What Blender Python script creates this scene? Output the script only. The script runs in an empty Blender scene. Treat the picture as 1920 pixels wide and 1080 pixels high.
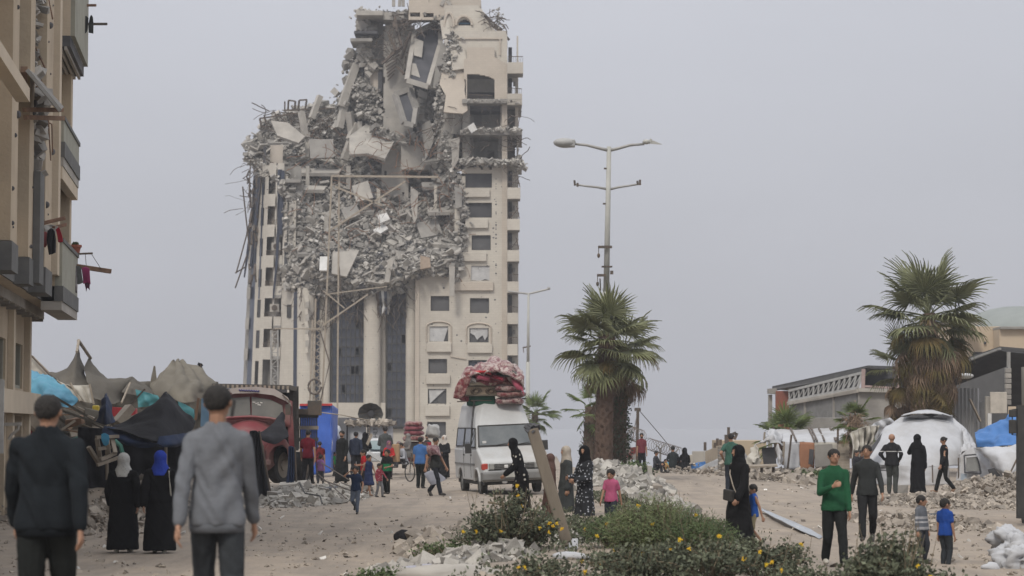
import bpy, bmesh, math, random
import numpy as np
from mathutils import Vector, Matrix, noise, Euler
C = bpy.context.scene.collection
SC = bpy.context.scene
R = math.radians
PI = math.pi
rnd = random.Random(7)

# ------------------------------------------------------------------ camera
F = 80 / 36 * 1920.0            # focal length in photo pixels (80 mm on a 36 mm sensor)
CAMZ = 2.05
PITCH = math.atan((800 - 540) / F)
cam = bpy.data.cameras.new('camera')
cam.lens = 80
cam.sensor_width = 36
cam.clip_start = 0.5
cam.clip_end = 30000
cam.dof.use_dof = True
cam.dof.focus_distance = 56
cam.dof.aperture_fstop = 2.9
camo = bpy.data.objects.new('camera', cam)
C.objects.link(camo)
camo.location = (0, 0, CAMZ)
camo.rotation_euler = (PI / 2 + PITCH, 0, 0)
SC.camera = camo

# ------------------------------------------------------------------ sky and light
SUN_EL, SUN_AZ = R(48), R(200)       # azimuth clockwise from +Y (north): behind the camera, a little left
w = bpy.data.worlds.new('World')
SC.world = w
w.use_nodes = True
nt = w.node_tree
nt.nodes.clear()
wo = nt.nodes.new('ShaderNodeOutputWorld')
bgA = nt.nodes.new('ShaderNodeBackground')      # the clear-sky share that comes through the cloud
sky = nt.nodes.new('ShaderNodeTexSky')
sky.sky_type = 'NISHITA'
sky.sun_disc = False
sky.sun_elevation = SUN_EL
sky.sun_rotation = SUN_AZ
sky.dust_density = 4
sky.air_density = 1.5
nt.links.new(sky.outputs[0], bgA.inputs[0])
bgA.inputs[1].default_value = 0.05
bgB = nt.nodes.new('ShaderNodeBackground')      # the even overcast layer, a little brighter towards the zenith
tc = nt.nodes.new('ShaderNodeTexCoord')
sep = nt.nodes.new('ShaderNodeSeparateXYZ')
nt.links.new(tc.outputs['Generated'], sep.inputs[0])
ramp = nt.nodes.new('ShaderNodeValToRGB')
ramp.color_ramp.elements[0].position = 0.0
ramp.color_ramp.elements[0].color = (0.345, 0.35, 0.382, 1)
ramp.color_ramp.elements[1].position = 1.0
ramp.color_ramp.elements[1].color = (1.05, 1.05, 1.08, 1)
e = ramp.color_ramp.elements.new(0.17)
e.color = (0.44, 0.449, 0.492, 1)
nt.links.new(sep.outputs[2], ramp.inputs[0])
nzt = nt.nodes.new('ShaderNodeTexNoise')
nzt.inputs['Scale'].default_value = 3.0
nzt.inputs['Detail'].default_value = 3
mp = nt.nodes.new('ShaderNodeMapping')
mp.inputs['Scale'].default_value = (1, 1, 3)
nt.links.new(tc.outputs['Generated'], mp.inputs[0])
nt.links.new(mp.outputs[0], nzt.inputs['Vector'])
mr = nt.nodes.new('ShaderNodeMapRange')
mr.inputs['From Min'].default_value = 0.3
mr.inputs['From Max'].default_value = 0.7
mr.inputs['To Min'].default_value = 0.96
mr.inputs['To Max'].default_value = 1.04
nt.links.new(nzt.outputs[0], mr.inputs[0])
mx = nt.nodes.new('ShaderNodeVectorMath')
mx.operation = 'SCALE'
nt.links.new(ramp.outputs[0], mx.inputs[0])
nt.links.new(mr.outputs[0], mx.inputs['Scale'])
nt.links.new(mx.outputs[0], bgB.inputs[0])
bgB.inputs[1].default_value = 1.0
mixw = nt.nodes.new('ShaderNodeMixShader')
mixw.inputs[0].default_value = 0.93
nt.links.new(bgA.outputs[0], mixw.inputs[1])
nt.links.new(bgB.outputs[0], mixw.inputs[2])
nt.links.new(mixw.outputs[0], wo.inputs[0])

sl = bpy.data.lights.new('sun', 'SUN')
sl.energy = 1.5
sl.angle = R(12)
sl.color = (1.0, 0.94, 0.86)
so = bpy.data.objects.new('sun', sl)
C.objects.link(so)
sd = Vector((math.sin(SUN_AZ) * math.cos(SUN_EL), math.cos(SUN_AZ) * math.cos(SUN_EL), math.sin(SUN_EL)))
so.rotation_euler = sd.to_track_quat('Z', 'Y').to_euler()
so.location = (0, -20, 60)
SC.view_settings.view_transform = 'Standard'
SC.view_settings.look = 'None'
SC.view_settings.gamma = 1
SC.view_settings.exposure = 0.46
SC.view_settings.use_curve_mapping = False

# ------------------------------------------------------------------ placing
_ct, _st = math.cos(PITCH), math.sin(PITCH)

def P(px, py, Y):
    """the point at distance Y that the photograph shows at px, py"""
    a, b = (px - 960) / F, (540 - py) / F
    d = Vector((a, _ct - b * _st, _st + b * _ct))
    return Vector((0, 0, CAMZ)) + d * (Y / d.y)

def smooth(a, b, x):
    t = min(1, max(0, (x - a) / (b - a)))
    return t * t * (3 - 2 * t)

def gz(x, y):
    """height of the ground"""
    z = 0.45 * (1 - smooth(15, 30, y))
    cx = 1.35 + 0.045 * (y - 31)
    hw = 2.7 - 1.5 * smooth(31, 58, y)
    if 26 < y < 110:
        z += 0.28 * (1 - smooth(hw * 0.55, hw, abs(x - cx))) * smooth(22, 30, y)
    r = x / max(y, 1)
    right = smooth(-0.005, 0.03, r)
    edge = 112 * right + 320 * (1 - right)
    if y > edge:
        z -= (y - edge) * 0.05 * min(1, (y - edge) / 12)
    if y > 46 and x < -6:       # the bank that carries the tents on the left
        u = x / y * F + 960
        z += 1.15 * smooth(48, 64, y) * (1 - smooth(250, 420, u)) * (1 - smooth(95, 130, y)) + .9 * smooth(66, 74, y) * (1 - smooth(360, 440, u)) * (1 - smooth(95, 130, y))
    z += 0.05 * noise.noise((x * 0.35, y * 0.2, 3)) + 0.02 * noise.noise((x * 1.3, y * 0.8, 9))
    return max(z, -26)

def GY(py, z=0.0):
    """distance at which flat ground of height z shows at row py"""
    b = (540 - py) / F
    dz = _st + b * _ct
    return (z - CAMZ) / dz * (_ct - b * _st)

def onground(px, Y):
    x = (px - 960) / F * (Y * 1.0)
    x = P(px, 850, Y).x
    return Vector((x, Y, gz(x, Y)))

# ------------------------------------------------------------------ mesh collector
class MB:
    def __init__(s):
        s.v = []; s.f = []
    def add(s, vs, fs):
        n = len(s.v)
        s.v.extend([tuple(a) for a in vs])
        s.f.extend([tuple(i + n for i in f) for f in fs])
        return s
    def box(s, c, size, rot=None, taper=1.0):
        hx, hy, hz = size[0] / 2, size[1] / 2, size[2] / 2
        vs = [Vector((sx * hx * (taper if sz > 0 else 1), sy * hy * (taper if sz > 0 else 1), sz * hz)) for sz in (-1, 1) for sy in (-1, 1) for sx in (-1, 1)]
        if rot is not None:
            M = rot if isinstance(rot, Matrix) else Euler(rot).to_matrix()
            vs = [M @ v for v in vs]
        c = Vector(c)
        return s.add([v + c for v in vs], [(0, 2, 3, 1), (4, 5, 7, 6), (0, 1, 5, 4), (2, 6, 7, 3), (0, 4, 6, 2), (1, 3, 7, 5)])
    def bb(s, x0, x1, y0, y1, z0, z1):
        return s.box(((x0 + x1) / 2, (y0 + y1) / 2, (z0 + z1) / 2), (abs(x1 - x0), abs(y1 - y0), abs(z1 - z0)))
    def beam(s, p, q, w=0.1, h=None):
        p, q = Vector(p), Vector(q)
        d = q - p
        M = d.to_track_quat('Z', 'Y').to_matrix()
        return s.box((p + q) / 2, (w, h or w, d.length), M)
    def tube(s, pts, r, n=6, r2=None, cap=True):
        pts = [Vector(p) for p in pts]
        rings = []
        m = len(pts)
        for i, p in enumerate(pts):
            d = (pts[min(i + 1, m - 1)] - pts[max(i - 1, 0)])
            if d.length < 1e-6: d = Vector((0, 0, 1))
            M = d.to_track_quat('Z', 'Y').to_matrix()
            if isinstance(r, (list, tuple)): rr = r[i]
            else: rr = r if r2 is None else r + (r2 - r) * i / (m - 1)
            rings.append([p + M @ Vector((rr * math.cos(2 * PI * k / n), rr * math.sin(2 * PI * k / n), 0)) for k in range(n)])
        return s.rings(rings, cap)
    def rings(s, rings, cap=True, closed=True):
        n = len(rings[0]); vs = [v for r_ in rings for v in r_]; fs = []
        for i in range(len(rings) - 1):
            for k in range(n if closed else n - 1):
                a, b = i * n + k, i * n + (k + 1) % n
                fs.append((a, b, b + n, a + n))
        if cap:
            fs.append(tuple(range(n - 1, -1, -1)))
            fs.append(tuple((len(rings) - 1) * n + k for k in range(n)))
        return s.add(vs, fs)
    def prism(s, poly, y0, y1, plane='xz'):
        """polygon extruded along the third axis"""
        def pt(a, b, c):
            return {'xz': (a, c, b), 'yz': (c, a, b), 'xy': (a, b, c)}[plane]
        n = len(poly)
        vs = [pt(a, b, y0) for a, b in poly] + [pt(a, b, y1) for a, b in poly]
        fs = [tuple(range(n)), tuple(range(2 * n - 1, n - 1, -1))] + [(i, i + n, (i + 1) % n + n, (i + 1) % n) for i in range(n)]
        return s.add(vs, fs)
    def slab(s, pts, th, nrm=None):
        """flat broken plate from its outline in space"""
        pts = [Vector(p) for p in pts]
        if nrm is None:
            nrm = (pts[1] - pts[0]).cross(pts[2] - pts[0]).normalized()
        n = len(pts)
        return s.add([p + nrm * th / 2 for p in pts] + [p - nrm * th / 2 for p in pts],
                     [tuple(range(n)), tuple(range(2 * n - 1, n - 1, -1))] + [(i, i + n, (i + 1) % n + n, (i + 1) % n) for i in range(n)])
    def ell(s, c, r, nu=12, nv=8, rot=None):
        c = Vector(c); rings = []
        r = (r, r, r) if not hasattr(r, '__len__') else r
        vs = [Vector((0, 0, -r[2]))]
        for i in range(1, nv):
            t = -PI / 2 + PI * i / nv
            vs += [Vector((r[0] * math.cos(t) * math.cos(2 * PI * k / nu), r[1] * math.cos(t) * math.sin(2 * PI * k / nu), r[2] * math.sin(t))) for k in range(nu)]
        vs.append(Vector((0, 0, r[2])))
        if rot is not None:
            M = rot if isinstance(rot, Matrix) else Euler(rot).to_matrix()
            vs = [M @ v for v in vs]
        fs = [(0, 1 + (k + 1) % nu, 1 + k) for k in range(nu)]
        for i in range(nv - 2):
            for k in range(nu):
                a, b = 1 + i * nu + k, 1 + i * nu + (k + 1) % nu
                fs.append((a, b, b + nu, a + nu))
        L = len(vs) - 1; o = 1 + (nv - 2) * nu
        fs += [(L, o + k, o + (k + 1) % nu) for k in range(nu)]
        return s.add([v + c for v in vs], fs)
    def cap(s, p, q, r1, r2, n=8, flat=1.0, side=None):
        """capsule from p to q, the limb primitive; flat squashes it across 'side'"""
        p, q = Vector(p), Vector(q)
        d = q - p; L = max(d.length, 1e-5); dn = d / L
        if side is None:
            M = d.to_track_quat('Z', 'Y').to_matrix()
            ax, ay = M @ Vector((1, 0, 0)), M @ Vector((0, 1, 0))
        else:
            ay = (Vector(side) - dn * Vector(side).dot(dn)).normalized(); ax = ay.cross(dn)
        rings = []
        for t, sc_, off in ((-1, .25, -.97), (-1, .75, -.66), (0, 1, 0), (1, 1, 0), (2, .75, .66), (2, .25, .97)):
            c = (p + dn * off * r1) if t <= 0 else (q + dn * off * r2)
            rr = (r1 if t <= 0 else r2) * sc_
            rings.append([c + ax * rr * math.cos(2 * PI * k / n) + ay * rr * flat * math.sin(2 * PI * k / n) for k in range(n)])
        return s.rings(rings)
    def loft(s, secs, n=16):
        """horizontal ellipses: (centre, rx, ry)"""
        return s.rings([[Vector(c) + Vector((rx * math.cos(2 * PI * k / n), ry * math.sin(2 * PI * k / n), 0)) for k in range(n)] for c, rx, ry in secs])
    def chunk(s, c, size, rr=None):
        """an irregular broken lump, 12 triangles"""
        g = rr or rnd
        sz = size if hasattr(size, '__len__') else (size * g.uniform(.6, 1.5), size * g.uniform(.5, 1.2), size * g.uniform(.3, .9))
        M = Euler((g.uniform(-.9, .9), g.uniform(-.9, .9), g.uniform(0, 6.3))).to_matrix()
        vs = []
        for sz_ in (-1, 1):
            for sy in (-1, 1):
                for sx in (-1, 1):
                    vs.append(M @ Vector((sx * sz[0] / 2 * g.uniform(.55, 1.1), sy * sz[1] / 2 * g.uniform(.55, 1.1), sz_ * sz[2] / 2 * g.uniform(.6, 1.1))) + Vector(c))
        return s.add(vs, [(0, 2, 3, 1), (4, 5, 7, 6), (0, 1, 5, 4), (2, 6, 7, 3), (0, 4, 6, 2), (1, 3, 7, 5)])
    def build(s, name, mat, parent=None, world=False, smooth=False, bevel=0.0, solid=0.0, flip=False):
        me = bpy.data.meshes.new(name)
        off = Vector((0, 0, 0))
        if world and parent is not None:
            p = parent
            while p is not None:
                off += Vector(p.location); p = p.parent
        vs = [(a[0] - off.x, a[1] - off.y, a[2] - off.z) for a in s.v]
        me.from_pydata(vs, [], s.f)
        if smooth:
            me.polygons.foreach_set('use_smooth', [True] * len(me.polygons))
        if isinstance(mat, (list, tuple)):
            for m_ in mat: me.materials.append(m_)
        else: me.materials.append(mat)
        bm = bmesh.new(); bm.from_mesh(me); bmesh.ops.recalc_face_normals(bm, faces=bm.faces)
        bm.to_mesh(me); bm.free()
        o = bpy.data.objects.new(name, me)
        C.objects.link(o)
        if parent is not None: o.parent = parent
        if bevel:
            m_ = o.modifiers.new('b', 'BEVEL'); m_.width = bevel; m_.segments = 2; m_.limit_method = 'ANGLE'; m_.angle_limit = R(35)
        if solid:
            m_ = o.modifiers.new('s', 'SOLIDIFY'); m_.thickness = solid; m_.offset = 0
        return o

def tag(o, label=None, cat=None, group=None, kind=None):
    if label: o['label'] = label
    if cat: o['category'] = cat
    if group: o['group'] = group
    if kind: o['kind'] = kind
    return o

def thing(name, label, cat, loc=(0, 0, 0), rot=(0, 0, 0), group=None):
    o = bpy.data.objects.new(name, None)
    o.empty_display_size = 0.2
    C.objects.link(o)
    o.location = loc
    o.rotation_euler = rot if hasattr(rot, '__len__') else (0, 0, rot)
    return tag(o, label, cat, group)

def struct(o): o['kind'] = 'structure'; return o
def stuff(o, label=None, cat=None): o['kind'] = 'stuff'; return tag(o, label, cat)

# ------------------------------------------------------------------ materials
_M = {}
def mat(name, col, rough=0.85, col2=None, scale=3.0, amt=0.5, bump=0.0, bscale=None, metal=0.0, spec=0.3, dirt=0.0, dirtcol=(.16, .135, .105), detail=5, alpha=None, stretch=(1, 1, 1), sheen=0, coords='Object', emis=None, vary=0.0):
    """principled surface; two tones mixed by noise, dust in large soft patches, fine relief"""
    if name in _M: return _M[name]
    m = bpy.data.materials.new(name); m.use_nodes = True
    n = m.node_tree; b = n.nodes['Principled BSDF']
    def N(t): return n.nodes.new(t)
    b.inputs['Roughness'].default_value = rough
    b.inputs['Metallic'].default_value = metal
    b.inputs['Specular IOR Level'].default_value = spec
    tcn = N('ShaderNodeTexCoord'); mpn = N('ShaderNodeMapping'); mpn.inputs['Scale'].default_value = stretch
    n.links.new(tcn.outputs[coords], mpn.inputs[0])
    nz = N('ShaderNodeTexNoise'); nz.inputs['Scale'].default_value = scale; nz.inputs['Detail'].default_value = detail; nz.inputs['Roughness'].default_value = .62
    n.links.new(mpn.outputs[0], nz.inputs['Vector'])
    r_ = N('ShaderNodeMapRange'); r_.inputs[1].default_value = .32; r_.inputs[2].default_value = .68
    n.links.new(nz.outputs[0], r_.inputs[0])
    mx_ = N('ShaderNodeMix'); mx_.data_type = 'RGBA'
    c2 = col2 or tuple(c * (1 - amt * .6) for c in col)
    mx_.inputs[6].default_value = (*col, 1); mx_.inputs[7].default_value = (*c2, 1)
    n.links.new(r_.outputs[0], mx_.inputs[0])
    out = mx_.outputs[2]
    if dirt > 0:
        nd = N('ShaderNodeTexNoise'); nd.inputs['Scale'].default_value = scale * .23; nd.inputs['Detail'].default_value = 6; nd.inputs['Roughness'].default_value = .7
        n.links.new(tcn.outputs[coords], nd.inputs['Vector'])
        rd = N('ShaderNodeMapRange'); rd.inputs[1].default_value = .62 - dirt * .3; rd.inputs[2].default_value = .8 - dirt * .25; rd.inputs[4].default_value = min(1, .4 + dirt * .6)
        n.links.new(nd.outputs[0], rd.inputs[0])
        md = N('ShaderNodeMix'); md.data_type = 'RGBA'; md.inputs[7].default_value = (*dirtcol, 1)
        n.links.new(rd.outputs[0], md.inputs[0]); n.links.new(out, md.inputs[6])
        out = md.outputs[2]
    if vary:
        ge = N('ShaderNodeNewGeometry'); vr = N('ShaderNodeMapRange'); vr.inputs[3].default_value = 1 - vary; vr.inputs[4].default_value = 1 + vary
        n.links.new(ge.outputs['Random Per Island'], vr.inputs[0])
        hv = N('ShaderNodeHueSaturation'); n.links.new(vr.outputs[0], hv.inputs['Value']); n.links.new(out, hv.inputs['Color']); out = hv.outputs[0]
    n.links.new(out, b.inputs['Base Color'])
    if bump:
        nb = N('ShaderNodeTexNoise'); nb.inputs['Scale'].default_value = bscale or scale * 4; nb.inputs['Detail'].default_value = 4
        n.links.new(mpn.outputs[0], nb.inputs['Vector'])
        bu = N('ShaderNodeBump'); bu.inputs['Strength'].default_value = min(1, bump); bu.inputs['Distance'].default_value = .03 if bump < 1 else .03 * bump
        n.links.new(nb.outputs[0], bu.inputs['Height']); n.links.new(bu.outputs[0], b.inputs['Normal'])
    if sheen:
        b.inputs['Sheen Weight'].default_value = sheen
    if emis:
        b.inputs['Emission Color'].default_value = (*emis, 1); b.inputs['Emission Strength'].default_value = 1
    _M[name] = m
    return m

def add_pattern(m, kind, scale, cols, width=0.1, coords='Object', stretch=(1, 1, 1), fac=1.0):
    """printed pattern over an existing surface: 'spots', 'bands' (z), 'wave', 'brick'"""
    n = m.node_tree; b = n.nodes['Principled BSDF']
    src = b.inputs['Base Color'].links[0].from_socket
    tcn = n.nodes.new('ShaderNodeTexCoord'); mpn = n.nodes.new('ShaderNodeMapping'); mpn.inputs['Scale'].default_value = stretch
    n.links.new(tcn.outputs[coords], mpn.inputs[0])
    if kind == 'spots':
        t = n.nodes.new('ShaderNodeTexVoronoi'); t.inputs['Scale'].default_value = scale; n.links.new(mpn.outputs[0], t.inputs['Vector'])
        r_ = n.nodes.new('ShaderNodeMapRange'); r_.inputs[1].default_value = width + .04; r_.inputs[2].default_value = width; n.links.new(t.outputs['Distance'], r_.inputs[0]); f = r_.outputs[0]
    elif kind == 'wave':
        t = n.nodes.new('ShaderNodeTexWave'); t.inputs['Scale'].default_value = scale; t.inputs['Distortion'].default_value = 1.5; n.links.new(mpn.outputs[0], t.inputs['Vector'])
        r_ = n.nodes.new('ShaderNodeMapRange'); r_.inputs[1].default_value = 1 - width - .05; r_.inputs[2].default_value = 1 - width; n.links.new(t.outputs['Fac'], r_.inputs[0]); f = r_.outputs[0]
    elif kind == 'blotch':
        t = n.nodes.new('ShaderNodeTexNoise'); t.inputs['Scale'].default_value = scale; t.inputs['Detail'].default_value = 2; n.links.new(mpn.outputs[0], t.inputs['Vector'])
        r_ = n.nodes.new('ShaderNodeMapRange'); r_.inputs[1].default_value = .5 - width * .1; r_.inputs[2].default_value = .5 + width * .1; n.links.new(t.outputs[0], r_.inputs[0]); f = r_.outputs[0]
    elif kind == 'bands':        # cols: list of (z0, z1, colour)
        sp = n.nodes.new('ShaderNodeSeparateXYZ'); n.links.new(tcn.outputs[coords], sp.inputs[0])
        out = src
        for z0, z1, c in cols:
            a = n.nodes.new('ShaderNodeMath'); a.operation = 'COMPARE'; n.links.new(sp.outputs[2], a.inputs[0]); a.inputs[1].default_value = (z0 + z1) / 2; a.inputs[2].default_value = abs(z1 - z0) / 2
            mm = n.nodes.new('ShaderNodeMix'); mm.data_type = 'RGBA'; mm.inputs[7].default_value = (*c, 1)
            n.links.new(a.outputs[0], mm.inputs[0]); n.links.new(out, mm.inputs[6]); out = mm.outputs[2]
        n.links.new(out, b.inputs['Base Color']); return m
    elif kind == 'courses':      # stone cladding joints
        t = n.nodes.new('ShaderNodeTexBrick'); t.inputs['Scale'].default_value = scale; t.inputs['Mortar Size'].default_value = width
        t.inputs['Color1'].default_value = (1, 1, 1, 1); t.inputs['Color2'].default_value = (.86, .86, .86, 1); t.inputs['Mortar'].default_value = (.62, .62, .62, 1)
        sp = n.nodes.new('ShaderNodeSeparateXYZ'); n.links.new(tcn.outputs[coords], sp.inputs[0])
        ad = n.nodes.new('ShaderNodeMath'); n.links.new(sp.outputs[0], ad.inputs[0]); n.links.new(sp.outputs[1], ad.inputs[1])
        cb = n.nodes.new('ShaderNodeCombineXYZ'); n.links.new(ad.outputs[0], cb.inputs[0]); n.links.new(sp.outputs[2], cb.inputs[1]); n.links.new(cb.outputs[0], t.inputs['Vector'])
        mm = n.nodes.new('ShaderNodeMix'); mm.data_type = 'RGBA'; mm.blend_type = 'MULTIPLY'; mm.inputs[0].default_value = fac
        n.links.new(src, mm.inputs[6]); n.links.new(t.outputs['Color'], mm.inputs[7]); n.links.new(mm.outputs[2], b.inputs['Base Color']); return m
    mm = n.nodes.new('ShaderNodeMix'); mm.data_type = 'RGBA'; mm.inputs[7].default_value = (*cols, 1)
    if fac < 1:
        fm = n.nodes.new('ShaderNodeMath'); fm.operation = 'MULTIPLY'; fm.inputs[1].default_value = fac; n.links.new(f, fm.inputs[0]); f = fm.outputs[0]
    n.links.new(f, mm.inputs[0]); n.links.new(src, mm.inputs[6]); n.links.new(mm.outputs[2], b.inputs['Base Color'])
    return m

stone = add_pattern(mat('cladding_stone', (.53, .495, .43), .85, (.45, .415, .36), .35, bump=.2, bscale=2, dirt=.42, dirtcol=(.33, .295, .25)), 'courses', 1.1, None, .012, fac=.38)
stone2 = add_pattern(mat('cladding_stone_tan', (.49, .435, .365), .85, (.43, .38, .32), .5, bump=.2, bscale=2, dirt=.2, dirtcol=(.33, .29, .24)), 'courses', 1.1, None, .012, fac=.35)
conc = mat('concrete_grey', (.30, .285, .26), .9, (.21, .20, .185), .8, bump=.6, bscale=5, dirt=.4, dirtcol=(.15, .14, .13))
conc_l = mat('concrete_pale', (.40, .375, .335), .9, (.29, .275, .25), .9, bump=.5, bscale=5, dirt=.4, dirtcol=(.23, .21, .185))
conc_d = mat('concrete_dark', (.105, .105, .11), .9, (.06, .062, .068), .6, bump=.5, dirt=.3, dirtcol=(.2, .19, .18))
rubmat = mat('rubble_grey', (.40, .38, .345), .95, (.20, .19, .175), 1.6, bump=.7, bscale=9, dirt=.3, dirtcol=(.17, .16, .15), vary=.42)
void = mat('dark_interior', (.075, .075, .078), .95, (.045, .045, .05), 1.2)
glassd = mat('curtain_glass', (.028, .036, .055), .25, (.05, .055, .07), .5, spec=.55, dirt=.45, dirtcol=(.1, .1, .105))
glassb = mat('blue_glass_strip', (.032, .042, .075), .3, (.045, .052, .07), .9, spec=.5, dirt=.3, dirtcol=(.1, .1, .12))
iron = mat('dark_iron', (.07, .065, .06), .7, (.12, .085, .06), 4)
steel = mat('grey_steel', (.33, .33, .32), .55, (.25, .24, .22), 3, metal=.3)
rust = mat('rusty_steel', (.22, .12, .075), .85, (.13, .08, .055), 6, bump=.3)
tanst = mat('tan_painted_steel', (.33, .29, .23), .7, (.24, .2, .16), 3)
wood = mat('bare_wood', (.24, .15, .095), .85, (.15, .095, .065), 6, stretch=(1, 1, .2))
white = mat('white_paint', (.62, .62, .61), .5, (.5, .5, .48), 2, dirt=.3, dirtcol=(.34, .31, .26))
black = mat('black_rubber', (.022, .022, .023), .8, (.05, .047, .043), 5)
# ------------------------------------------------------------------ terrain
def ground():
    xs = lambda y: None
    ys = []
    y = 4.0
    while y < 700:
        ys.append(y); y += max(.35, y * .018)
    ys += [900, 1500, 3000]
    nx = 130
    vs, fs = [], []
    for yy in ys:
        W = yy * .42 + 14
        for i in range(nx):
            t = i / (nx - 1) * 2 - 1
            x = W * (t * .55 + t ** 3 * .45)
            vs.append((x, yy, gz(x, yy)))
    for j in range(len(ys) - 1):
        for i in range(nx - 1):
            a = j * nx + i
            fs.append((a, a + 1, a + nx + 1, a + nx))
    mb = MB(); mb.add(vs, fs)
    m = mat('dusty_ground', (.33, .275, .218), .95, (.245, .212, .178), .9, bump=1.0, bscale=11, dirt=.3, dirtcol=(.2, .175, .15), detail=8, coords='Object')
    n = m.node_tree; b = n.nodes['Principled BSDF']
    # tyre-worn streaks along the road and dark litter-stained patches
    src = b.inputs['Base Color'].links[0].from_socket
    tcn = n.nodes.new('ShaderNodeTexCoord'); mpn = n.nodes.new('ShaderNodeMapping'); mpn.inputs['Scale'].default_value = (1.5, .16, 1); mpn.inputs['Rotation'].default_value = (0, 0, .08)
    n.links.new(tcn.outputs['Object'], mpn.inputs[0])
    t = n.nodes.new('ShaderNodeTexNoise'); t.inputs['Scale'].default_value = 1.1; t.inputs['Detail'].default_value = 7; t.inputs['Roughness'].default_value = .65
    n.links.new(mpn.outputs[0], t.inputs['Vector'])
    r_ = n.nodes.new('ShaderNodeMapRange'); r_.inputs[1].default_value = .45; r_.inputs[2].default_value = .68; r_.inputs[4].default_value = .8; n.links.new(t.outputs[0], r_.inputs[0])
    mm = n.nodes.new('ShaderNodeMix'); mm.data_type = 'RGBA'; mm.inputs[7].default_value = (.185, .16, .135, 1)
    n.links.new(r_.outputs[0], mm.inputs[0]); n.links.new(src, mm.inputs[6])
    t2 = n.nodes.new('ShaderNodeTexVoronoi'); t2.inputs['Scale'].default_value = 7; t2.inputs['Randomness'].default_value = 1; n.links.new(tcn.outputs['Object'], t2.inputs['Vector'])
    r2 = n.nodes.new('ShaderNodeMapRange'); r2.inputs[1].default_value = .16; r2.inputs[2].default_value = .1; r2.inputs[4].default_value = .5; n.links.new(t2.outputs['Distance'], r2.inputs[0])
    m2 = n.nodes.new('ShaderNodeMix'); m2.data_type = 'RGBA'; n.links.new(t2.outputs['Color'], m2.inputs[7])
    hs = n.nodes.new('ShaderNodeHueSaturation'); hs.inputs['Saturation'].default_value = .12; hs.inputs['Value'].default_value = .42; n.links.new(t2.outputs['Color'], hs.inputs['Color']); n.links.new(hs.outputs[0], m2.inputs[7])
    n.links.new(r2.outputs[0], m2.inputs[0]); n.links.new(mm.outputs[2], m2.inputs[6]); n.links.new(m2.outputs[2], b.inputs['Base Color'])
    struct(mb.build('ground', m, smooth=True))
ground()
wm = mat('sea_water', (.30, .305, .32), .1, (.29, .295, .31), .01, spec=.5)  # milky base: far haze put into the water's colour
mb = MB(); mb.add([(-9000, 500, -25.0), (9000, 500, -25.0), (9000, 24000, -25.0), (-9000, 24000, -25.0)], [(0, 1, 2, 3)])
struct(mb.build('sea_water', wm))

# loose stones and litter on the road, too many to count
def scatter(name, label, cat, n, f, size, m, flat=1.0, seed=1, lift=.0, parent=None):
    g = random.Random(seed); mb = MB()
    for _ in range(n):
        p = f(g)
        if p is None: continue
        s_ = size(g)
        x, y = p[0], p[1]
        z = gz(x, y) + (p[2] if len(p) > 2 else 0) + lift
        mb.chunk((x, y, z + s_ * .12), (s_ * g.uniform(.6, 1.4), s_ * g.uniform(.5, 1.2), s_ * flat * g.uniform(.3, .8)), g)
    o = mb.build(name, m)
    stuff(o, label, cat)
    return o
def roadspot(px0, px1, y0, y1):
    def f(g):
        Y = math.exp(g.uniform(math.log(y0), math.log(y1))); px = g.uniform(px0, px1); x = (px - 960) / F * Y
        return (x, Y) if noise.noise((x * .45, Y * .13, 7)) + .35 * noise.noise((x * 2, Y * .6, 3)) > g.uniform(-.25, .45) else None
    return f
peb = mat('pebble_grey', (.34, .30, .25), .95, (.23, .2, .165), 2.3, bump=.4, vary=.4)
peb_d = mat('litter_dark', (.12, .105, .09), .95, (.15, .13, .11), 2.3, vary=.4)
peb_w = mat('litter_pale', (.6, .59, .56), .9, (.42, .4, .37), 2, vary=.4)
scatter('road_gravel', 'grey pebbles and crumbs of concrete all over the dusty road', 'gravel', 9000, roadspot(-60, 1980, 27, 112), lambda g: g.choice([.02, .03, .03, .04, .04, .06, .09]), peb, .6, 3)
scatter('dark_litter', 'dark scraps and clods strewn over the dusty road', 'litter', 420, roadspot(-60, 1980, 27, 112), lambda g: g.uniform(.03, .11), peb_d, .25, 4)
scatter('pale_litter', 'pale paper and plastic scraps strewn over the road', 'litter', 420, roadspot(-60, 1980, 27, 112), lambda g: g.uniform(.03, .14), peb_w, .3, 5)

def heap(name, label, px0, px1, Y0, Y1, h, n, m, smin, smax, seed, gauss=True):
    """a real pile of broken pieces, denser and higher in its middle"""
    g = random.Random(seed); mb = MB()
    xa, xb = P(px0, 900, (Y0 + Y1) / 2).x, P(px1, 900, (Y0 + Y1) / 2).x
    for _ in range(n):
        u, v = g.uniform(-1, 1), g.uniform(-1, 1)
        r = u * u + v * v
        if r > 1: continue
        x = (xa + xb) / 2 + u * (xb - xa) / 2; y = (Y0 + Y1) / 2 + v * (Y1 - Y0) / 2
        top = h * (1 - r) * (.7 + .5 * noise.noise((x * .8, y * .8, seed)))
        z = gz(x, y) + max(0, top) * g.random() ** .5
        s_ = smin + (smax - smin) * g.random() ** 5
        mb.chunk((x, y, z), s_, g)
    o = mb.build(name, m); stuff(o, label, 'rubble'); return o
rub_t = mat('rubble_tan', (.36, .32, .27), .95, (.2, .175, .15), 2.0, bump=.6, bscale=12, dirt=.4, dirtcol=(.12, .11, .1), vary=.4)
rub_l = mat('rubble_pale', (.38, .365, .33), .95, (.25, .235, .215), 2.0, bump=.6, bscale=12, dirt=.35, dirtcol=(.14, .13, .12), vary=.4)
heap('rubble', 'rubble heap around the feet of the double palm trunk', 1060, 1250, 66, 92, .6, 4200, rub_l, .06, .42, 11)
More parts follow.
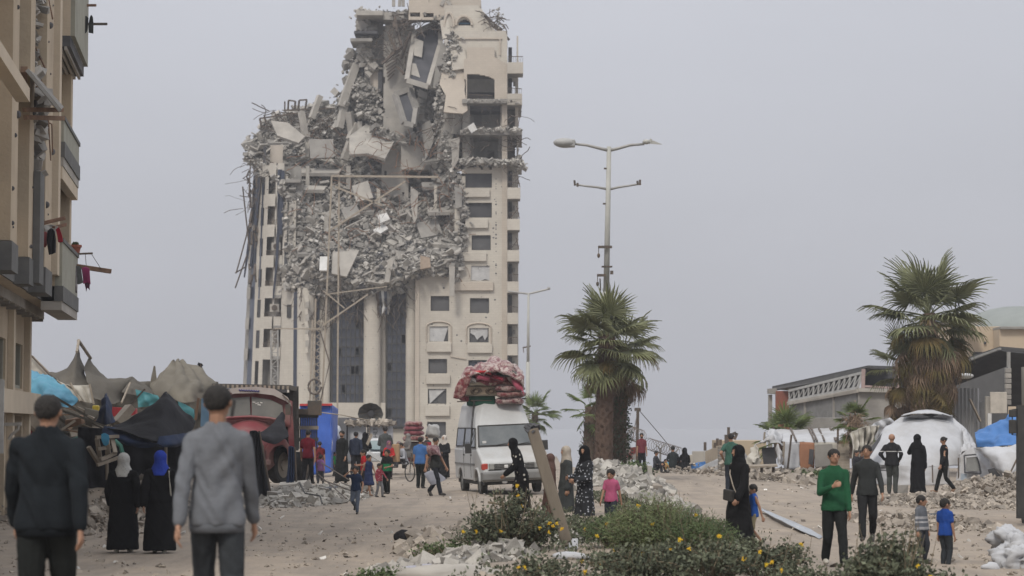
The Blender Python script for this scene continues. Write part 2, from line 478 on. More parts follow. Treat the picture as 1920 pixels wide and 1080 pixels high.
heap('rubble', 'rubble spilling beside the boy in the pink shirt', 1150, 1290, 50, 66, .5, 1500, rub_l, .06, .36, 12)
heap('rubble', 'rubble and trash strip in front of the van on the median', 750, 960, 34, 44, .3, 1500, rub_t, .04, .3, 13)
heap('rubble', 'rubble and trash at the front edge of the median', 690, 1000, 29.5, 34, .28, 1300, rub_l, .03, .28, 14)
heap('rubble', 'grey rubble spread before the domed white tent', 1600, 1960, 56, 68, .2, 3000, rub_t, .04, .22, 15)
heap('rubble', 'rubble bank rising beside the truck at the frame edge', 1820, 2030, 58, 78, .8, 2600, rub_t, .05, .3, 16)
heap('rubble', 'rubble under the parked red truck and tent ropes', 470, 700, 58, 76, .35, 1900, rub_l, .05, .32, 17)
heap('rubble', 'rubble between the robed women and the tarpaulins', 150, 350, 41, 62, .45, 1900, rub_t, .04, .28, 18)
heap('rubble', 'low rubble line in front of the left building', -80, 130, 40, 62, .35, 700, rub_t, .05, .3, 19)
heap('rubble', 'distant rubble along the ridge behind the sitting people', 1230, 1480, 96, 110, .5, 900, rub_t, .06, .3, 20)
heap('rubble', 'rubble below the patched shacks on the right', 1400, 1620, 80, 100, .45, 1100, rub_t, .08, .5, 21)
heap('rubble', 'thin scatter of rubble on the right road', 1600, 1850, 44, 54, .12, 700, rub_t, .04, .25, 22)
# ------------------------------------------------------------------ the shelled tower
TY = 213.0
tower = thing('apartment_tower', 'tall bombed apartment tower with collapsed floors and rubble pouring down its middle', 'building', P(720, 841, TY))
def T(px, py, dy=0.0): return P(px, py, TY + dy)
def TX(px): return P(px, 800, TY).x
def TZ(py): return P(900, py, TY).z
def wall(name, px0, px1, py0, py1, holes, m, y0, y1, cut=None, label=None, parent=None, step=None):
    """a wall between rows py0 (top) and py1, with real openings; cut(px,py) -> True drops a cell, for a broken edge"""
    mb = MB()
    xs = sorted(set([px0, px1] + [h[0] for h in holes] + [h[1] for h in holes]))
    zs = sorted(set([py0, py1] + [h[2] for h in holes] + [h[3] for h in holes]))
    if step:
        xs = sorted(set(xs + list(np.arange(px0, px1, step)))); zs = sorted(set(zs + list(np.arange(py0, py1, step))))
    xs = [x for x in xs if px0 <= x <= px1]; zs = [z for z in zs if py0 <= z <= py1]
    nx, nz = len(xs) - 1, len(zs) - 1
    solid = [[False] * nz for _ in range(nx)]
    for i in range(nx):
        for j in range(nz):
            cx, cz = (xs[i] + xs[i + 1]) / 2, (zs[j] + zs[j + 1]) / 2
            ok = not any(h[0] < cx < h[1] and h[2] < cz < h[3] for h in holes)
            if ok and cut and cut(cx, cz): ok = False
            solid[i][j] = ok
    idx = {}
    def V(i, j, k):
        if (i, j, k) not in idx:
            idx[(i, j, k)] = len(mb.v); mb.v.append((TX(xs[i]), TY + (y0 if k == 0 else y1), TZ(zs[j])))
        return idx[(i, j, k)]
    S = lambda i, j: 0 <= i < nx and 0 <= j < nz and solid[i][j]
    for i in range(nx):
        for j in range(nz):
            if not solid[i][j]: continue
            mb.f.append((V(i, j, 0), V(i + 1, j, 0), V(i + 1, j + 1, 0), V(i, j + 1, 0)))
            mb.f.append((V(i, j, 1), V(i, j + 1, 1), V(i + 1, j + 1, 1), V(i + 1, j, 1)))
            if not S(i - 1, j): mb.f.append((V(i, j, 0), V(i, j + 1, 0), V(i, j + 1, 1), V(i, j, 1)))
            if not S(i + 1, j): mb.f.append((V(i + 1, j, 0), V(i + 1, j, 1), V(i + 1, j + 1, 1), V(i + 1, j + 1, 0)))
            if not S(i, j - 1): mb.f.append((V(i, j, 0), V(i, j, 1), V(i + 1, j, 1), V(i + 1, j, 0)))
            if not S(i, j + 1): mb.f.append((V(i, j + 1, 0), V(i + 1, j + 1, 0), V(i + 1, j + 1, 1), V(i, j + 1, 1)))
    return tag(mb.build(name, m, parent or tower, world=True), label)
def pbox(name, px0, px1, py0, py1, y0, y1, m, parent=None, label=None, bevel=0):
    mb = MB(); mb.bb(TX(px0), TX(px1), TY + y0, TY + y1, TZ(py1), TZ(py0))
    return tag(mb.build(name, m, parent or tower, world=True, bevel=bevel), label)
curtain = mat('torn_window_sheet', (.5, .5, .49), .9, (.36, .36, .36), 1.5)
screenm = mat('window_screen_grey', (.10, .10, .10), .85, (.075, .075, .078), 1.0)
frame_m = mat('window_frame_dark', (.06, .058, .055), .6)
# --- right-hand front
FL = [667 - 58.5 * k for k in range(10)]
rightwin = [(872, 922, 325, 352, 'void'), (872, 922, 380, 408, 'void'), (884, 920, 441, 469, 'screen'), (883, 918, 498, 526, 'sheet'),
            (881, 917, 559, 587, 'screen'), (880, 916, 615, 642, 'torn'), (878, 913, 675, 703, 'pane'), (877, 912, 733, 761, 'screen'), (876, 911, 792, 820, 'screen')]
leftwin = [(807, 842, 555, 583, 'screen'), (805, 840, 612, 640, 'half'), (803, 838, 673, 700, 'screen'), (802, 837, 729, 757, 'torn2'), (801, 836, 791, 822, 'screen')]
def brk(px, py):
    # the ragged left edge where the front has been torn away
    e_ = 868 + 8 * noise.noise((py * .09, 3, 1)) - 3
    if py > 400: e_ = 880 - (py - 400) * .2 + 6 * noise.noise((py * .12, 1, 1))
    if py > 470: e_ = 862 - (py - 470) * .35 + 4 * noise.noise((py * .12, 1, 1))
    return px < e_
wall('front_wall', 845, 941, 306, 842, [h[:4] for h in rightwin], stone, 0, .45, cut=lambda x, y: (y < 516 and brk(x, y)) or (y < 325 and y < 314 + 9 * noise.noise((x * .13, 0, 5)) ), step=4)
wall('front_wall', 779, 845, 514, 842, [h[:4] for h in leftwin], stone, 0, .45, cut=lambda x, y: y < 521 and noise.noise((x * .2, y * .2, 2)) > .15, step=None)
for (a, b_, c, d, k) in rightwin + leftwin:
    wn = tag(pbox('window', a + .01, b_ - .01, c + .01, d - .01, .30, .36, {'void': void, 'screen': screenm, 'pane': glassd}.get(k, screenm)))
    fr = MB(); x0, x1, z0, z1 = TX(a), TX(b_), TZ(d), TZ(c)
    for (u0, u1, v0, v1) in ((x0, x1, z1 - .07, z1), (x0, x1, z0, z0 + .07), (x0, x0 + .07, z0 + .07, z1 - .07), (x1 - .07, x1, z0 + .07, z1 - .07)):
        fr.bb(u0, u1, TY + .22, TY + .3, v0, v1)
    if k in ('pane', 'half', 'torn', 'torn2'): fr.bb((x0 + x1) / 2 - .03, (x0 + x1) / 2 + .03, TY + .22, TY + .3, z0 + .07, z1 - .07)
    fr.build('frame', frame_m, wn, world=True)
    if k in ('sheet', 'half', 'torn', 'torn2'):
        mb = MB()
        pl = {'sheet': [(0, 0), (1, 0), (1, 1), (.75, .9), (.5, 1), (0, .97)], 'half': [(0, .0), (1, .05), (.9, .45), (.75, 1), (0, .97)],
              'torn': [(.05, 0), (.95, 0), (.95, .55), (.8, .85), (.68, .5), (.5, .68), (.4, .82), (.25, .5), (.05, .35)], 'torn2': [(.06, .04), (.95, .04), (.6, .4), (.1, 1)]}[k]
        mb.prism([(x0 + (x1 - x0) * u, z1 - (z1 - z0) * v) for u, v in pl], TY + .14, TY + .17)
        mb.build('window_sheet', curtain, wn, world=True)
    # sill panel that stands proud under most windows
for (a, b_, c, d) in ((800, 846, 643, 660), (799, 844, 703, 720), (797, 843, 760, 780), (876, 923, 645, 662), (874, 920, 706, 722), (846, 925, 529, 545), (868, 918, 355, 370), (872, 915, 411, 428), (860, 912, 473, 490), (872, 919, 764, 782)):
    o = pbox('sill_panel', a, b_, c, d, -.28, .0 - .004, stone2 if b_ - a > 60 else stone, bevel=.03)
# arches over the second-storey windows
for (cx, cy) in ((823, 609), (898, 612)):
    mb = MB(); pts = []
    for i in range(13):
        t = PI * (i / 12)
        pts.append(T(cx - 23 * math.cos(t), cy - 9 * math.sin(t) + 3, -.05))
    pts = [T(cx - 23, cy + 32, -.05)] + pts + [T(cx + 23, cy + 32, -.05)]
    mb.tube(pts, .09, 4); mb.build('window_arch', stone2, tower, world=True)
mb = MB()
for a, b_ in (((846, 640), (846, 668)), ((846, 668), (874, 673)), ((922, 645), (922, 676))):
    mb.beam(T(*a, -.05), T(*b_, -.05), .12)
mb.build('string_moulding', stone2, tower, world=True)
mb = MB()
for r_ in range(3):
    for c_ in range(4): mb.bb(TX(778 + c_ * 2.8), TX(778 + c_ * 2.8 + 2), TY - .03, TY - .004, TZ(690 + r_ * 3.4 + 2.2), TZ(690 + r_ * 3.4))
mb.build('wall_vent', stone2, tower, world=True)
# body behind the front: side wall, floors, back
pbox('corner_pilaster', 941, 951, 196, 842, -.15, .6, stone2)
wall('side_wall', 951, 972, 306, 842, [], stone, 1.7, 2.1)
for k, fy in enumerate(FL + [726, 784]):
    if fy < 190: x1 = 981
    else: x1 = 980 - (fy - 140) * .018
    if k in (6, 7): # smashed balconies
        continue
    par = pbox('balcony', 951.2, x1, fy - 21, fy, -.9, -.7, stone, bevel=.02)
    pbox('balcony_floor', 951.2, x1 - .3, fy - 4, fy - .2, -.69, 1.69, conc, par)
    pbox('balcony_side', x1 - 2.4, x1 - .02, fy - 20.8, fy - 4.2, -.69, 1.69, stone, par)
    mb = MB(); ry = fy - 34.5
    tilt = [0, 2, -1, 3, 1, 4, 0, 0, 2, 0, 0, 0][k]
    mb.beam(T(952, ry, -.8), T(x1 - 1, ry + tilt, -.8), .06)
    mb.beam(T(952, fy - 21.5, -.8), T(x1 - 1, fy - 21.5, -.8), .05)
    for i in range(9):
        u = i / 8; xx = 952 + (x1 - 1.5 - 952) * u
        mb.beam(T(xx, fy - 21, -.8), T(xx + (0 if k % 3 else .5 * i / 4), ry + tilt * u, -.8), .028)
    mb.beam(T(x1 - 1, ry + tilt, -.8), T(x1 - 1, ry + tilt, 1.6), .05)
    if k in (3, 4, 5): mb.beam(T(956, fy - 22, -.8), T(x1 - 2, ry - 9, -.9), .07); mb.beam(T(x1 - 6, ry - 12, -.9), T(x1 - 1, fy - 24, -.9), .09)
    mb.build('railing', iron, par, world=True)
    pbox('balcony_door', 953, 960, fy - 57, fy - 5, 1.55, 1.69, void, par)
    pbox('wall_unit', 962, 966, fy - 50, fy - 42, 1.5, 1.69, conc, par) if k % 2 == 0 else None
# --- upper right: open rooms, arch, penthouse
pbox('floor_slab', 868, 979, 300, 308, -.8, 9, conc); pbox('floor_slab', 862, 979, 246, 255, -1.0, 9, conc); pbox('floor_slab', 866, 978, 188, 196, -.9, 9, conc)
pbox('room_back_wall', 866, 972, 196, 246, 4.2, 4.5, conc_l)
wall('room_back_wall', 866, 966, 255, 300, [(914, 926, 272, 299)], conc_l, 4.2, 4.5)
pbox('room_pier', 938, 946, 196, 246, .4, 1.2, conc_l); pbox('room_pier', 866, 880, 196, 300, .6, 1.6, conc_l); pbox('room_pier', 934, 950, 255, 300, 1.5, 2.4, conc)
pbox('room_pier', 966, 972, 196, 246, 1.0, 1.5, stone2)
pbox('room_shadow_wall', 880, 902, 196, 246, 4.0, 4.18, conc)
pbox('ceiling_dark_panel', 876, 938, 196.3, 204, 1.0, 4.0, conc_d)  # dark concrete panel set just under the ceiling
# arched wall at y 120-190
def archcut(px, py):
    if 874 < px < 928 and py < 192:
        top = 160 - 20 * math.sqrt(max(0, 1 - ((px - 882) / 52) ** 2)) if px > 882 else 140
        return py > top
    if px < 874 and py > 150: return True
    # sloping gable top
    t = 92 + abs(px - 898) * .55 if px > 898 else 92 + (898 - px) * .75
    return py < t
wall('gable_wall', 869, 951, 90, 196, [], stone2, -.35, .0, cut=archcut, step=2)
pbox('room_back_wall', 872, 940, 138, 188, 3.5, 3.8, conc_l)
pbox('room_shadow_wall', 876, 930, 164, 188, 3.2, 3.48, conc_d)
mb = MB()
for i in range(14): mb.beam(T(878 + i * 3.5, 188, .1), T(878 + i * 3.5, 177 + rnd.uniform(0, 4), .1), .04)
mb.beam(T(876, 177, .1), T(924, 179, .1), .06); mb.build('railing', iron, tower, world=True)
wall('side_wall', 951, 970, 118, 196, [(953, 966, 148, 176)], stone, 1.7, 2.1)
# upper block with the sunken panel
wall('upper_wall', 847, 951, 57, 132, [(905, 921, 91, 99), (876, 888, 90, 96)], stone, .2, .6, cut=lambda x, y: x < 852 + 5 * noise.noise((y * .1, 4, 4)), step=4)
mb = MB(); mb.bb(TX(855), TX(941), TY + .05, TY + .19, TZ(73), TZ(70.5)); mb.bb(TX(936), TX(938.5), TY + .05, TY + .19, TZ(103), TZ(73)); mb.build('panel_moulding', stone2, tower, world=True)
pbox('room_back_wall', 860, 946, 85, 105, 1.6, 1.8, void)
def archwin(px, py):
    if py < 27: 
        return px > 895 + (py - 8) * .9 or py < 8
    return (px - 870) ** 2 / 13 ** 2 + (py - 47) ** 2 / 13 ** 2 < 1 and py < 47 or px > 905 and py < 58 and px > 905 + (py - 27) * .8
wall('parapet_wall', 832, 930, 8, 57, [], stone, .5, .9, cut=archwin, step=2)
pbox('arch_glass', 856, 884, 32, 48, 1.0, 1.1, void); pbox('blue_shutter', 858, 882, 39, 42, .92, .98, mat('blue_shutter', (.05, .14, .22), .6), tower)
mb = MB(); mb.tube([T(870 - 15 * math.cos(PI * i / 14), 47 - 17 * math.sin(PI * i / 14), .4) for i in range(15)], .14, 5); mb.build('window_arch', stone2, tower, world=True)
mb = MB(); mb.tube([T(842 - 9 * math.cos(PI * i / 12), 50 - 26 * math.sin(PI * i / 12), .4) for i in range(13)], .13, 5); mb.build('window_arch', stone2, tower, world=True)
wall('penthouse_wall', 762, 832, 1, 30, [(765, 784, 16, 24), (791, 810, 17, 25)], stone2, 2.0, 2.4)
pbox('penthouse_wall', 762, 900, -14, 3, 2.6, 8, stone2); pbox('penthouse_room', 763, 830, 4, 30, 3.2, 3.4, void)
pbox('tower_body', 848, 950, 60, 300, 8.9, 9.3, conc); pbox('tower_body', 786, 950, 306, 842, 9, 9.4, conc)
pbox('tower_body', 969, 972, 60, 842, 2.12, 9.4, stone)
pbox('roof_slab', 848, 951, 56, 60, .9, 9.5, conc)
# --- central piers and curtain glass
def pier(px0, px1, py0, py1, m, dy=-.6, label=None):
    mb = MB(); c = T((px0 + px1) / 2, 800, dy + .6); r_ = (TX(px1) - TX(px0)) / 2
    secs = []
    n = 14
    z0, z1 = TZ(py1), TZ(py0)
    prof = [(-r_ * math.cos(PI * i / n), -min(r_, 1.1) * max(0, math.sin(PI * i / n)) ** .7) for i in range(n + 1)] + [(r_, 1.5), (-r_, 1.5)]
    mb.rings([[Vector((c.x + a, c.y + b_, z)) for a, b_ in prof] for z in (z0, z1)])
    return tag(mb.build('pier', m, tower, world=True), label)
pier(556, 590, 540, 842, stone, -.2); pier(596, 620, 545, 842, stone, .8); pier(681, 713, 545, 842, stone, -.2); pier(713, 724, 545, 842, stone, .8)
pier(760, 781, 515, 842, stone, .5)
pbox('base_wall', 596, 722, 755, 842, .3, .7, stone)
pbox('service_door_band', 632, 680, 783, 842, .15, .29, conc_d)
pbox('base_wall', 724, 762, 800, 842, 1.4, 1.8, stone)
def glazing(px0, px1, py0, py1, nx, nz, y, gone=(), lit=()):
    w_ = (TX(px1) - TX(px0)) / nx; h_ = (TZ(py0) - TZ(py1)) / nz
    fr = MB()
    for i in range(nx + 1): fr.bb(TX(px0) + i * w_ - .05, TX(px0) + i * w_ + .05, TY + y - .1, TY + y + .1, TZ(py1), TZ(py0))
    for j in range(nz + 1): fr.bb(TX(px0), TX(px1), TY + y - .08, TY + y + .08, TZ(py1) + j * h_ - .05, TZ(py1) + j * h_ + .05)
    fo = fr.build('curtain_frame', frame_m, tower, world=True)
    me = None; g = random.Random(int(px0))
    for i in range(nx):
        for j in range(nz):
            if (i, j) in gone or g.random() < .12: continue
            if me is None:
                mb = MB(); mb.box((0, 0, 0), (w_ - .1, .04, h_ - .1)); o = mb.build('pane', glassd, fo); me = o.data
            else:
                o = bpy.data.objects.new('pane', me); C.objects.link(o); o.parent = fo
            o.location = (TX(px0) + (i + .5) * w_ - tower.location.x, TY + y - tower.location.y, TZ(py1) + (j + .5) * h_ - tower.location.z)
            o.rotation_euler = (g.uniform(-.03, .03), 0, g.uniform(-.03, .03))
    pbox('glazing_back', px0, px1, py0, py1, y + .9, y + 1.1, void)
    # wrecked rooms glimpsed behind
    mb = MB()
    for j in range(0, nz + 1):
        mb.bb(TX(px0), TX(px1), TY + y + .25, TY + y + .9, TZ(py1) + j * h_ - .18, TZ(py1) + j * h_ + .06) if j % 3 == 0 else None
    mb.build('floor_edge', conc_d, tower, world=True)
glazing(621, 681, 545, 755, 7, 12, .9); glazing(724, 760, 540, 800, 4, 15, 1.0)
pbox('bright_room', 733, 752, 676, 700, 1.72, 1.88, conc_l); pbox('bright_room', 640, 676, 664, 676, 1.6, 1.78, conc); pbox('bright_room', 640, 676, 735, 752, 1.6, 1.78, conc)
pbox('blue_strip', 549, 556, 548, 726, .1, .3, glassb); pbox('blue_strip', 590, 596, 548, 760, .8, .95, glassb)
pbox('pale_strip', 778, 786, 515, 842, -.1, .5, stone2)
# --- left wing: an angled front of recessed balconies, leaning in as it rises
LW = (450, 556); 
def L(px, py, dy=0.0):
    """the wing's front plane, px measured at its foot"""
    t = (px - 450) / 106.0
    lean = (841 - py) * .046 * (1 - .75 * t)
    return T(px + lean, py, max(0, 1 - t) ** 1.3 * 11 + dy)
def lpanel(mb, a, b_, c, d, dy=0.0, th=.4, n=1):
    for i in range(n):
        x0, x1 = a + (b_ - a) * i / n, a + (b_ - a) * (i + 1) / n
        mb.rings([[L(x0, c, dy), L(x1, c, dy), L(x1, d, dy), L(x0, d, dy)], [L(x0, c, dy + th), L(x1, c, dy + th), L(x1, d, dy + th), L(x0, d, dy + th)]])
wing = [('wall', 468, 473, 330, 842), ('wall', 479, 486, 318, 842), ('wall', 519, 527, 330, 842)]
def lp(name, m, a, b_, c, d, dy=0, th=.4, n=1, parent=None):
    mb = MB(); lpanel(mb, a, b_, c, d, dy, th, n); return mb.build(name, m, parent or tower, world=True)
lp('wing_wall', stone, 466, 472, 320, 842); lp('wing_wall', stone, 479, 487, 310, 842); lp('wing_wall', stone, 503, 506, 320, 842, .25); lp('wing_wall', stone, 521, 530, 330, 842)
lp('blue_strip', glassb, 457, 466, 330, 842, .1, .2); lp('blue_strip', glassb, 473, 476, 345, 560, -.1, .1)
lp('wing_wall', conc, 450, 457, 365, 842, 1.2)
lp('wing_wall', stone, 530, 549, 545, 842, -.2, .6, 3); lp('wing_wall', stone, 533, 549, 376, 500, -.2, .6, 3)
lp('wing_core', conc, 452, 560, 312, 842, 2.4, .3, 6)
for k in range(7):
    zt = 667 - 57.5 * k + (841 - 667) * 0
    for (a, b_) in ((487, 503), (506, 521)):
        bl = lp('balcony', stone, a, b_, zt - 16, zt + 7, -.5 if (a < 500) else -.15, .2)
        lp('balcony_floor', conc, a, b_, zt + 1, zt + 6, -.2, 2.3, 1, bl)
        if k not in (6, 7, 5): 
            mb = MB()
            for i in range(7): mb.beam(L(a + (b_ - a) * i / 6, zt - 16, -.4), L(a + (b_ - a) * i / 6, zt - 25, -.4), .035)
            mb.beam(L(a, zt - 25, -.4), L(b_, zt - 25, -.4), .05); mb.build('railing', iron, bl, world=True)
    lp('balcony_back', conc_l if k % 2 else stone2, 488, 517, zt - 50, zt - 16, 1.9, .3)
    lp('spandrel', stone, 472, 479, zt - 14, zt + 10, .0, .3)
    lp('window', void, 472.3, 478.7, zt - 47, zt - 14.3, .2, .1)
    if zt > 400:
        st = lp('outer_balcony', conc_l, 449, 456, zt - 14, zt + 8, -.6 + .3 * (k % 2), .6)
    if k in (1, 3): 
        mb = MB(); p = L(508, zt - 32, .3); mb.box(p, (.9, .5, .75)); ac = mb.build('air_conditioner', conc_l, tower, world=True)
        mb = MB(); mb.tube([p + Vector((0, -.3, 0)), p + Vector((0, -.26, 0))], .28, 12); mb.build('fan_grille', iron, ac, world=True)
for (a, b_, c, d) in ((534, 541, 572, 595),):
    w_ = lp('window', void, a, b_, c, d, -.26, .05)
    mb = MB(); 
    for q in (((a, c), (b_, c)), ((b_, c), (b_, d)), ((b_, d), (a, d)), ((a, d), (a, c)), (((a + b_) / 2, c), ((a + b_) / 2, d))): mb.beam(L(*q[0], -.3), L(*q[1], -.3), .1)
    mb.build('frame', frame_m, w_, world=True)
# torn strips of blue cladding hanging from the wing
for pts in (((522, 318), (520, 420), (516, 500), (510, 560)), ((477, 330), (470, 420), (462, 500)), ((466, 330), (464, 400), (455, 470), (449, 520)), ((528, 320), (524, 440))):
    mb = MB(); mb.tube([L(a - (841 - b_) * .02, b_, -.7) for a, b_ in pts], [.22, .2, .16, .08][:len(pts)] if len(pts) > 2 else .25, 4); mb.build('hanging_strip', glassb, tower, world=True)
mb = MB()
for a, b_ in (((468, 420), (443, 512)), ((461, 500), (441, 512)), ((463, 478), (441, 540)), ((475, 298), (455, 298)), ((470, 350), (462, 330)), ((470, 300), (467, 360)), ((455, 350), (468, 470))):
    mb.beam(T(*a, 9), T(*b_, 8), .1)
for i in range(26):
    x = 452 + 22 * rnd.random(); y = 320 + 200 * rnd.random(); mb.beam(T(x + 14, y, 9), T(x + 14 + rnd.uniform(-6, 6), y + rnd.uniform(8, 26), 8.5), rnd.uniform(.06, .25))
stuff(mb.build('hanging_scrap', iron, tower, world=True))
# storey edge of collapsed floors between the wing and the rubble
for (py, x0, x1) in ((335, 530, 560), (395, 534, 556), (503, 530, 556)):
    pbox('broken_floor', x0, x1, py, py + 6, .5, 5, conc)
pbox('inner_wall', 535, 562, 340, 378, 2.0, 2.4, conc_l); pbox('inner_wall', 528, 552, 452, 500, 1.4, 1.7, conc_d)
# --- the tall core and the hanging wreckage at the top
def core_cut(px, py):
    lo = 712 + 3 * noise.noise((py * .07, 0, 7)); hi = 770 - max(0, py - 150) * .02 + 4 * noise.noise((py * .05, 5, 7))
    top = 30 + 6 * noise.noise((px * .1, 2, 2))
    return px < lo or px > hi or py < top
wall('core_wall', 708, 776, 24, 262, [(765, 772, 50, 64), (751, 760, 113, 123)], conc_l, 5.0, 5.6, cut=core_cut, step=3)
wall('core_wall', 708, 760, 262, 385, [(713, 718, 309, 320), (755, 762, 310, 320), (748, 752, 350, 358)], conc_l, 5.0, 5.5, cut=lambda x, y: y > 376 + 7 * noise.noise((x * .1, 8, 1)), step=3)
pbox('core_body', 712, 850, 60, 380, 9, 9.5, conc_d); pbox('core_side', 776, 784, 170, 330, 4.8, 9, conc)
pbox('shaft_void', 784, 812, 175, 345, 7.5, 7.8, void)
wall('inner_column', 868, 886, 212, 345, [], conc_l, 2.2, 2.8, step=None)
pbox('inner_column', 786, 796, 200, 330, 6.2, 6.8, conc)
pbox('roof_slab', 660, 712, 9, 18, 3, 8, conc_l, bevel=.05); pbox('roof_slab', 712, 762, 10, 24, 3.6, 9, conc_l)
pbox('roof_slab', 655, 700, 44, 49, 4, 8, conc_d); pbox('roof_slab', 648, 690, 58, 64, 4, 8, conc)
for (a, b_, c, d, y, m) in ((680, 708, 20, 100, 6.5, conc), (663, 684, 60, 106, 7, conc_d), (684, 700, 112, 158, 6, stone2), (700, 708, 118, 156, 5.5, void), (672, 684, 120, 168, 6.4, conc), (661, 676, 92, 150, 6.8, conc_d), (652, 712, 165, 250, 7.5, conc_d), (676, 712, 20, 240, 8.2, conc)):
    pbox('broken_wall', a, b_, c, d, y, y + .4, m)
pbox('fluted_block', 747, 806, 264, 310, 3.5, 6.0, conc_l); pbox('inner_wall', 758, 790, 300, 388, 6.5, 7, conc); pbox('shaft_void', 705, 756, 296, 345, 6, 6.3, void)
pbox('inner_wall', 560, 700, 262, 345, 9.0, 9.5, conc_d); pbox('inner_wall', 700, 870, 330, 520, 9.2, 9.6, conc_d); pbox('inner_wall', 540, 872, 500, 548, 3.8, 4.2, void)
# two fallen plates with pale edges
def plate(name, pts, dy0, dy1, th, m, edge=None, label=None):
    P_ = [T(x, y, dy0 + (dy1 - dy0) * (y - pts[0][1]) / max(1, max(p[1] for p in pts) - pts[0][1])) for x, y in pts]
    mb = MB(); mb.slab(P_, th); o = tag(mb.build(name, m, tower, world=True), label)
    if edge:
        mb = MB()
        for i in range(len(P_)): mb.beam(P_[i] + Vector((0, -.35, 0)), P_[(i + 1) % len(P_)] + Vector((0, -.35, 0)), .45, .5)
        mb.build('plate_edge', edge, o, world=True)
    return o
tarred = mat('tarred_slab', (.055, .058, .066), .85, (.09, .09, .1), 1.0, dirt=.2, dirtcol=(.2, .2, .2))
plate('fallen_slab', [(779, 62), (826, 40), (826, 88), (804, 164), (764, 152)], 4.5, 1.0, .35, tarred, conc_l, 'dark tarred slab hanging tilted with pale edges')
pbl = conc_l
plate('slab_patch', [(778, 72), (794, 78), (791, 108), (776, 104)], 3.1, 2.4, .1, pbl); plate('slab_patch', [(768, 118), (780, 120), (788, 146), (765, 138)], 2.1, 1.4, .1, pbl)
plate('slab_underside', [(828, 80), (842, 92), (822, 168), (806, 166)], 2.5, 1.2, .5, conc, None)
plate('fallen_slab', [(741, 178), (768, 168), (781, 205), (776, 236), (758, 232)], 2.6, 1.2, .4, tarred, conc, 'smaller dark slab hanging below the large one')
plate('hanging_cladding', [(829, 136), (850, 129), (874, 138), (871, 170), (877, 208), (868, 214), (832, 211), (836, 180), (824, 158)], .2, -.7, .3, stone2, None, 'pale sheet of cladding hanging over the broken edge')
plate('broken_wall', [(845, 96), (870, 92), (880, 128), (848, 133)], .1, -.1, .4, stone); plate('broken_wall', [(825, 40), (840, 35), (846, 70), (830, 74)], .6, .3, .35, stone)
for (pts, d0, d1, m) in (
    ([(655, 258), (690, 232), (738, 236), (742, 262), (722, 300), (690, 290), (655, 292)], 5, 1.5, conc_l), ([(508, 228), (540, 232), (572, 258), (560, 270), (520, 256)], 7, 5, conc_l),
    ([(580, 262), (625, 262), (626, 296), (582, 298)], 6, 5.4, conc), ([(624, 474), (674, 470), (650, 520), (622, 514)], -.3, -1.4, conc_l), ([(560, 452), (600, 430), (592, 470), (566, 492)], 2, .6, conc),
    ([(575, 480), (612, 470), (622, 448), (560, 500)], .6, -.2, conc_l), ([(680, 518), (708, 492), (742, 500), (748, 524), (715, 534), (690, 530)], -.4, -1.2, conc_l), ([(728, 488), (738, 488), (730, 530), (720, 530)], -.9, -1.3, conc_l),
    ([(600, 482), (618, 482), (616, 508), (599, 508)], -.8, -1.2, white), ([(788, 480), (806, 484), (808, 502), (788, 506)], -.4, -.8, mat('brown_block', (.32, .25, .19), .9)), ([(755, 500), (800, 470), (812, 480), (760, 524)], .2, -.6, conc_l),
    ([(708, 405), (725, 400), (732, 412), (712, 420)], 1.5, 1.2, white), ([(700, 432), (722, 420), (728, 430), (706, 444)], 1.5, 1.2, white), ([(770, 350), (784, 360), (782, 410), (776, 420), (770, 380)], 2.5, 2, conc_l),
    ([(846, 262), (862, 258), (860, 300), (848, 320)], .6, .2, conc_l), ([(852, 350), (866, 355), (866, 388), (854, 392)], .3, .1, conc), ([(842, 500), (853, 500), (852, 555), (843, 556)], -.4, -.5, conc_l),
    ([(876, 238), (888, 230), (895, 243), (884, 250)], -.9, -.9, white), ([(660, 350), (690, 340), (700, 372), (668, 380)], 4, 3.2, conc_l), ([(640, 395), (668, 384), (676, 404), (648, 415)], 3, 2.2, conc),
    ([(780, 420), (820, 410), (830, 440), (790, 448)], 2.4, 1.6, conc), ([(820, 452), (858, 440), (862, 452), (828, 474)], 1.2, .6, conc), ([(790, 235), (806, 226), (815, 262), (798, 300)], 3.6, 2.8, conc)):
    q_ = 1.0 if pts[0][1] > 330 else .6; plate('broken_slab', pts, d0 - q_, d1 - q_, .3, m)
mb = MB()  # void patch of dark floor hole
mb.slab([T(664, 352, 3.4), T(700, 350, 3.2), T(704, 372, 2.4), T(680, 374, 2.4)], .1); mb.build('floor_hole', void, tower, world=True)
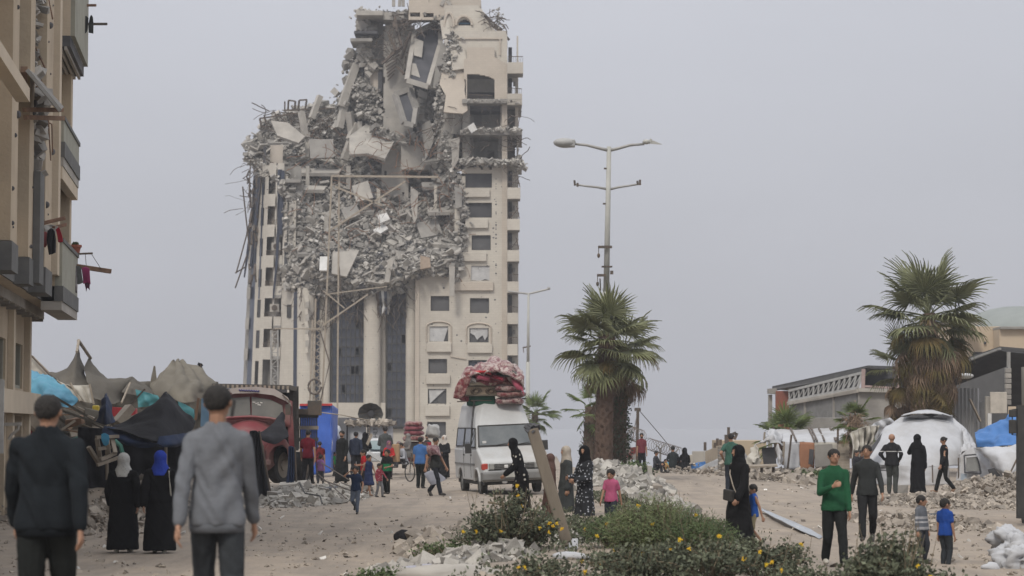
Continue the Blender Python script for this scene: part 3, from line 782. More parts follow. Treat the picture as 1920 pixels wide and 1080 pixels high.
# --- the cascade of rubble itself
def cr(p0, p1, p2, p3, t): return .5 * ((2 * p1) + (p2 - p0) * t + (2 * p0 - 5 * p1 + 4 * p2 - p3) * t * t + (3 * p1 - p0 - 3 * p2 + p3) * t ** 3)
def patch(grid, n, m):
    """Catmull-Rom surface through a grid of points -> rows of points"""
    def line(pts, k):
        out = []
        for i in range(len(pts) - 1):
            a = pts[max(i - 1, 0)]; b_, c = pts[i], pts[i + 1]; d = pts[min(i + 2, len(pts) - 1)]
            for j in range(k): out.append(cr(a, b_, c, d, j / k))
        out.append(pts[-1]); return out
    rows = [line([Vector(p) for p in r_], n) for r_ in grid]
    cols = [line([rows[i][j] for i in range(len(rows))], m) for j in range(len(rows[0]))]
    return [[cols[j][i] for j in range(len(cols))] for i in range(len(cols[0]))]
RG = [[(498, 246, 13), (540, 222, 13), (590, 206, 13), (640, 212, 12), (690, 236, 12), (716, 262, 11), (760, 290, 10), (800, 330, 9), (858, 330, 6)],
      [(478, 292, 11), (520, 268, 11), (570, 262, 10.5), (620, 280, 10), (680, 290, 9), (710, 312, 8), (752, 340, 7.6), (800, 360, 7), (862, 370, 4)],
      [(530, 318, 9), (560, 316, 8), (590, 320, 8), (630, 336, 7), (680, 345, 6.5), (712, 360, 6), (756, 385, 5.5), (800, 400, 5), (864, 405, 2.2)],
      [(552, 350, 4.5), (570, 370, 4.5), (600, 382, 4.2), (640, 395, 4), (680, 405, 3.6), (720, 415, 3.3), (760, 420, 3), (810, 430, 2.6), (866, 440, 1)],
      [(556, 420, 2.2), (572, 430, 2), (600, 440, 1.6), (640, 452, 1.3), (680, 460, 1), (720, 465, .8), (760, 465, .7), (810, 470, .6), (862, 470, .4)],
      [(554, 490, 1), (572, 500, .3), (600, 508, -.3), (640, 520, -.8), (680, 528, -1), (720, 526, -1), (765, 508, -.7), (810, 500, -.2), (852, 500, .2)],
      [(558, 535, 1.6), (574, 540, 1.4), (600, 540, 1.3), (640, 546, 1.2), (680, 548, 1.2), (720, 546, 1.2), (765, 524, .8), (810, 516, .8), (846, 514, .8)]]
rows = patch([[T(*c) for c in r_] for r_ in RG], 8, 8)
nr, ncl = len(rows), len(rows[0])
vs = [p + Vector((noise.noise(p * .5) * .5, -abs(noise.noise(p * .8)) * 1.1, noise.noise(p * .9) * .6)) for r_ in rows for p in r_]
mb = MB(); mb.add(vs, [(i * ncl + j, i * ncl + j + 1, (i + 1) * ncl + j + 1, (i + 1) * ncl + j) for i in range(nr - 1) for j in range(ncl - 1)])
o = mb.build('rubble_slope', rubmat, tower, world=True)
def chunks_on(name, rows, n, sizes, m, seed, fwd=(.0, .9), i0=0, i1=None):
    g = random.Random(seed); mb = MB(); i1 = i1 or nr
    for _ in range(n):
        i = g.uniform(i0, i1 - 1.01); j = g.uniform(0, ncl - 1.01)
        a = rows[int(i)][int(j)]; b_ = rows[int(i) + 1][int(j) + 1]
        p = a.lerp(b_, g.random())
        s_ = g.choice(sizes) * g.choice((.3, .35, .45, .6, .9))
        mb.chunk(p + Vector((g.uniform(-.3, .3), -g.uniform(*fwd), g.uniform(-.2, .3))), s_, g)
    return stuff(mb.build(name, m, tower, world=True))
chunks_on('rubble_chunks', rows, 20000, (.2, .25, .3, .4, .5, .8), rubmat, 21)
chunks_on('rubble_chunks', rows, 3500, (.2, .3, .45, .7), conc_l, 22)
chunks_on('rubble_chunks', rows, 260, (.25, .4, .6), peb_w, 23, (.4, 1.1))
chunks_on('rubble_chunks', rows, 1300, (.25, .4, .7), conc_d, 24)
# flat and long pieces: boards, fallen beams
g = random.Random(5); mb = MB(); mb2 = MB()
for _ in range(300):
    i, j = g.randrange(0, nr), g.randrange(0, ncl); p = rows[i][j] + Vector((0, -.7, .1))
    M = Euler((g.uniform(-1.2, 1.2), g.uniform(-.7, .7), g.uniform(0, 3))).to_matrix()
    (mb if g.random() < .6 else mb2).box(p, (g.uniform(.6, 2.6), g.uniform(.25, 1.0), g.uniform(.1, .25)), M)
stuff(mb.build('broken_boards', conc_l, tower, world=True)); stuff(mb2.build('broken_boards', rubmat, tower, world=True))
# debris crusts along every torn edge, as real lumps: (polyline px,py,dy), count, spread in metres, size
def crust(pts, n, spread, sizes, m, seed):
    g = random.Random(seed); mb = MB(); P_ = [T(*p) for p in pts]
    seg = [(P_[i + 1] - P_[i]).length for i in range(len(P_) - 1)]; tot = sum(seg)
    for _ in range(int(n * 1.8)):
        t = g.random() * tot; i = 0
        while t > seg[i] and i < len(seg) - 1: t -= seg[i]; i += 1
        p = P_[i].lerp(P_[i + 1], t / seg[i])
        mb.chunk(p + Vector((g.gauss(0, spread * .62), g.uniform(-.6, .6), g.gauss(0, spread * .45))), g.choice(sizes) * g.choice((.25, .35, .45, .6, 1.0)), g)
    return stuff(mb.build('debris_crust', m, tower, world=True))
crust([(480, 300, 11), (490, 268, 11), (530, 228, 12), (600, 210, 12), (650, 214, 11)], 900, .9, (.3, .5, .7, 1.0), rubmat, 31)
crust([(650, 240, 8), (655, 200, 8), (668, 170, 7), (690, 172, 6), (706, 230, 6)], 700, 1.1, (.3, .5, .8), rubmat, 32)
crust([(662, 100, 7), (664, 150, 7), (672, 180, 7)], 180, .6, (.3, .6, .9), conc, 33)
crust([(682, 22, 6), (690, 60, 6), (684, 100, 6), (700, 130, 6)], 330, .6, (.3, .5, .9), conc_l, 34)
crust([(700, 24, 5), (760, 26, 4), (835, 36, 2), (845, 70, 1)], 240, .5, (.2, .3, .5), conc, 35)
crust([(846, 60, .5), (850, 95, .3), (842, 130, .3), (830, 180, .6), (826, 240, 1), (846, 300, .6), (862, 360, .2), (870, 420, 0), (862, 470, 0), (850, 512, 0)], 1100, .6, (.2, .3, .4, .6), rubmat, 36)
crust([(870, 246, -.6), (920, 245, -.8), (978, 245, -.8)], 150, .2, (.15, .3, .5), rub_l, 37)
crust([(866, 302, -.6), (920, 306, -.6), (978, 304, -.8), (975, 316, -.8)], 360, .3, (.2, .35, .6), rub_l, 38)
crust([(872, 190, -.7), (940, 190, -.8), (975, 194, -.8)], 90, .2, (.12, .2, .3), rub_l, 39)
crust([(800, 170, 5), (812, 240, 4), (830, 300, 3), (842, 400, 2)], 500, .9, (.3, .6, .9), conc, 40)
crust([(555, 535, .4), (610, 545, 0), (690, 552, 0), (760, 540, .3)], 520, .6, (.2, .35, .6), rubmat, 41)
crust([(530, 330, 3), (548, 372, 1), (556, 430, .8), (552, 490, .8), (540, 540, .6)], 360, .7, (.2, .4, .7), rubmat, 42)
crust([(476, 300, 10.5), (500, 318, 9), (530, 330, 5)], 300, .6, (.3, .5), rubmat, 43)
crust([(700, 240, 4), (740, 262, 4), (800, 262, 3)], 200, .6, (.3, .5, .8), conc, 44)
crust([(930, 20, 1), (945, 55, .6), (905, 30, 1)], 60, .4, (.2, .3), conc, 45)
for (x0, x1, y, d) in ((556, 640, 318, 6.5), (560, 612, 350, 4.6), (640, 705, 390, 4.2), (560, 606, 404, 3), (790, 862, 345, 3), (800, 866, 392, 2), (556, 600, 470, .9), (806, 860, 452, 1), (486, 556, 300, 10), (500, 600, 262, 11), (640, 705, 212, 8), (790, 850, 298, 3.4)):
    a = g.uniform(-5, 5); plate('broken_floor', [(x0, y), (x1, y + a), (x1 - 4, y + a + 7), (x0 + 3, y + 9)], d, d - 1.6, .35, g.choice((conc, conc_l)))
for (x, y0, y1, d) in ((562, 300, 350, 6), (596, 262, 318, 9), (640, 300, 345, 6), (604, 404, 440, 2.4), (838, 300, 345, 2), (852, 392, 440, .8), (500, 262, 300, 10.4), (526, 240, 262, 11), (700, 345, 392, 5), (812, 345, 392, 2.6), (660, 212, 250, 7)):
    pbox('broken_pillar', x, x + g.uniform(5, 10), y0, y1, d - 1.2, d - .4, g.choice((conc_l, conc, stone)))
mb = MB()
for _ in range(120):
    x, y = g.uniform(785, 945), g.uniform(330, 838); r_ = g.choice((.03, .04, .05, .08)); x = x if y > 520 or x > 892 else 930
    mb.ell(T(x, y, 0), (r_ * 1.3, .012, r_), 7, 4)
for _ in range(24): mb.ell(T(g.choice((563, 575, 690, 703)) + g.uniform(-5, 5), g.uniform(560, 830), -.98), (.04, .05, .04), 6, 4)
stuff(mb.build('shell_scar', conc_d, tower, world=True))
# pillars that stick out of the wreck
mb = MB()
for a, b_, w_ in (((584, 222), (600, 180), .5), ((576, 295), (578, 250), .4), ((573, 258), (565, 210), .5), ((655, 262), (668, 232), .55), ((645, 300), (662, 250), .6), ((690, 160), (680, 175), .5), ((640, 200), (668, 120), .7), ((636, 240), (652, 170), .6), ((846, 312), (842, 260), .9), ((836, 260), (840, 210), 1.0), ((850, 250), (856, 214), .9), ((828, 300), (832, 240), .7), ((655, 210), (660, 250), .6)):
    mb.beam(T(*a, 6 if a[0] < 700 else 1.2), T(*b_, 6.5 if a[0] < 700 else .8), w_)
stuff(mb.build('broken_beams', conc_l, tower, world=True))
# twisted bars and hanging rods
g = random.Random(9)
def bars(zone, n, L_, m, w_=.05, seed=1, down=.4):
    g = random.Random(seed); mb = MB()
    x0, x1, y0, y1, d0, d1 = zone
    for _ in range(n):
        p = T(g.uniform(x0, x1), g.uniform(y0, y1), g.uniform(d0, d1)); pts = [p]
        d = Vector((g.uniform(-1, 1), g.uniform(-.5, .2), g.uniform(-1, 1 - down))).normalized()
        for k in range(4):
            d = (d + Vector((g.uniform(-.5, .5), g.uniform(-.2, .2), g.uniform(-.5, .3)))).normalized(); pts.append(pts[-1] + d * L_ * g.uniform(.1, .3))
        mb.tube(pts, w_ * g.uniform(.3, .9), 4)
    return stuff(mb.build('rebar', m, tower, world=True))
bars((735, 840, 24, 56, 2, 4.5), 60, 2.4, iron, .045, 1); bars((718, 765, 55, 110, 3.5, 4.8), 45, 1.8, iron, .045, 2); bars((560, 870, 240, 520, -.5, 1), 170, 2.2, rust, .045, 3)
bars((560, 770, 530, 590, -.8, 1), 130, 2.4, iron, .05, 4, 1.2); bars((905, 938, 28, 52, .2, 1.5), 34, 1.6, iron, .06, 5); bars((490, 640, 205, 250, 9, 11), 90, 2.2, iron, .06, 6)
bars((800, 870, 200, 420, -.2, 2), 80, 2.2, iron, .05, 7, 1.0); bars((950, 978, 200, 330, -1, .5), 40, 1.6, iron, .045, 8); bars((840, 940, 190, 310, -1.1, 0), 50, 1.3, iron, .04, 9); bars((455, 530, 300, 400, 6, 9), 60, 2.2, iron, .05, 10)
mb = MB()   # louvred screen that hangs on the core wall, beams of the roof truss
for i in range(7): mb.beam(T(722 + i * .8, 112 + i * 6.5, 4.4), T(750 - i * 1.8, 96 + i * 7, 4.4), .13)
for a, b_ in (((738, 52), (838, 22)), ((736, 42), (832, 26)), ((738, 42), (739, 52)), ((740, 30), (744, 60)), ((716, 120), (755, 84)), ((752, 110), (770, 60)), ((745, 125), (758, 139)), ((900, 28), (942, 56)), ((905, 24), (955, 75)), ((904, 34), (936, 58)), ((728, 60), (742, 95)), ((744, 54), (752, 84))):
    mb.beam(T(*a, 3.4 if a[0] < 880 else .9), T(*b_, 2.4 if a[0] < 880 else .8), .22)
stuff(mb.build('twisted_trusses', iron, tower, world=True))
mb = MB()   # rails and frames on the collapsed roof
for a, b_ in (((533, 207), (633, 203)), ((534, 207), (534, 190)), ((540, 206), (541, 188)), ((541, 188), (554, 190)), ((552, 206), (554, 190)), ((559, 206), (561, 188)), ((561, 188), (576, 187)), ((572, 206), (575, 188)), ((487, 222), (560, 212)), ((487, 222), (490, 238)), ((490, 238), (520, 237)), ((458, 298), (490, 300)), ((496, 218), (500, 236))):
    mb = MB(); mb.beam(T(*a, 10.6), T(*b_, 10.5), .14); mb.build('roof_rail', iron, tower, world=True)
mb = MB()
for a, b_ in (((827, 10), (833, 0)), ((838, 2), (845, 10)), ((738, 12), (738, -6)), ((749, 12), (750, -6)), ((756, 12), (756, -6)), ((838, 0), (838, -12))): mb = MB(); mb.beam(T(*a, 2), T(*b_, 2), .3); mb.build('antenna_stub', conc_l, tower, world=True)
# hanging cladding drip down the pier at 500
for i in range(9):
    plate('cladding_shard', [(574 + i % 2 * 3 - 4, 555 + i * 12), (581 + i % 2 * 3 - 4, 553 + i * 12), (580 - i % 3, 565 + i * 12), (573, 567 + i * 12)], -.9, -.9, .25, conc_l if i % 2 else stone)
# dangling torn cloth in the second glass bay
for (x, m_) in ((709, iron), (716, white), (722, glassb), (712, conc_d), (727, conc)):
    mb = MB(); mb.tube([T(x, 535, -.3), T(x + 2, 560, -.5), T(x - 2 + (x % 3) * 3, 578, -.4), T(x + 1, 590, -.4)], [.25, .3, .2, .05], 5); mb.build('hanging_scrap', m_, tower, world=True)

# ------------------------------------------------------------------ steel frame of the broken billboard mast before the tower
BY = 190.0
mast = thing('billboard_mast', 'tall rusted steel lattice frame with diagonal stays before the glass front', 'mast', (P(612, 848, BY)))
def Bp(px, py, dy=0): return P(px, py, BY + dy)
for (a, b_) in (((600, 850), (622, 330)), ((632, 850), (636, 330)), ((585, 850), (592, 560)), ((578, 850), (586, 600))):
    mb = MB(); mb.beam(Bp(*a), Bp(*b_), .14); mb.build('post', tanst, mast, world=True)
for (a, b_, w_) in (((622, 330), (822, 332), .26), ((622, 430), (760, 340), .22), ((628, 350), (716, 385), .22), ((605, 610), (690, 552), .2), ((606, 545), (646, 578), .16), ((610, 552), (726, 537), .14), ((515, 616), (602, 617), .16)):
    mb = MB(); mb.beam(Bp(*a, -.3), Bp(*b_, -.3), w_ * .65); mb.build('beam', tanst, mast, world=True)
mb = MB()
for i in range(18):
    y = 600 + i * 13; mb.beam(Bp(586, y), Bp(600, y + 10), .07); mb.beam(Bp(600, y), Bp(586, y + 10), .07)
for i in range(10): mb.beam(Bp(598 + i * 4, 606), Bp(598 + i * 4 + rnd.uniform(-4, 4), 602 - rnd.uniform(0, 6)), .06)
mb.build('lattice', tanst, mast, world=True)
mb = MB(); mb.tube([Bp(590 + 12 * math.cos(t / 3), 725 + 14 * math.sin(t / 3), -.4) for t in range(19)], .08, 4); mb.tube([Bp(600, 620), Bp(618, 680, -.5), Bp(600, 755)], .06, 4); mb.tube([Bp(636, 500), Bp(640, 560), Bp(650, 575)], .05, 4); mb.build('loose_cable', iron, mast, world=True)
lat = thing('lattice_mast', 'short grey lattice mast rising above the truck cargo box', 'mast', P(514, 848, 185))
for x in (508, 521):
    mb = MB(); mb.beam(P(x, 850, 185), P(x, 619, 185), .12); mb.build('post', steel, lat, world=True)
mb = MB()
for i in range(17):
    y = 622 + i * 13; a, b_ = (508, 521) if i % 2 else (521, 508); mb.beam(P(a, y, 185), P(b_, y + 13, 185), .06); mb.beam(P(508, y, 185), P(521, y, 185), .05)
mb.build('lattice', steel, lat, world=True)
# ------------------------------------------------------------------ left apartment block
# its street front recedes from (x=-8.7, y=39) to (x=-10.9, y=57); built in its own axes: u along the front, v out of it, z up
LA, LB = Vector((-8.72, 38.8, 0)), Vector((-10.9, 57.0, 0))
ldir = (LB - LA).normalized(); lout = Vector((ldir.y, -ldir.x, 0))
LA = LA - lout * .5; LB = LB - lout * .5
blk = thing('apartment_block', 'tan apartment block on the left with battered front and overhanging upper floors', 'building', LA)
plas = mat('tan_plaster', (.48, .395, .29), .92, (.41, .335, .245), 1.2, bump=.4, bscale=14, dirt=.25, dirtcol=(.26, .21, .16))
plas2 = mat('pale_plaster', (.56, .475, .365), .92, (.48, .405, .31), 1.2, bump=.3, bscale=14, dirt=.2, dirtcol=(.33, .28, .22))
greyb = mat('grey_plaster_band', (.15, .15, .145), .9, (.11, .11, .108), 2, bump=.3)
greyg = mat('greenish_plaster', (.33, .325, .27), .9, (.27, .265, .22), 2, dirt=.3, dirtcol=(.2, .19, .16))
def U(u, v, z): return LA + ldir * u + lout * v + Vector((0, 0, z))
def ubox(mb, u0, u1, v0, v1, z0, z1):
    return mb.add([U(u, v, z) for z in (z0, z1) for v in (v0, v1) for u in (u0, u1)], [(0, 2, 3, 1), (4, 5, 7, 6), (0, 1, 5, 4), (2, 6, 7, 3), (0, 4, 6, 2), (1, 3, 7, 5)])
def ub(name, m, *b, parent=None, label=None, bevel=0):
    mb = MB(); ubox(mb, *b); return tag(mb.build(name, m, parent or blk, world=True, bevel=bevel), label)
def upx(px):      # u where the front plane shows at column px (v=0)
    k = (px - 960) / F
    # LA.x + ldir.x u = k (LA.y + ldir.y u)
    return (k * LA.y - LA.x) / (ldir.x - k * ldir.y)
U0, U1 = -12.0, (LB - LA).length
# lower storey walls set back 1.2 m
Z1 = 4.72
def uwall(name, m, u0, u1, v0, v1, z0, z1, holes):
    us = sorted(set([u0, u1] + [h[0] for h in holes] + [h[1] for h in holes])); zs = sorted(set([z0, z1] + [h[2] for h in holes] + [h[3] for h in holes]))
    mb = MB()
    for i in range(len(us) - 1):
        j = 0
        while j < len(zs) - 1:
            cu = (us[i] + us[i + 1]) / 2
            free = lambda q: not any(h[0] < cu < h[1] and h[2] < (zs[q] + zs[q + 1]) / 2 < h[3] for h in holes)
            if not free(j): j += 1; continue
            k = j
            while k + 1 < len(zs) - 1 and free(k + 1): k += 1
            ubox(mb, us[i], us[i + 1], v0, v1, zs[j], zs[k + 1]); j = k + 1
    return mb.build(name, m, blk, world=True)
gl = [(a, a + 3.0, 2.95, 4.0) for a in (-11, -7, -3.2, 1, 5, 9, 13)]
gd = [(a, a + 3.0, 0, 2.3) for a in (-11, -7, -3.2, 1, 5, 9, 13)]
V0 = -.62
uwall('ground_wall', plas, U0, U1 - .6, V0 - .4, V0, -.3, Z1, gl + gd)
for h in gl:
    wn = ub('window', void, h[0] + .01, h[1] - .01, V0 - .3, V0 - .2, h[2] + .01, h[3] - .01)
    mb = MB(); ubox(mb, h[0], h[0] + .1, V0 - .2, V0 - .05, h[2], h[3]); ubox(mb, h[1] - .1, h[1], V0 - .2, V0 - .05, h[2], h[3]); ubox(mb, h[0] + .1, h[1] - .1, V0 - .2, V0 - .05, h[2], h[2] + .08); mb.build('frame', greyg, wn, world=True)
for h in gd: ub('shop_opening', void, h[0], h[1], V0 - 1.5, V0 - 1.3, 0, 2.3)
ub('cornice_beam', plas2, U0, U1 - .5, V0 + .004, V0 + .3, 2.35, 2.85)
for a in (-7.6, -3.7, .4, 4.4, 8.4, 12.4, 16.4): ub('pilaster', plas2, a, a + .42, V0 + .004, V0 + .14, -.3, 2.35); ub('pilaster', plas2, a, a + .42, V0 + .004, V0 + .14, 2.85, Z1)
ub('end_wall', plas, U1 - .6, U1 - .2, -9, V0, -.3, 20)
# overhanging floors
ub('underside', conc_l, U0, U1 - .2, -9, -.3, Z1, Z1 + .22)
for i in range(26): ub('soffit_rib', conc, U0 + i * 1.2, U0 + i * 1.2 + .12, V0, -.32, Z1 - .06, Z1 - .004)
def bay(u0, u1, v, z0, z1, m):
    return ub('bay_wall', m, u0, u1, -.4, v, z0, z1)
holes = []
for z in (6.0, 9.1, 12.2, 15.3, 18.4):
    for u in (-9, -5.5, -.6, 1.2, 4.6, 5.9): holes.append((u, u + 1.25, z + .3, z + 1.65))
# shell hole torn up the middle
holes2 = holes
uwall('upper_wall', plas2, U0, U1 - .2, -.35, 0, Z1 + .22, 21, holes2 + [(8.3, 9.6, 7.0, 9.8), (8.5, 9.8, 9.81, 12.4), (8.2, 9.4, 12.41, 16.8)])
ub('inner_wall', conc_d, U0, U1 - .6, -1.6, -1.4, Z1 + .22, 21)
ub('tower_body', plas, U0, U1 - .6, -9, -1.61, Z1 + .25, 21)
for h in holes2:
    w_ = ub('window', mat('greenish_pane', (.10, .13, .12), .3, spec=.5), h[0] + .01, h[1] - .01, -.26, -.22, h[2] + .01, h[3] - .01)
    mb = MB(); ubox(mb, h[0], h[1], -.2, -.14, h[2], h[2] + .06); ubox(mb, h[0], h[1], -.2, -.14, h[3] - .06, h[3]); ubox(mb, (h[0] + h[1]) / 2 - .03, (h[0] + h[1]) / 2 + .03, -.2, -.14, h[2] + .06, h[3] - .06); mb.build('frame', greyg, w_, world=True)
# projecting pilasters and the stepped grey skirt
for (u0, u1, v) in ((-12, -3.4, .5), (-3.39, -1.2, .3), (2.9, 4.1, .35), (7.0, 8.0, .3), (9.9, 11.6, .38)):
    ub('bay_wall', plas, u0, u1, .004, v, Z1 + .75, 21); ub('grey_skirt', greyb, u0 - .02, u1 + .02, .006, v + .03, Z1 + .2, Z1 + .74)
for (u0, u1) in ((-1.2, 2.9), (4.1, 7.0), (8.0, 9.9), (11.6, 17.9)): ub('grey_skirt', greyb, u0, u1, .006, .05, Z1 + .22, Z1 + .74)
ub('ledge_stone', plas2, -12, 2.0, .51, .75, 7.9, 8.15); ub('ledge_stone', plas, -.9, 3.6, .36, .6, 10.35, 10.6)
# the column of balconies at the far end
BU0, BU1, BV = 13.0, 18.0, .52
for k, (z0, ztop) in enumerate(((Z1 - .02, 6.25), (8.0, 9.05))):
    b_ = ub('balcony', greyg, BU0, BU1, BV - .16, BV, z0 + .55, ztop)
    ub('balcony_floor', conc_l, BU0, BU1, .051, BV - .001, z0, z0 + .2, parent=b_)
    ub('parapet_band', greyb, BU0 - .02, BU1 + .03, BV - .17, BV + .03, z0 + .2, z0 + .549, parent=b_)
    ub('balcony_side', plas if k == 0 else greyg, BU0, BU0 + .15, .051, BV - .161, z0 + .55, ztop, parent=b_)
    ub('balcony_side', plas, BU1 - .15, BU1, .051, BV - .161, z0 + .55, ztop, parent=b_)
    ub('parapet_cap', greyb, BU0 - .03, BU1 + .03, BV - .2, BV + .03, ztop, ztop + .09, parent=b_)
ub('balcony_column', plas2, BU0 - .6, BU0 + .0 - .004, .051, .46, Z1 + .75, 21); ub('balcony_column', plas, BU1 - .6, BU1, .06, BV - .17, 6.36, 8.0); ub('balcony_column', plas, BU1 - .6, BU1, .06, BV - .17, 9.15, 10.84)
ub('balcony_lintel', plas2, BU0, BU1, .3, BV - .02, 7.7, 7.99); ub('balcony_door', void, BU0 + .3, BU1 - .8, .051, .1, 6.3, 7.7)
tp = thing('roof_balcony', 'top balcony with corrugated soffit and drying blankets high on the tan block', 'balcony', U(15, .9, 12.4)) if False else None
b_ = ub('balcony', greyg, BU0 + .6, BU1 + .2, 0.6, .7, 11.1, 13.0); ub('balcony_floor', conc_d, BU0 + .6, BU1 + .2, .051, .599, 10.85, 11.1, parent=b_); ub('balcony_side', plas2, BU0 + .6, BU0 + .75, .051, .599, 11.1, 13.0, parent=b_)
for i in range(4): ub('soffit_step', conc_l, BU0 + .6, BU1 + .2, .46 - i * .12, .52 - i * .12, 10.77, 10.849, parent=b_)
# broken concrete hanging from the hole in the front
g = random.Random(3); mb = MB()
for _ in range(420):
    t = g.random(); z = 6.6 + 11 * t; u = g.choice((8.2, 9.7)) + g.gauss(0, .22) + .3 * noise.noise((z, 0, 0))
    mb.chunk(U(u, g.uniform(-.2, .3), z), g.uniform(.08, .3), g)
for _ in range(60): mb.chunk(U(g.gauss(8.6, .4), g.uniform(0, .4), g.gauss(8.4, .4)), g.uniform(.15, .5), g)
stuff(mb.build('broken_concrete', rubmat, blk, world=True))
mb = MB()
for _ in range(40):
    z = g.uniform(7, 16); u = 8.9; p = U(u + g.uniform(-.5, .5), g.uniform(0, .2), z); mb.tube([p, p + Vector((g.uniform(-.2, .4), g.uniform(-.5, .5), g.uniform(-.6, .1))), p + Vector((g.uniform(-.2, .5), g.uniform(-.5, .5), g.uniform(-1.2, -.3)))], .018, 4)
stuff(mb.build('rebar', rust, blk, world=True))
ub('broken_slab', greyb, 7.9, 8.9, .31, .45, 5.0, 7.3)
# bullet scars
mb = MB()
for _ in range(60):
    b_ = g.choice(((-3.3, -1.3, .305), (3, 4, .355), (7.1, 7.9, .305), (10, 11.5, .385), (-1.1, 2.8, .005))); u, z, v = g.uniform(*b_[:2]), g.uniform(5.6, 14), b_[2]
    r_ = g.choice((.02, .025, .035, .06)); mb.ell(U(u, v, z), (r_ * 1.2, r_ * 1.2, r_ * 1.3), 7, 5)
stuff(mb.build('shell_scar', conc_d, blk, world=True))
# wooden prop with a tilted board over a window
pr = thing('tilted_awning', 'wooden frame propping a slanting metal sheet awning on the tan block front', 'awning', P(80, 215, 45))
for a, b_, w_ in (((45, 130), (45, 215), .14), ((46, 206), (116, 206), .09), ((48, 220), (118, 222), .09)):
    mb = MB(); mb.beam(P(*a, 45), P(*b_, 46.5), w_); mb.build('timber', wood, pr, world=True)
mb = MB(); mb.slab([P(50, 132, 44.7), P(54, 128, 46.6), P(118, 202, 46.8), P(112, 208, 44.9)], .05); mb.build('metal_sheet', conc, pr, world=True)
mb = MB(); mb.beam(P(50, 131, 44.6), P(113, 208, 44.8), .07); mb.build('edge_rail', steel, pr, world=True)
# poles that carry washing, each with its clothes as things of their own
cl = lambda n, c, c2=None: mat(n, c, .95, c2, 3, bump=.3, sheen=.2)
def sheet(name, grid, m, n=5, k=5, wr=.03, solid=.012, parent=None, seed=0, wsc=2.5, fold=0, fdir=None, world=True):
    """cloth through a grid of points, wrinkled along its normal"""
    rows = patch(grid, n, k); nr_, nc_ = len(rows), len(rows[0]); vs = []
    for i in range(nr_):
        for j in range(nc_):
            p = rows[i][j]
            a = rows[min(i + 1, nr_ - 1)][j] - rows[max(i - 1, 0)][j]; b_ = rows[i][min(j + 1, nc_ - 1)] - rows[i][max(j - 1, 0)]
            nn = a.cross(b_)
            if nn.length < 1e-9: nn = Vector((0, -1, 0))
            nn.normalize()
            d = noise.noise(p * wsc + Vector((seed, 0, 0))) * wr + noise.noise(p * wsc * 3 + Vector((0, seed, 0))) * wr * .6 - abs(noise.noise(Vector((p.x * wsc * 2.2 + p.z * wsc, p.y * wsc, p.z * wsc * .7 + seed)))) * wr * 1.1
            if fold: d += abs(math.sin(j / max(1, nc_ - 1) * fold * PI + 2 * noise.noise(p * wsc * .5))) * wr * 1.6
            vs.append(p + nn * d)
    mb = MB(); mb.add(vs, [(i * nc_ + j, i * nc_ + j + 1, (i + 1) * nc_ + j + 1, (i + 1) * nc_ + j) for i in range(nr_ - 1) for j in range(nc_ - 1)])
    return mb.build(name, m, parent, world=world, smooth=True, solid=solid)
def pg(Y, rows):      # rows of (px,py[,dY])
    return [[P(p[0], p[1], Y + (p[2] if len(p) > 2 else 0)) for p in r_] for r_ in rows]
def pole(label, a, b_, Y, w_=.07, m=wood, Y2=None):
    mb = MB(); mb.beam(P(*a, Y), P(*b_, Y2 or Y + .4), w_); o = mb.build('timber_pole', m, bevel=.008); tag(o, label, 'pole', 'drying poles on the tan block')
    return o
pole('topmost drying pole jutting from the top balcony', (135, 10), (180, 10), 56, .06, rust)
pole('second drying pole down, jutting from the top balcony', (135, 45), (201, 45), 56, .06, iron)
pole('rusty angled drying pole over the middle window, upper of the pair', (74, 420), (121, 409), 48.4, .08, rust)
pole('rusty short drying pole over the middle window, lower of the pair', (100, 427), (123, 421), 48.4, .07, rust)
pole('thin grey pole beside the flower pot balcony', (146, 476), (173, 475), 56.5, .05, iron)
pole('thick weathered plank pole carrying the magenta top', (143, 499), (208, 509), 56.3, .11, wood)
def cloth(label, Y, rows, m, cat='clothes', fold=0, wr=.03, name='hanging_cloth', grp='washing on the tan block'):
    o = sheet(name, pg(Y, rows), m, 4, 4, wr, .012, fold=fold, seed=len(label)); return tag(o, label, cat, grp)
cloth('long grey striped blanket hung over the top balcony rail', 55.9, [[(137, 5), (148, 4), (158, 5)], [(139, 22), (149, 24), (159, 26)], [(141, 36), (151, 37), (160, 38)]], add_pattern(cl('blanket_grey', (.2, .19, .2)), 'wave', 2.2, (.09, .085, .09), .4), fold=3)
cloth('small dark garment on the second topmost pole', 55.8, [[(168, 32), (171, 28), (174, 32)], [(166, 46), (171, 46), (175, 46)], [(166, 61), (171, 62), (175, 63)]], cl('cloth_dark', (.045, .05, .05)))
cloth('dark shawl bunched beside the striped blanket', 55.7, [[(158, 30), (162, 30), (166, 34)], [(156, 46), (160, 50), (164, 54)], [(158, 62), (160, 62), (162, 60)]], cl('cloth_dark', (.045, .05, .05)))
cloth('black coat hanging lowest in the window bunch', 48.2, [[(90, 432), (97, 428), (103, 434)], [(88, 450), (97, 448), (105, 450)], [(92, 478), (97, 477), (104, 474)]], cl('cloth_black', (.018, .018, .02)), fold=2)
cloth('bright red garment at the right of the window bunch', 48.1, [[(104, 430), (110, 426), (113, 432)], [(107, 442), (112, 440), (117, 444)], [(109, 454), (113, 455), (118, 453)]], cl('cloth_red', (.38, .015, .03)))
cloth('faded red shirt at the left of the window bunch', 48.3, [[(80, 436), (84, 434), (88, 436)], [(81, 448), (85, 448), (88, 448)], [(82, 462), (85, 464), (88, 460)]], cl('cloth_dullred', (.28, .08, .08)))
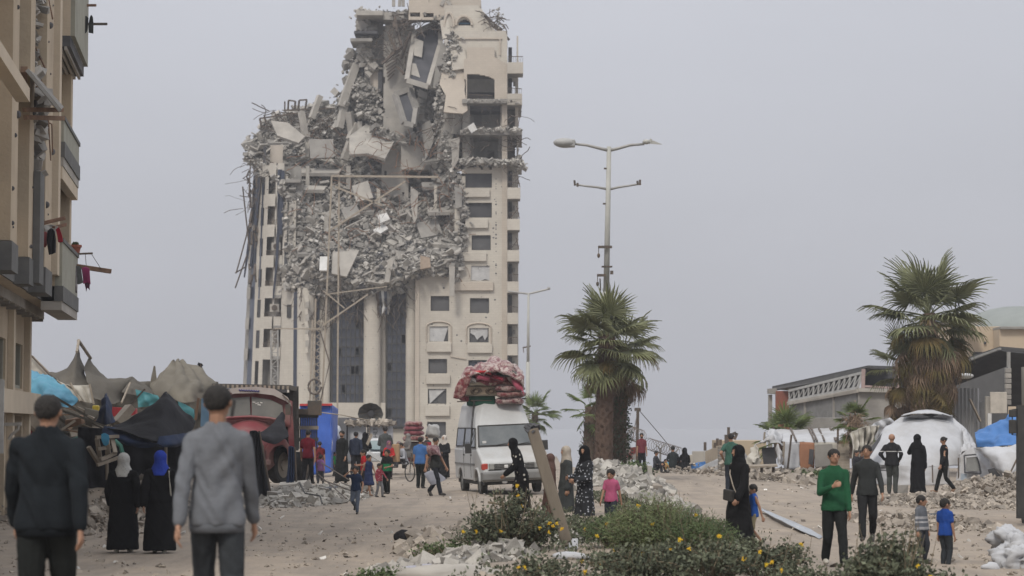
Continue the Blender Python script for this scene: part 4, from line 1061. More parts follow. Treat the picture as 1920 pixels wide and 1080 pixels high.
cloth('crumpled pale sheet over the rusty poles', 48.35, [[(80, 424), (92, 420), (108, 424)], [(84, 432), (94, 430), (106, 432)], [(86, 440), (94, 436), (104, 438)]], cl('cloth_pale', (.42, .4, .37)), wr=.08)
cloth('magenta child top hung from the thick plank pole', 56.1, [[(153, 503), (161, 500), (168, 504)], [(155, 520), (162, 518), (169, 520)], [(156, 533), (162, 530), (170, 533)]], cl('cloth_magenta', (.32, .045, .14)))
cloth('pair of dark leggings hanging under the magenta top', 56.15, [[(158, 530), (163, 530), (169, 530)], [(160, 538), (163, 534), (168, 538)], [(162, 547), (164, 540), (169, 545)]], cl('cloth_plum', (.09, .03, .06)))
cloth('pale and grey washing draped over the lowest parapet', 56.0, [[(126, 486), (134, 484), (142, 488)], [(127, 510), (135, 512), (144, 514)], [(130, 535), (137, 545), (145, 550)]], add_pattern(cl('cloth_mixed', (.33, .31, .31)), 'blotch', 4, (.12, .1, .11), 1), fold=3)
cloth('dark towel at the outer end of the lowest parapet', 56.0, [[(142, 500), (147, 498), (152, 502)], [(141, 516), (147, 516), (154, 518)], [(143, 532), (148, 533), (156, 530)]], cl('cloth_darkgrey', (.12, .125, .12)))
fp = thing('flower_pot', 'terracotta flower pot standing on the lowest balcony parapet', 'flower pot', P(141, 478, 57))
mb = MB(); mb.tube([P(141, 477, 57), P(141, 464, 57)], [.1, .14], 14); mb.build('pot', mat('terracotta', (.33, .11, .07), .8), fp, world=True, smooth=False)
mb = MB(); mb.tube([P(141, 464, 57), P(141, 459.5, 57)], .165, 14); mb.build('rim', mat('terracotta', (.33, .11, .07)), fp, world=True)
mb = MB(); [mb.chunk(P(136 + 10 * g.random(), 455 + 4 * g.random(), 57), .05, g) for _ in range(30)]; mb.build('dry_plant', mat('leaf_dull', (.07, .09, .04), .8), fp, world=True)
mb = MB(); mb.beam(P(160, 477, 56.5), P(162, 502, 56.5), .012); mb.beam(P(172, 477, 56.5), P(190, 505, 56.5), .012); tag(mb.build('drying_line', iron), 'thin lines tied between the two lowest poles', 'line')
mb = MB(); mb.beam(P(-10, 796, 42), P(40, 795, 42), .06); mb.tube([P(36, 795, 42), P(34, 805, 42), P(22, 815, 42), P(16, 824, 42)], .03, 5); tag(mb.build('pipe', conc_l), 'bent pale pipe sticking out at the foot of the tan block', 'pipe')
mb = MB(); mb.slab([P(-20, 705, 41), P(8, 712, 41), P(6, 850, 41), P(-20, 850, 41)], .03); tag(mb.build('plastic_sheet', cl('cloth_white', (.5, .5, .49))), 'whitish plastic sheet at the photo edge on the tan block', 'sheet')
# ------------------------------------------------------------------ fan palms
leafg = mat('palm_leaf', (.18, .19, .095), .6, (.11, .12, .06), 1.5, amt=.5, spec=.35, vary=.25)
leafy = mat('palm_leaf_young', (.13, .17, .05), .6, (.09, .12, .04), 1.5, spec=.35, vary=.2)
leafd = mat('palm_leaf_dead', (.27, .195, .135), .9, (.17, .125, .09), 1.2, vary=.35)
leafo = mat('palm_leaf_drying', (.17, .115, .045), .85, (.10, .10, .04), .8, vary=.3)
petm = mat('palm_petiole', (.16, .16, .07), .7, (.2, .12, .07), 2)
def frond_mesh(g, droop, segs=26, size=1.0, spread=150, split=.5):
    """fan leaf: a stalk along +Y and a fan of folded, hanging blades"""
    mb = MB(); st = .8 * size
    pts = []
    for i in range(6):
        t = i / 5; pts.append(Vector((0, st * t, -.12 * droop * t * t * size)))
    mb.tube(pts, [.028 * size, .024 * size, .02 * size, .018 * size, .016 * size, .014 * size], 4)
    c = pts[-1]
    for k in range(segs):
        a = R(-spread + 2 * spread * (k + .5) / segs + g.uniform(-2, 2)); L_ = size * (1.0 - .25 * abs(a) / R(spread)) * g.uniform(.85, 1.1)
        d = Vector((math.sin(a), math.cos(a), 0)); sd_ = Vector((d.y, -d.x, 0)); w_ = 2 * PI * L_ * .5 * (spread / 180) / segs * 1.0
        last = None; q = c.copy(); dz = -.1 * droop; n = 5; col = []
        for i in range(n + 1):
            t = i / n
            ww = w_ * (.3 + t * 1.5 if t < .45 else .98 * (1 - (t - .45) / .55) ** .9 + .015)
            col.append((q + sd_ * ww * .5 + Vector((0, 0, .012)), q + Vector((0, 0, -.012 - ww * .12)), q - sd_ * ww * .5 + Vector((0, 0, .012))))
            slope = dz - droop * 1.5 * max(0, t - split) ** 1.3 * 2.6
            step = (d + Vector((0, 0, slope))).normalized() * L_ / n
            if t > .55: step += Vector((g.uniform(-.03, .03), g.uniform(-.03, .03), 0)) * size
            q = q + step
        vs = [v for tri in col for v in tri]; fs = []
        for i in range(n): b_ = i * 3; fs += [(b_, b_ + 1, b_ + 4, b_ + 3), (b_ + 1, b_ + 2, b_ + 5, b_ + 4)]
        mb.add(vs, fs)
    return mb
_fm = {}
def fmesh(kind, size):
    if (kind, size) in _fm: return _fm[(kind, size)]
    g = random.Random(hash(kind) % 1000 if False else {'up': 1, 'out': 2, 'down': 3, 'dead': 4, 'dry': 5, 'young': 6}[kind])
    out = []
    for v in range(3):
        dr = {'up': .45, 'out': 1.15, 'down': 1.7, 'dead': 1.9, 'dry': 1.6, 'young': .5}[kind]
        mb = frond_mesh(g, dr * g.uniform(.85, 1.2), 30 if kind != 'young' else 22, size, {'dead': 70, 'dry': 80, 'young': 100}.get(kind, 125), .35 if kind in ('dead', 'dry') else .45)
        o = mb.build('frond', {'dead': leafd, 'dry': leafo, 'young': leafy}.get(kind, leafg)); out.append(o.data)
        bpy.data.objects.remove(o)
    _fm[(kind, size)] = out
    return out
def palm(label, base, H, lean, r0, fr, size, crown_r=1.0, name='palm_tree', group=None, skirt=0, skirt_h=2.0, seed=1, ivy=0, boots=True, tm=None):
    g = random.Random(seed)
    t = thing(name, label, 'palm tree', base, 0, group)
    top = Vector((lean[0], lean[1], H))
    tm = tm or mat('palm_trunk', (.13, .09, .065), .95, (.08, .06, .045), 3, bump=.8)
    pts = [Vector((lean[0] * u * u, lean[1] * u * u, H * u)) for u in [i / 10 for i in range(11)]]
    mb = MB(); mb.tube(pts, [r0 * (1.25 if i == 0 else 1.0) * (1 - .15 * i / 10) for i in range(11)], 12)
    if boots:
        n = int(H * 46)
        for i in range(n):
            u = (i + .5) / n; a = i * 2.4; c = Vector((lean[0] * u * u, lean[1] * u * u, H * u)); rr = r0 * (1 - .15 * u)
            d = Vector((math.cos(a), math.sin(a), 0)); p = c + d * rr * .9
            mb.add([p + Vector((-d.y, d.x, 0)) * .09, p - Vector((-d.y, d.x, 0)) * .09, p + d * g.uniform(.06, .18) + Vector((0, 0, .2)) * g.uniform(.6, 1.4), p - Vector((0, 0, .09))], [(0, 1, 2), (1, 3, 2), (3, 0, 2), (0, 3, 1)])
    mb.build('trunk', tm, t)
    def put(kind, el, az, off=Vector((0, 0, 0)), sc_=1.0):
        me = g.choice(fmesh(kind, size)); o = bpy.data.objects.new('frond', me); C.objects.link(o); o.parent = t
        o.location = top + off; o.rotation_euler = Euler((el, 0, az), 'XYZ'); o.rotation_euler = (Matrix.Rotation(az, 3, 'Z') @ Matrix.Rotation(el, 3, 'X') @ Matrix.Rotation(g.uniform(-.3, .3), 3, 'Y')).to_euler(); s_ = sc_ * g.uniform(.72, 1.14); o.scale = (s_, s_, s_)
    for i in range(fr):
        u = (i + .5) / fr; az = i * 2.39996
        el = R(84 - 134 * u ** .85) + g.uniform(-.3, .3)
        kind = 'up' if u < .3 else ('out' if u < .65 else 'down')
        if skirt == 0 and fr < 22: kind = 'young'
        if kind == 'down' and g.random() < .35: kind = 'dry'
        put(kind, el, az, Vector((math.cos(az + 1.57) * .12 * u, math.sin(az + 1.57) * .12 * u, -.35 * u)))
    for i in range(skirt):
        az = i * 2.39996 + .7; u = i / max(1, skirt)
        put('dry' if g.random() < .25 else 'dead', R(-42 - 36 * u) + g.uniform(-.12, .12), az, Vector((math.cos(az + 1.57) * r0 * .8, math.sin(az + 1.57) * r0 * .8, -.3 - skirt_h * u)), .92 - .12 * u)
    if ivy:
        mb = MB(); 
        for _ in range(ivy):
            z = H * .75 * g.random() ** 1.3; a = g.uniform(0, 6.3); rr = r0 * (1.1 + .9 * (1 - z / H) * g.random()); p = Vector((rr * math.cos(a), rr * math.sin(a), z)); leaf(mb, p, .1, g)
        stuff(mb.build('ivy', mat('ivy_leaf', (.06, .08, .04), .7, (.04, .05, .03), 3, vary=.4), t))
    return t
def leaf(mb, p, s_, g, up=.3):
    d = Vector((g.gauss(0, 1), g.gauss(0, 1), g.gauss(up, .8))).normalized(); e_ = d.orthogonal().normalized(); e_ = (Matrix.Rotation(g.uniform(0, 6.3), 3, d) @ e_); f_ = d.cross(e_)
    s1 = s_ * g.uniform(.6, 1.3)
    mb.add([p, p + e_ * s1 * .32 + d * s1 * .5, p + d * s1 + f_ * s1 * .15, p - e_ * s1 * .32 + d * s1 * .5], [(0, 1, 2, 3)])
redtr = mat('palm_trunk_red', (.115, .075, .055), .95, (.08, .055, .042), 3, bump=.8)
b0 = onground(1132, 86); b0.z = P(1132, 892, 86).z
palm('bushy fan palm with reddish rough trunk on the median, in front of the ivy-grown one', b0, 5.25, (.15, 0), .36, 36, 1.2, seed=4, tm=redtr, skirt=6, skirt_h=.4)
b1 = onground(1160, 88.5); b1.z = P(1160, 888, 88.5).z
palm('fan palm with ivy-grown grey trunk close behind the reddish palm', b1, 4.9, (.2, 0), .3, 18, 1.1, seed=9, skirt=8, ivy=2200, skirt_h=.9)
b2 = onground(1756, 92); b2.z = P(1756, 880, 92).z
palm('tall shaggy fan palm with long brown skirt behind the domed tent', b2, 6.3, (-.25, 0), .3, 42, 1.5, seed=14, skirt=130, skirt_h=3.3, boots=False)
b = onground(1718, 93); b.z = P(1718, 860, 93).z
palm('half-hidden palm leaning left of the shaggy palm', b, 3.9, (-.5, 0), .25, 12, 1.0, seed=15, skirt=26, skirt_h=1.7, boots=False)
b = onground(1001, 150); b.z = P(1001, 850, 150).z
palm('small palm with green crown behind the loaded van', b, 2.7, (.1, 0), .22, 20, .95, seed=16)
b = onground(1104, 108); b.z = P(1104, 885, 108).z
palm('young palm with few fronds left of the big median palms', b, 3.1, (.1, 0), .3, 13, .75, seed=17, ivy=300)
b = onground(1472, 100); b.z = P(1472, 862, 100).z
palm('low wide young palm left of the patched white shack', b, 1.15, (0, 0), .22, 20, .85, seed=18)
b = onground(1603, 88); b.z = P(1603, 858, 88).z
palm('young palm over the wooden stair by the white canopy', b, 1.55, (0, 0), .2, 15, .6, seed=19)
mb = MB(); g = random.Random(77)
for _ in range(260): p = P(1603 + g.gauss(0, 9), 795 + g.gauss(0, 10), 87.5); mb.tube([p, p + Vector((g.uniform(-.3, .3), g.uniform(-.2, .2), g.uniform(-.4, .2)))], .012, 3)
stuff(mb.build('dead_twigs', leafd), 'dead tangled fronds under the young palm by the stair')

# ------------------------------------------------------------------ lamp posts
lampm = mat('lamp_post_paint', (.40, .40, .37), .6, (.33, .33, .3), 1.5, dirt=.2, dirtcol=(.25, .22, .18))
LY = 90
def lamp(label, base_px, top_px, py0, py1, Y, sc_, heads=True):
    b_ = P(base_px, py0, Y); tp_ = P(top_px, py1, Y)
    t = thing('street_lamp', label, 'street lamp', b_, 0, 'street lamps on the median')
    mid = b_.lerp(tp_, .56)
    mb = MB(); mb.tube([b_, mid], [.2 * sc_, .16 * sc_], 12); mb.tube([mid, tp_], [.12 * sc_, .09 * sc_], 12); mb.build('pole', lampm, t, world=True, smooth=True)
    return t
t = lamp('tall double-armed street lamp rising behind the median palms', 1130, 1142, 897, 275, LY, 1)
def q(px, py): return P(px, py, LY)
for pts, r_ in (([(1142, 282), (1128, 279), (1100, 272), (1078, 270)], .07), ([(1142, 282), (1156, 279), (1182, 272), (1208, 270)], .07), ([(1140, 355), (1120, 351), (1100, 349), (1078, 346)], .05), ([(1143, 355), (1160, 351), (1180, 348), (1200, 345)], .05)):
    mb = MB(); mb.tube([q(*p) for p in pts], r_, 8, r_ * .7); mb.build('arm', steel, t, world=True, smooth=True)
mb = MB(); mb.ell(q(1059, 268), (.46, .3, .2), 18, 12, (0, R(2), 0)); h_ = mb.build('lamp_head', mat('lamp_head_grey', (.36, .36, .35), .5), t, world=True, smooth=True)
mb = MB(); mb.bb(q(1066, 0).x, q(1078, 0).x, LY - .2, LY + .2, q(0, 276).z, q(0, 262).z); mb.build('lamp_collar', mat('lamp_head_grey', (.36, .36, .35)), h_, world=True, bevel=.05)
mb = MB(); mb.ell(q(1212, 266), (.16, .16, .1), 10, 6); mb.slab([q(1206, 262), q(1222, 270), q(1242, 271), q(1226, 264)], .05, Vector((0, 1, 0))); mb.box(q(1219, 265), (.1, .1, .2), (0, .5, 0)); mb.build('broken_lamp_head', lampm, t, world=True)
for a, b_ in (((1078, 348), (1077, 338)), ((1200, 347), (1200, 337)), ((1196, 346), (1195, 339)), ((1083, 350), (1083, 343))):
    mb = MB(); mb.beam(q(*a), q(*b_), .08); mb.build('bracket_stub', iron, t, world=True)
for (x0, x1, y) in ((1121, 1147, 464), (1119, 1135, 517)):
    mb = MB(); mb.beam(q(x0, y) + Vector((0, -.25, 0)), q(x1, y) + Vector((0, -.25, 0)), .1); br = mb.build('signal_bracket', iron, t, world=True)
    mb = MB(); mb.tube([q(x0 + 1, y) + Vector((0, -.25, 0)), q(x0 + 1, y + 11) + Vector((0, -.25, 0))], .015, 4); mb.ell(q(x0 + 1, y + 16) + Vector((0, -.25, 0)), (.06, .06, .1), 8, 6); mb.build('hanging_insulator', iron, br, world=True)
mb = MB(); mb.tube([q(1125, 522), q(1126, 545)], .025, 4); mb.build('hanging_cable', iron, t, world=True)
for c_, b_ in (((1147, 511), (.12, .15, .14)), ((1138, 500), (.42, .3, .05)), ((1137, 316), (.2, .1, .06)), ((1135, 382), (.2, .1, .06))): mb = MB(); mb.box(q(*c_), b_); mb.build('cable_clamp', iron, t, world=True)
L2 = 200
t = lamp('distant double-armed street lamp with empty arms beside the tower', 989, 991, 842, 551, L2, 1.1)
q2 = lambda px, py: P(px, py, L2)
mb = MB(); mb.tube([q2(991, 551), q2(975, 549), q2(953, 546)], .09, 6); mb.build('arm', steel, t, world=True)
mb = MB(); mb.tube([q2(991, 551), q2(1008, 547), q2(1028, 542)], .09, 6); mb.ell(q2(1029, 541), (.14, .14, .14), 6, 5); mb.build('arm', steel, t, world=True)
mb = MB(); mb.beam(q2(980, 652), q2(995, 649), .12); mb.beam(q2(981, 652), q2(982, 661), .08); mb.build('signal_bracket', iron, t, world=True)
# the broken leaning post in the foreground
lp_ = thing('leaning_post', 'thick broken concrete post leaning over the yellow flowers', 'post', P(1058, 1040, 33))
a, b_ = P(1065, 1025, 33), P(998, 804, 33)
mb = MB(); mb.beam(a, b_, .2, .17); po = mb.build('shaft', mat('weathered_post', (.21, .18, .14), .9, (.15, .125, .1), 2, bump=.5, stretch=(1, 1, .3)), lp_, world=True, bevel=.02)
g = random.Random(8); mb = MB(); [mb.chunk(b_ + Vector((g.uniform(-.08, .08), g.uniform(-.08, .08), g.uniform(-.04, .07))), .08, g) for _ in range(16)]; mb.build('broken_tip', conc_d, lp_, world=True)
mb = MB(); mb.beam(a + Vector((.1, -.12, .1)), P(1042, 1062, 32.5), .09, .05); mb.beam(a + Vector((.1, -.12, .1)), P(1078, 1032, 32.6), .08, .05); mb.build('steel_brace', mat('pale_metal', (.42, .43, .45), .5), lp_, world=True)
mb = MB(); mb.beam(P(1048, 1072, 32), P(1072, 1060, 32.1), .07); tag(mb.build('metal_strip', mat('pale_metal', (.42, .43, .45))), 'short pale metal strip lying below the leaning post', 'metal strip')
g = random.Random(6); mb = MB(); mb.slab([P(1030, 1045, 33.5), P(1040, 1010, 36.5), P(1090, 1003, 37), P(1155, 1018, 35.8), P(1140, 1034, 34.4), P(1075, 1040, 33.6)], .22, Vector((0, 0, 1))); tag(mb.build('concrete_footing', conc_l, bevel=.03), 'flat broken concrete footing behind the leaning post', 'slab')
# dirt slab front
# pole with wire on the ridge
t = thing('utility_pole', 'dark utility pole on the ridge with a stay wire running right', 'pole', P(1193, 880, 106))
mb = MB(); mb.tube([P(1194, 878, 106), P(1196, 767, 106)], .07, 8); mb.build('pole', iron, t, world=True)
mb = MB(); mb.beam(P(1191, 767, 106), P(1200, 767, 106), .12); mb.beam(P(1191, 771, 106), P(1191, 765, 106), .07); mb.beam(P(1200, 771, 106), P(1200, 765, 106), .07); mb.build('cross_bar', iron, t, world=True)
mb = MB(); mb.tube([P(1198, 769, 106), P(1235, 812, 108), P(1262, 845, 110)], .022, 4); mb.tube([P(1195, 775, 106), P(1186, 825, 105)], .022, 4); mb.build('stay_wire', iron, t, world=True)
rz = thing('razor_wire', 'coils of razor wire on Y-shaped posts along the ridge', 'razor wire', P(1220, 880, 104))
for (x, y0, y1) in ((1176, 868, 815), (1238, 880, 842), (1264, 882, 850), (1170, 868, 830)):
    mb = MB(); mb.beam(P(x, y0, 104), P(x, y1, 104), .09); mb.beam(P(x, y1, 104), P(x - 9, y1 - 9, 104), .06); mb.beam(P(x, y1, 104), P(x + 9, y1 - 9, 104), .06); mb.build('post', steel, rz, world=True)
for (x0, x1, y0, y1, r_) in ((1165, 1200, 806, 818, 13), (1215, 1275, 832, 850, 11)):
    mb = MB(); n = 130; mb.tube([P(x0 + (x1 - x0) * i / n, y0 + (y1 - y0) * i / n, 104) + Vector((r_ * .025 * math.cos(i * .6), .3 * math.sin(i * .6), r_ * .025 * math.sin(i * .6))) for i in range(n)], .013, 3); mb.build('wire_coil', iron, rz, world=True)
# ------------------------------------------------------------------ tarpaulin camp on the left
canvas = mat('brown_canvas', (.10, .09, .074), .95, (.07, .063, .052), 1.0, bump=.3, bscale=30, dirt=.3, dirtcol=(.14, .125, .1))
canvas2 = mat('khaki_canvas', (.165, .15, .12), .95, (.12, .108, .087), 1.0, bump=.3, bscale=30, dirt=.3, dirtcol=(.12, .11, .09))
bluet = mat('sky_blue_tarp', (.10, .32, .42), .6, (.07, .22, .33), 1.0, bump=.9, bscale=4, dirt=.25, dirtcol=(.2, .25, .27), spec=.4)
tealt = mat('teal_tarp', (.06, .24, .26), .6, (.04, .15, .17), 1.4, bump=.3, bscale=8, dirt=.2, dirtcol=(.15, .2, .2), spec=.4)
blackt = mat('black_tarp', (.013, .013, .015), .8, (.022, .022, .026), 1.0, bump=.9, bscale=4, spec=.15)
navyt = mat('navy_tarp', (.018, .036, .09), .7, (.02, .024, .04), .9, bump=.9, bscale=4, spec=.2)
whitet = mat('white_tarp', (.45, .46, .48), .75, (.37, .38, .40), 1.0, bump=.9, bscale=3.5, dirt=.5, dirtcol=(.27, .25, .225))
creamt = mat('cream_canvas', (.45, .43, .38), .9, (.34, .32, .28), 1.0, bump=.3, bscale=20, dirt=.3, dirtcol=(.27, .24, .2))
beamw = mat('bleached_timber', (.30, .26, .21), .9, (.2, .17, .135), 5, stretch=(1, 1, .2))
def tent(name, label, cat, Y, grids, posts=(), px=None, group=None):
    """canvas panels [(part, material, rows, wrinkle, fold)] and poles [(a, b, dYa, dYb, w)]"""
    allp = grids[0][2]
    t = thing(name, label, cat, P(allp[-1][0][0], allp[-1][0][1], Y), 0, group)
    for gr in grids:
        nm, m, rows = gr[0], gr[1], gr[2]
        sheet(nm, pg(Y, rows), m, 11, 11, gr[3] if len(gr) > 3 else .08, .015, t, seed=rows[0][0][0] % 17, wsc=1.3, fold=gr[4] if len(gr) > 4 else 0)
    for a, b_, da, db, w_ in posts:
        mb = MB(); mb.tube([P(*a, Y + da), P(*b_, Y + db)], w_, 7); mb.build('pole', beamw if w_ > .03 else iron, t, world=True)
    return t
tent('peaked_canopy', 'dark brown double-peaked canopy with a bare pole frame at its top', 'tent', 82,
     [('canopy', canvas, [[(146, 645, 0), (147, 642, .1), (148, 648, .5)], [(125, 690, 0), (140, 690, -1), (160, 700, 0)], [(92, 698, 1), (128, 720, -2), (172, 720, -1)], [(95, 705, 1), (130, 725, -3), (170, 745, -2)]], .06),
      ('canopy', canvas, [[(166, 672, 1), (167, 671, 1.2), (168, 674, 1.5)], [(158, 690, 0), (178, 700, 0), (205, 712, 1)], [(164, 712, -2), (198, 722, -1.5), (250, 707, 1)], [(172, 740, -3), (208, 758, -2.5), (236, 735, 0)], [(200, 752, -3.5), (214, 758, -3), (226, 752, -1)]], .06),
      ('canopy', canvas, [[(249, 706, 1), (250, 706, 1.4), (251, 708, 2)], [(238, 722, -.5), (258, 722, 0), (275, 722, 1)], [(228, 735, -1.5), (255, 742, -1), (295, 738, 1)]], .05)],
     [((147, 638), (170, 672), 0, 1, .06), ((148, 638), (144, 660), 0, -1, .05), ((244, 718), (228, 755), -1, -3, .035), ((60, 668), (92, 700), 2, 2, .05)])
tent('canvas_tent', 'khaki rounded canvas tent with two humps beside the truck cargo box', 'tent', 78,
     [('canopy', canvas2, [[(330, 678, 0), (335, 677, .3), (342, 679, .8)], [(314, 688, -.5), (332, 684, -.5), (352, 691, 0), (372, 692, .5)], [(300, 706, -1), (330, 705, -2), (362, 706, -1.5), (388, 705, 0)], [(284, 728, -1), (326, 732, -3), (364, 738, -3), (406, 722, 0)], [(300, 742, -2), (336, 762, -3.6), (370, 770, -3.4), (400, 742, -1)]], .16, 0)]
     if False else [('canopy', canvas2, [[(324, 680, 0), (333, 677, .2), (342, 680, .5), (352, 692, .8)], [(310, 696, -.5), (332, 692, -.8), (356, 695, -.3), (376, 693, .6)], [(296, 712, -1), (330, 712, -2), (364, 712, -1.6), (392, 708, 0)], [(284, 728, -1), (326, 734, -3), (366, 740, -3), (406, 722, 0)], [(302, 744, -2), (338, 764, -3.6), (370, 772, -3.4), (402, 744, -1)]], .07, 4)],
     [((374, 694), (377, 683), .5, .5, .03)])
mb = MB(); [mb.box(P(375 + dx, 684 + dy, 78.5), (.12, .04, .1), (0, a, 0)) for dx, dy, a in ((-1, -1, .4), (2, 1, -.6), (0, 4, .8))]; tag(mb.build('rag', blackt), 'small black rag knotted on the khaki tent pole', 'rag')
tent('canvas_spire', 'narrow tan canvas point standing between the brown canopy and the khaki tent', 'tent', 84, [('canopy', canvas2, [[(288, 686), (289, 686), (291, 686)], [(284, 704), (288, 704), (293, 705)], [(281, 722), (288, 722), (296, 718)]], .04)])
tent('blue_tarpaulin', 'sky blue tarpaulin spread over the shelter beside the tan block', 'tarpaulin', 70,
     [('tarp', bluet, [[(52, 694, 2), (75, 697, 1.5), (98, 705, 1)], [(50, 716, 1), (84, 718, 0), (122, 720, 0)], [(52, 742, 0), (96, 742, -.8), (146, 750, 0)], [(56, 756, 0), (88, 764, -.8), (132, 756, -.4)]], .14)])
tent('blue_tarpaulin', 'faded lower fold of blue tarpaulin behind the dark-jacketed man', 'tarpaulin', 69, [('tarp', bluet, [[(52, 738), (70, 742), (92, 748)], [(50, 756), (72, 764), (100, 762)], [(56, 772), (80, 778), (110, 768)]], .16)])
tent('white_canvas_edge', 'off-white canvas slope rising to the tan block behind the blue tarpaulin', 'tent', 80, [('canvas', creamt, [[(52, 664), (56, 666), (60, 668)], [(52, 682), (64, 684), (76, 688)], [(52, 704), (72, 704), (94, 704)]], .05)], [((52, 660), (94, 704), -.2, -.2, .03)])
tent('cream_sheet', 'cream sheet hanging square under the brown canopy', 'sheet', 76, [('sheet', creamt, [[(106, 712), (130, 722), (168, 722)], [(122, 728), (146, 734), (170, 734)], [(146, 748), (160, 754), (174, 756)]], .09, 3)], [((132, 718), (150, 752), -.3, -.3, .035), ((168, 720), (176, 758), -.3, -.3, .035)])
tent('black_tarpaulin', 'black tarpaulin peaked in the middle with a navy blue lower hem', 'tarpaulin', 54,
     [('tarp', blackt, [[(310, 735, 0), (312, 734, .2), (315, 736, .4)], [(278, 762, -.5), (312, 756, -.8), (338, 762, .2)], [(222, 794, -.4), (300, 790, -1.5), (366, 790, .5)], [(196, 800, -1), (284, 824, -2.4), (352, 822, -.5)]], .05),
      ('tarp', navyt, [[(196, 798, -1), (224, 802, -1.2), (262, 812, -1.8)], [(190, 812, -1.2), (236, 824, -2), (290, 832, -2.4)], [(208, 822, -1.2), (252, 838, -2.2), (310, 838, -2.2), ]], .05),
      ('tarp', navyt, [[(198, 738, .5), (200, 737, .6), (202, 740, .8)], [(188, 762, 0), (200, 762, -.3), (210, 770, .4)], [(177, 790, 0), (198, 796, -.6), (217, 790, 0)]], .08),
      ('tarp', navyt, [[(300, 818, -2.2), (330, 815, -1.5), (352, 812, -.8)], [(296, 832, -2.3), (328, 832, -1.8), (350, 826, -1)], [(292, 838, -2.3), (318, 840, -1.9), (340, 836, -1.2)]], .05)],
     [((311, 738), (311, 905), 0, 0, .04), ((199, 740), (201, 900), .6, .6, .04)])
tent('shelter_darkness', 'dark back cloth hanging inside the black tarpaulin shelter', 'cloth', 56, [('cloth', blackt, [[(150, 800), (240, 805), (350, 800)], [(150, 850), (240, 850), (352, 850)], [(160, 925), (250, 928), (350, 926)]], .15, 6)])  # added black sheet that stands for the shade under the tarpaulin
tent('teal_tarpaulin', 'crumpled teal tarpaulin under the left edge of the khaki tent', 'tarpaulin', 72, [('tarp', tealt, [[(252, 730), (272, 735), (296, 742)], [(256, 748), (280, 746), (300, 752)], [(258, 764), (276, 762), (292, 758)]], .22)])
tent('teal_tarpaulin', 'teal tarpaulin strip between the black peak and the blue board', 'tarpaulin', 70, [('tarp', tealt, [[(332, 752), (350, 760), (364, 768)], [(336, 764), (352, 772), (366, 784)], [(344, 774), (356, 784), (366, 794)]], .12)])
tent('brown_curtain', 'sagging brown cloth wall below the khaki tent, beside the blue board', 'cloth', 74, [('cloth', canvas, [[(320, 745), (350, 755), (404, 740)], [(322, 770), (356, 780), (400, 775)], [(330, 800), (360, 810), (402, 810)]], .15, 5)])
def slabthing(name, label, cat, pts, Y, th, m, bevel=.01, part=None):
    mb = MB(); mb.slab([P(x, y, Y + (r_[0] if r_ else 0)) for x, y, *r_ in pts], th); return tag(mb.build(name, m, bevel=bevel), label, cat)
slabthing('blue_board', 'upright pale blue foam board beside a reddish plank', 'board', [(378, 747), (393, 747), (391, 800), (376, 800)], 66, .08, mat('pale_blue', (.16, .28, .4), .8))
slabthing('wooden_plank', 'reddish upright plank left of the pale blue board', 'plank', [(370, 746), (375, 746), (369, 788), (364, 788)], 66, .08, wood)
slabthing('red_crate', 'bright red open tray between the dark tarpaulins', 'crate', [(210, 763), (256, 766), (256, 778), (212, 782)], 66, .3, mat('red_plastic', (.42, .04, .05), .5))
slabthing('yellow_canister', 'yellow plastic canister under the cream sheet', 'canister', [(174, 760), (186, 760), (186, 778), (175, 778)], 66, .25, mat('yellow_plastic', (.5, .38, .04), .5), .04)
mb = MB(); mb.ell(P(183, 0, 65).lerp(P(183, 0, 65), 0), (.01, .01, .01)) if False else None
tent('cloth_wall', 'long dark brown cloth wall closing the back of the camp between the canopies', 'cloth', 87, [('cloth', canvas, [[(50, 712), (150, 706), (250, 716), (330, 712), (410, 716)], [(50, 770), (150, 770), (250, 772), (330, 770), (410, 770)], [(50, 850), (150, 850), (250, 850), (330, 850), (410, 850)]], .3, 9)])
# the timber and junk pile before the shelters
jk = thing('junk_pile', 'tangled pile of poles, planks and cardboard under the blue tarpaulins', 'junk pile', onground(160, 60))
g = random.Random(12)
for i in range(95):
    x, y = g.uniform(60, 230), g.uniform(770, 890); L_ = g.uniform(.6, 2.0); a = g.uniform(-.9, .9)
    p = P(x, y, g.uniform(57, 62)); d = Vector((math.cos(a), g.uniform(-.3, .3), math.sin(a))) * L_ / 2
    mb = MB(); mb.beam(p - d, p + d, g.uniform(.03, .08), g.uniform(.02, .06)) if i % 3 else mb.chunk(p, g.uniform(.2, .6), g); mb.build('pole' if i % 3 else 'scrap', g.choice((beamw, wood, canvas, iron, tanst)), jk, world=True)
for (pts, m) in (([(118, 800), (150, 778), (160, 800), (128, 820)], mat('cardboard', (.30, .22, .15), .95, (.24, .17, .12), 2)), ([(140, 782), (175, 790), (170, 812), (136, 806)], canvas2), ([(105, 812), (135, 806), (140, 830), (108, 832)], creamt), ([(160, 765), (190, 772), (186, 800), (156, 796)], canvas2), ([(60, 790), (100, 790), (98, 860), (62, 860)], canvas), ([(120, 835), (160, 825), (165, 850), (124, 858)], conc), ([(150, 845), (200, 835), (205, 870), (155, 878)], blackt)):
    mb = MB(); mb.slab([P(x, y, 59 + g.uniform(-.6, .6)) for x, y in pts], .05); mb.build('board', m, jk, world=True)
greenp = mat('green_hose', (.08, .25, .19), .5, (.06, .19, .15), 2)
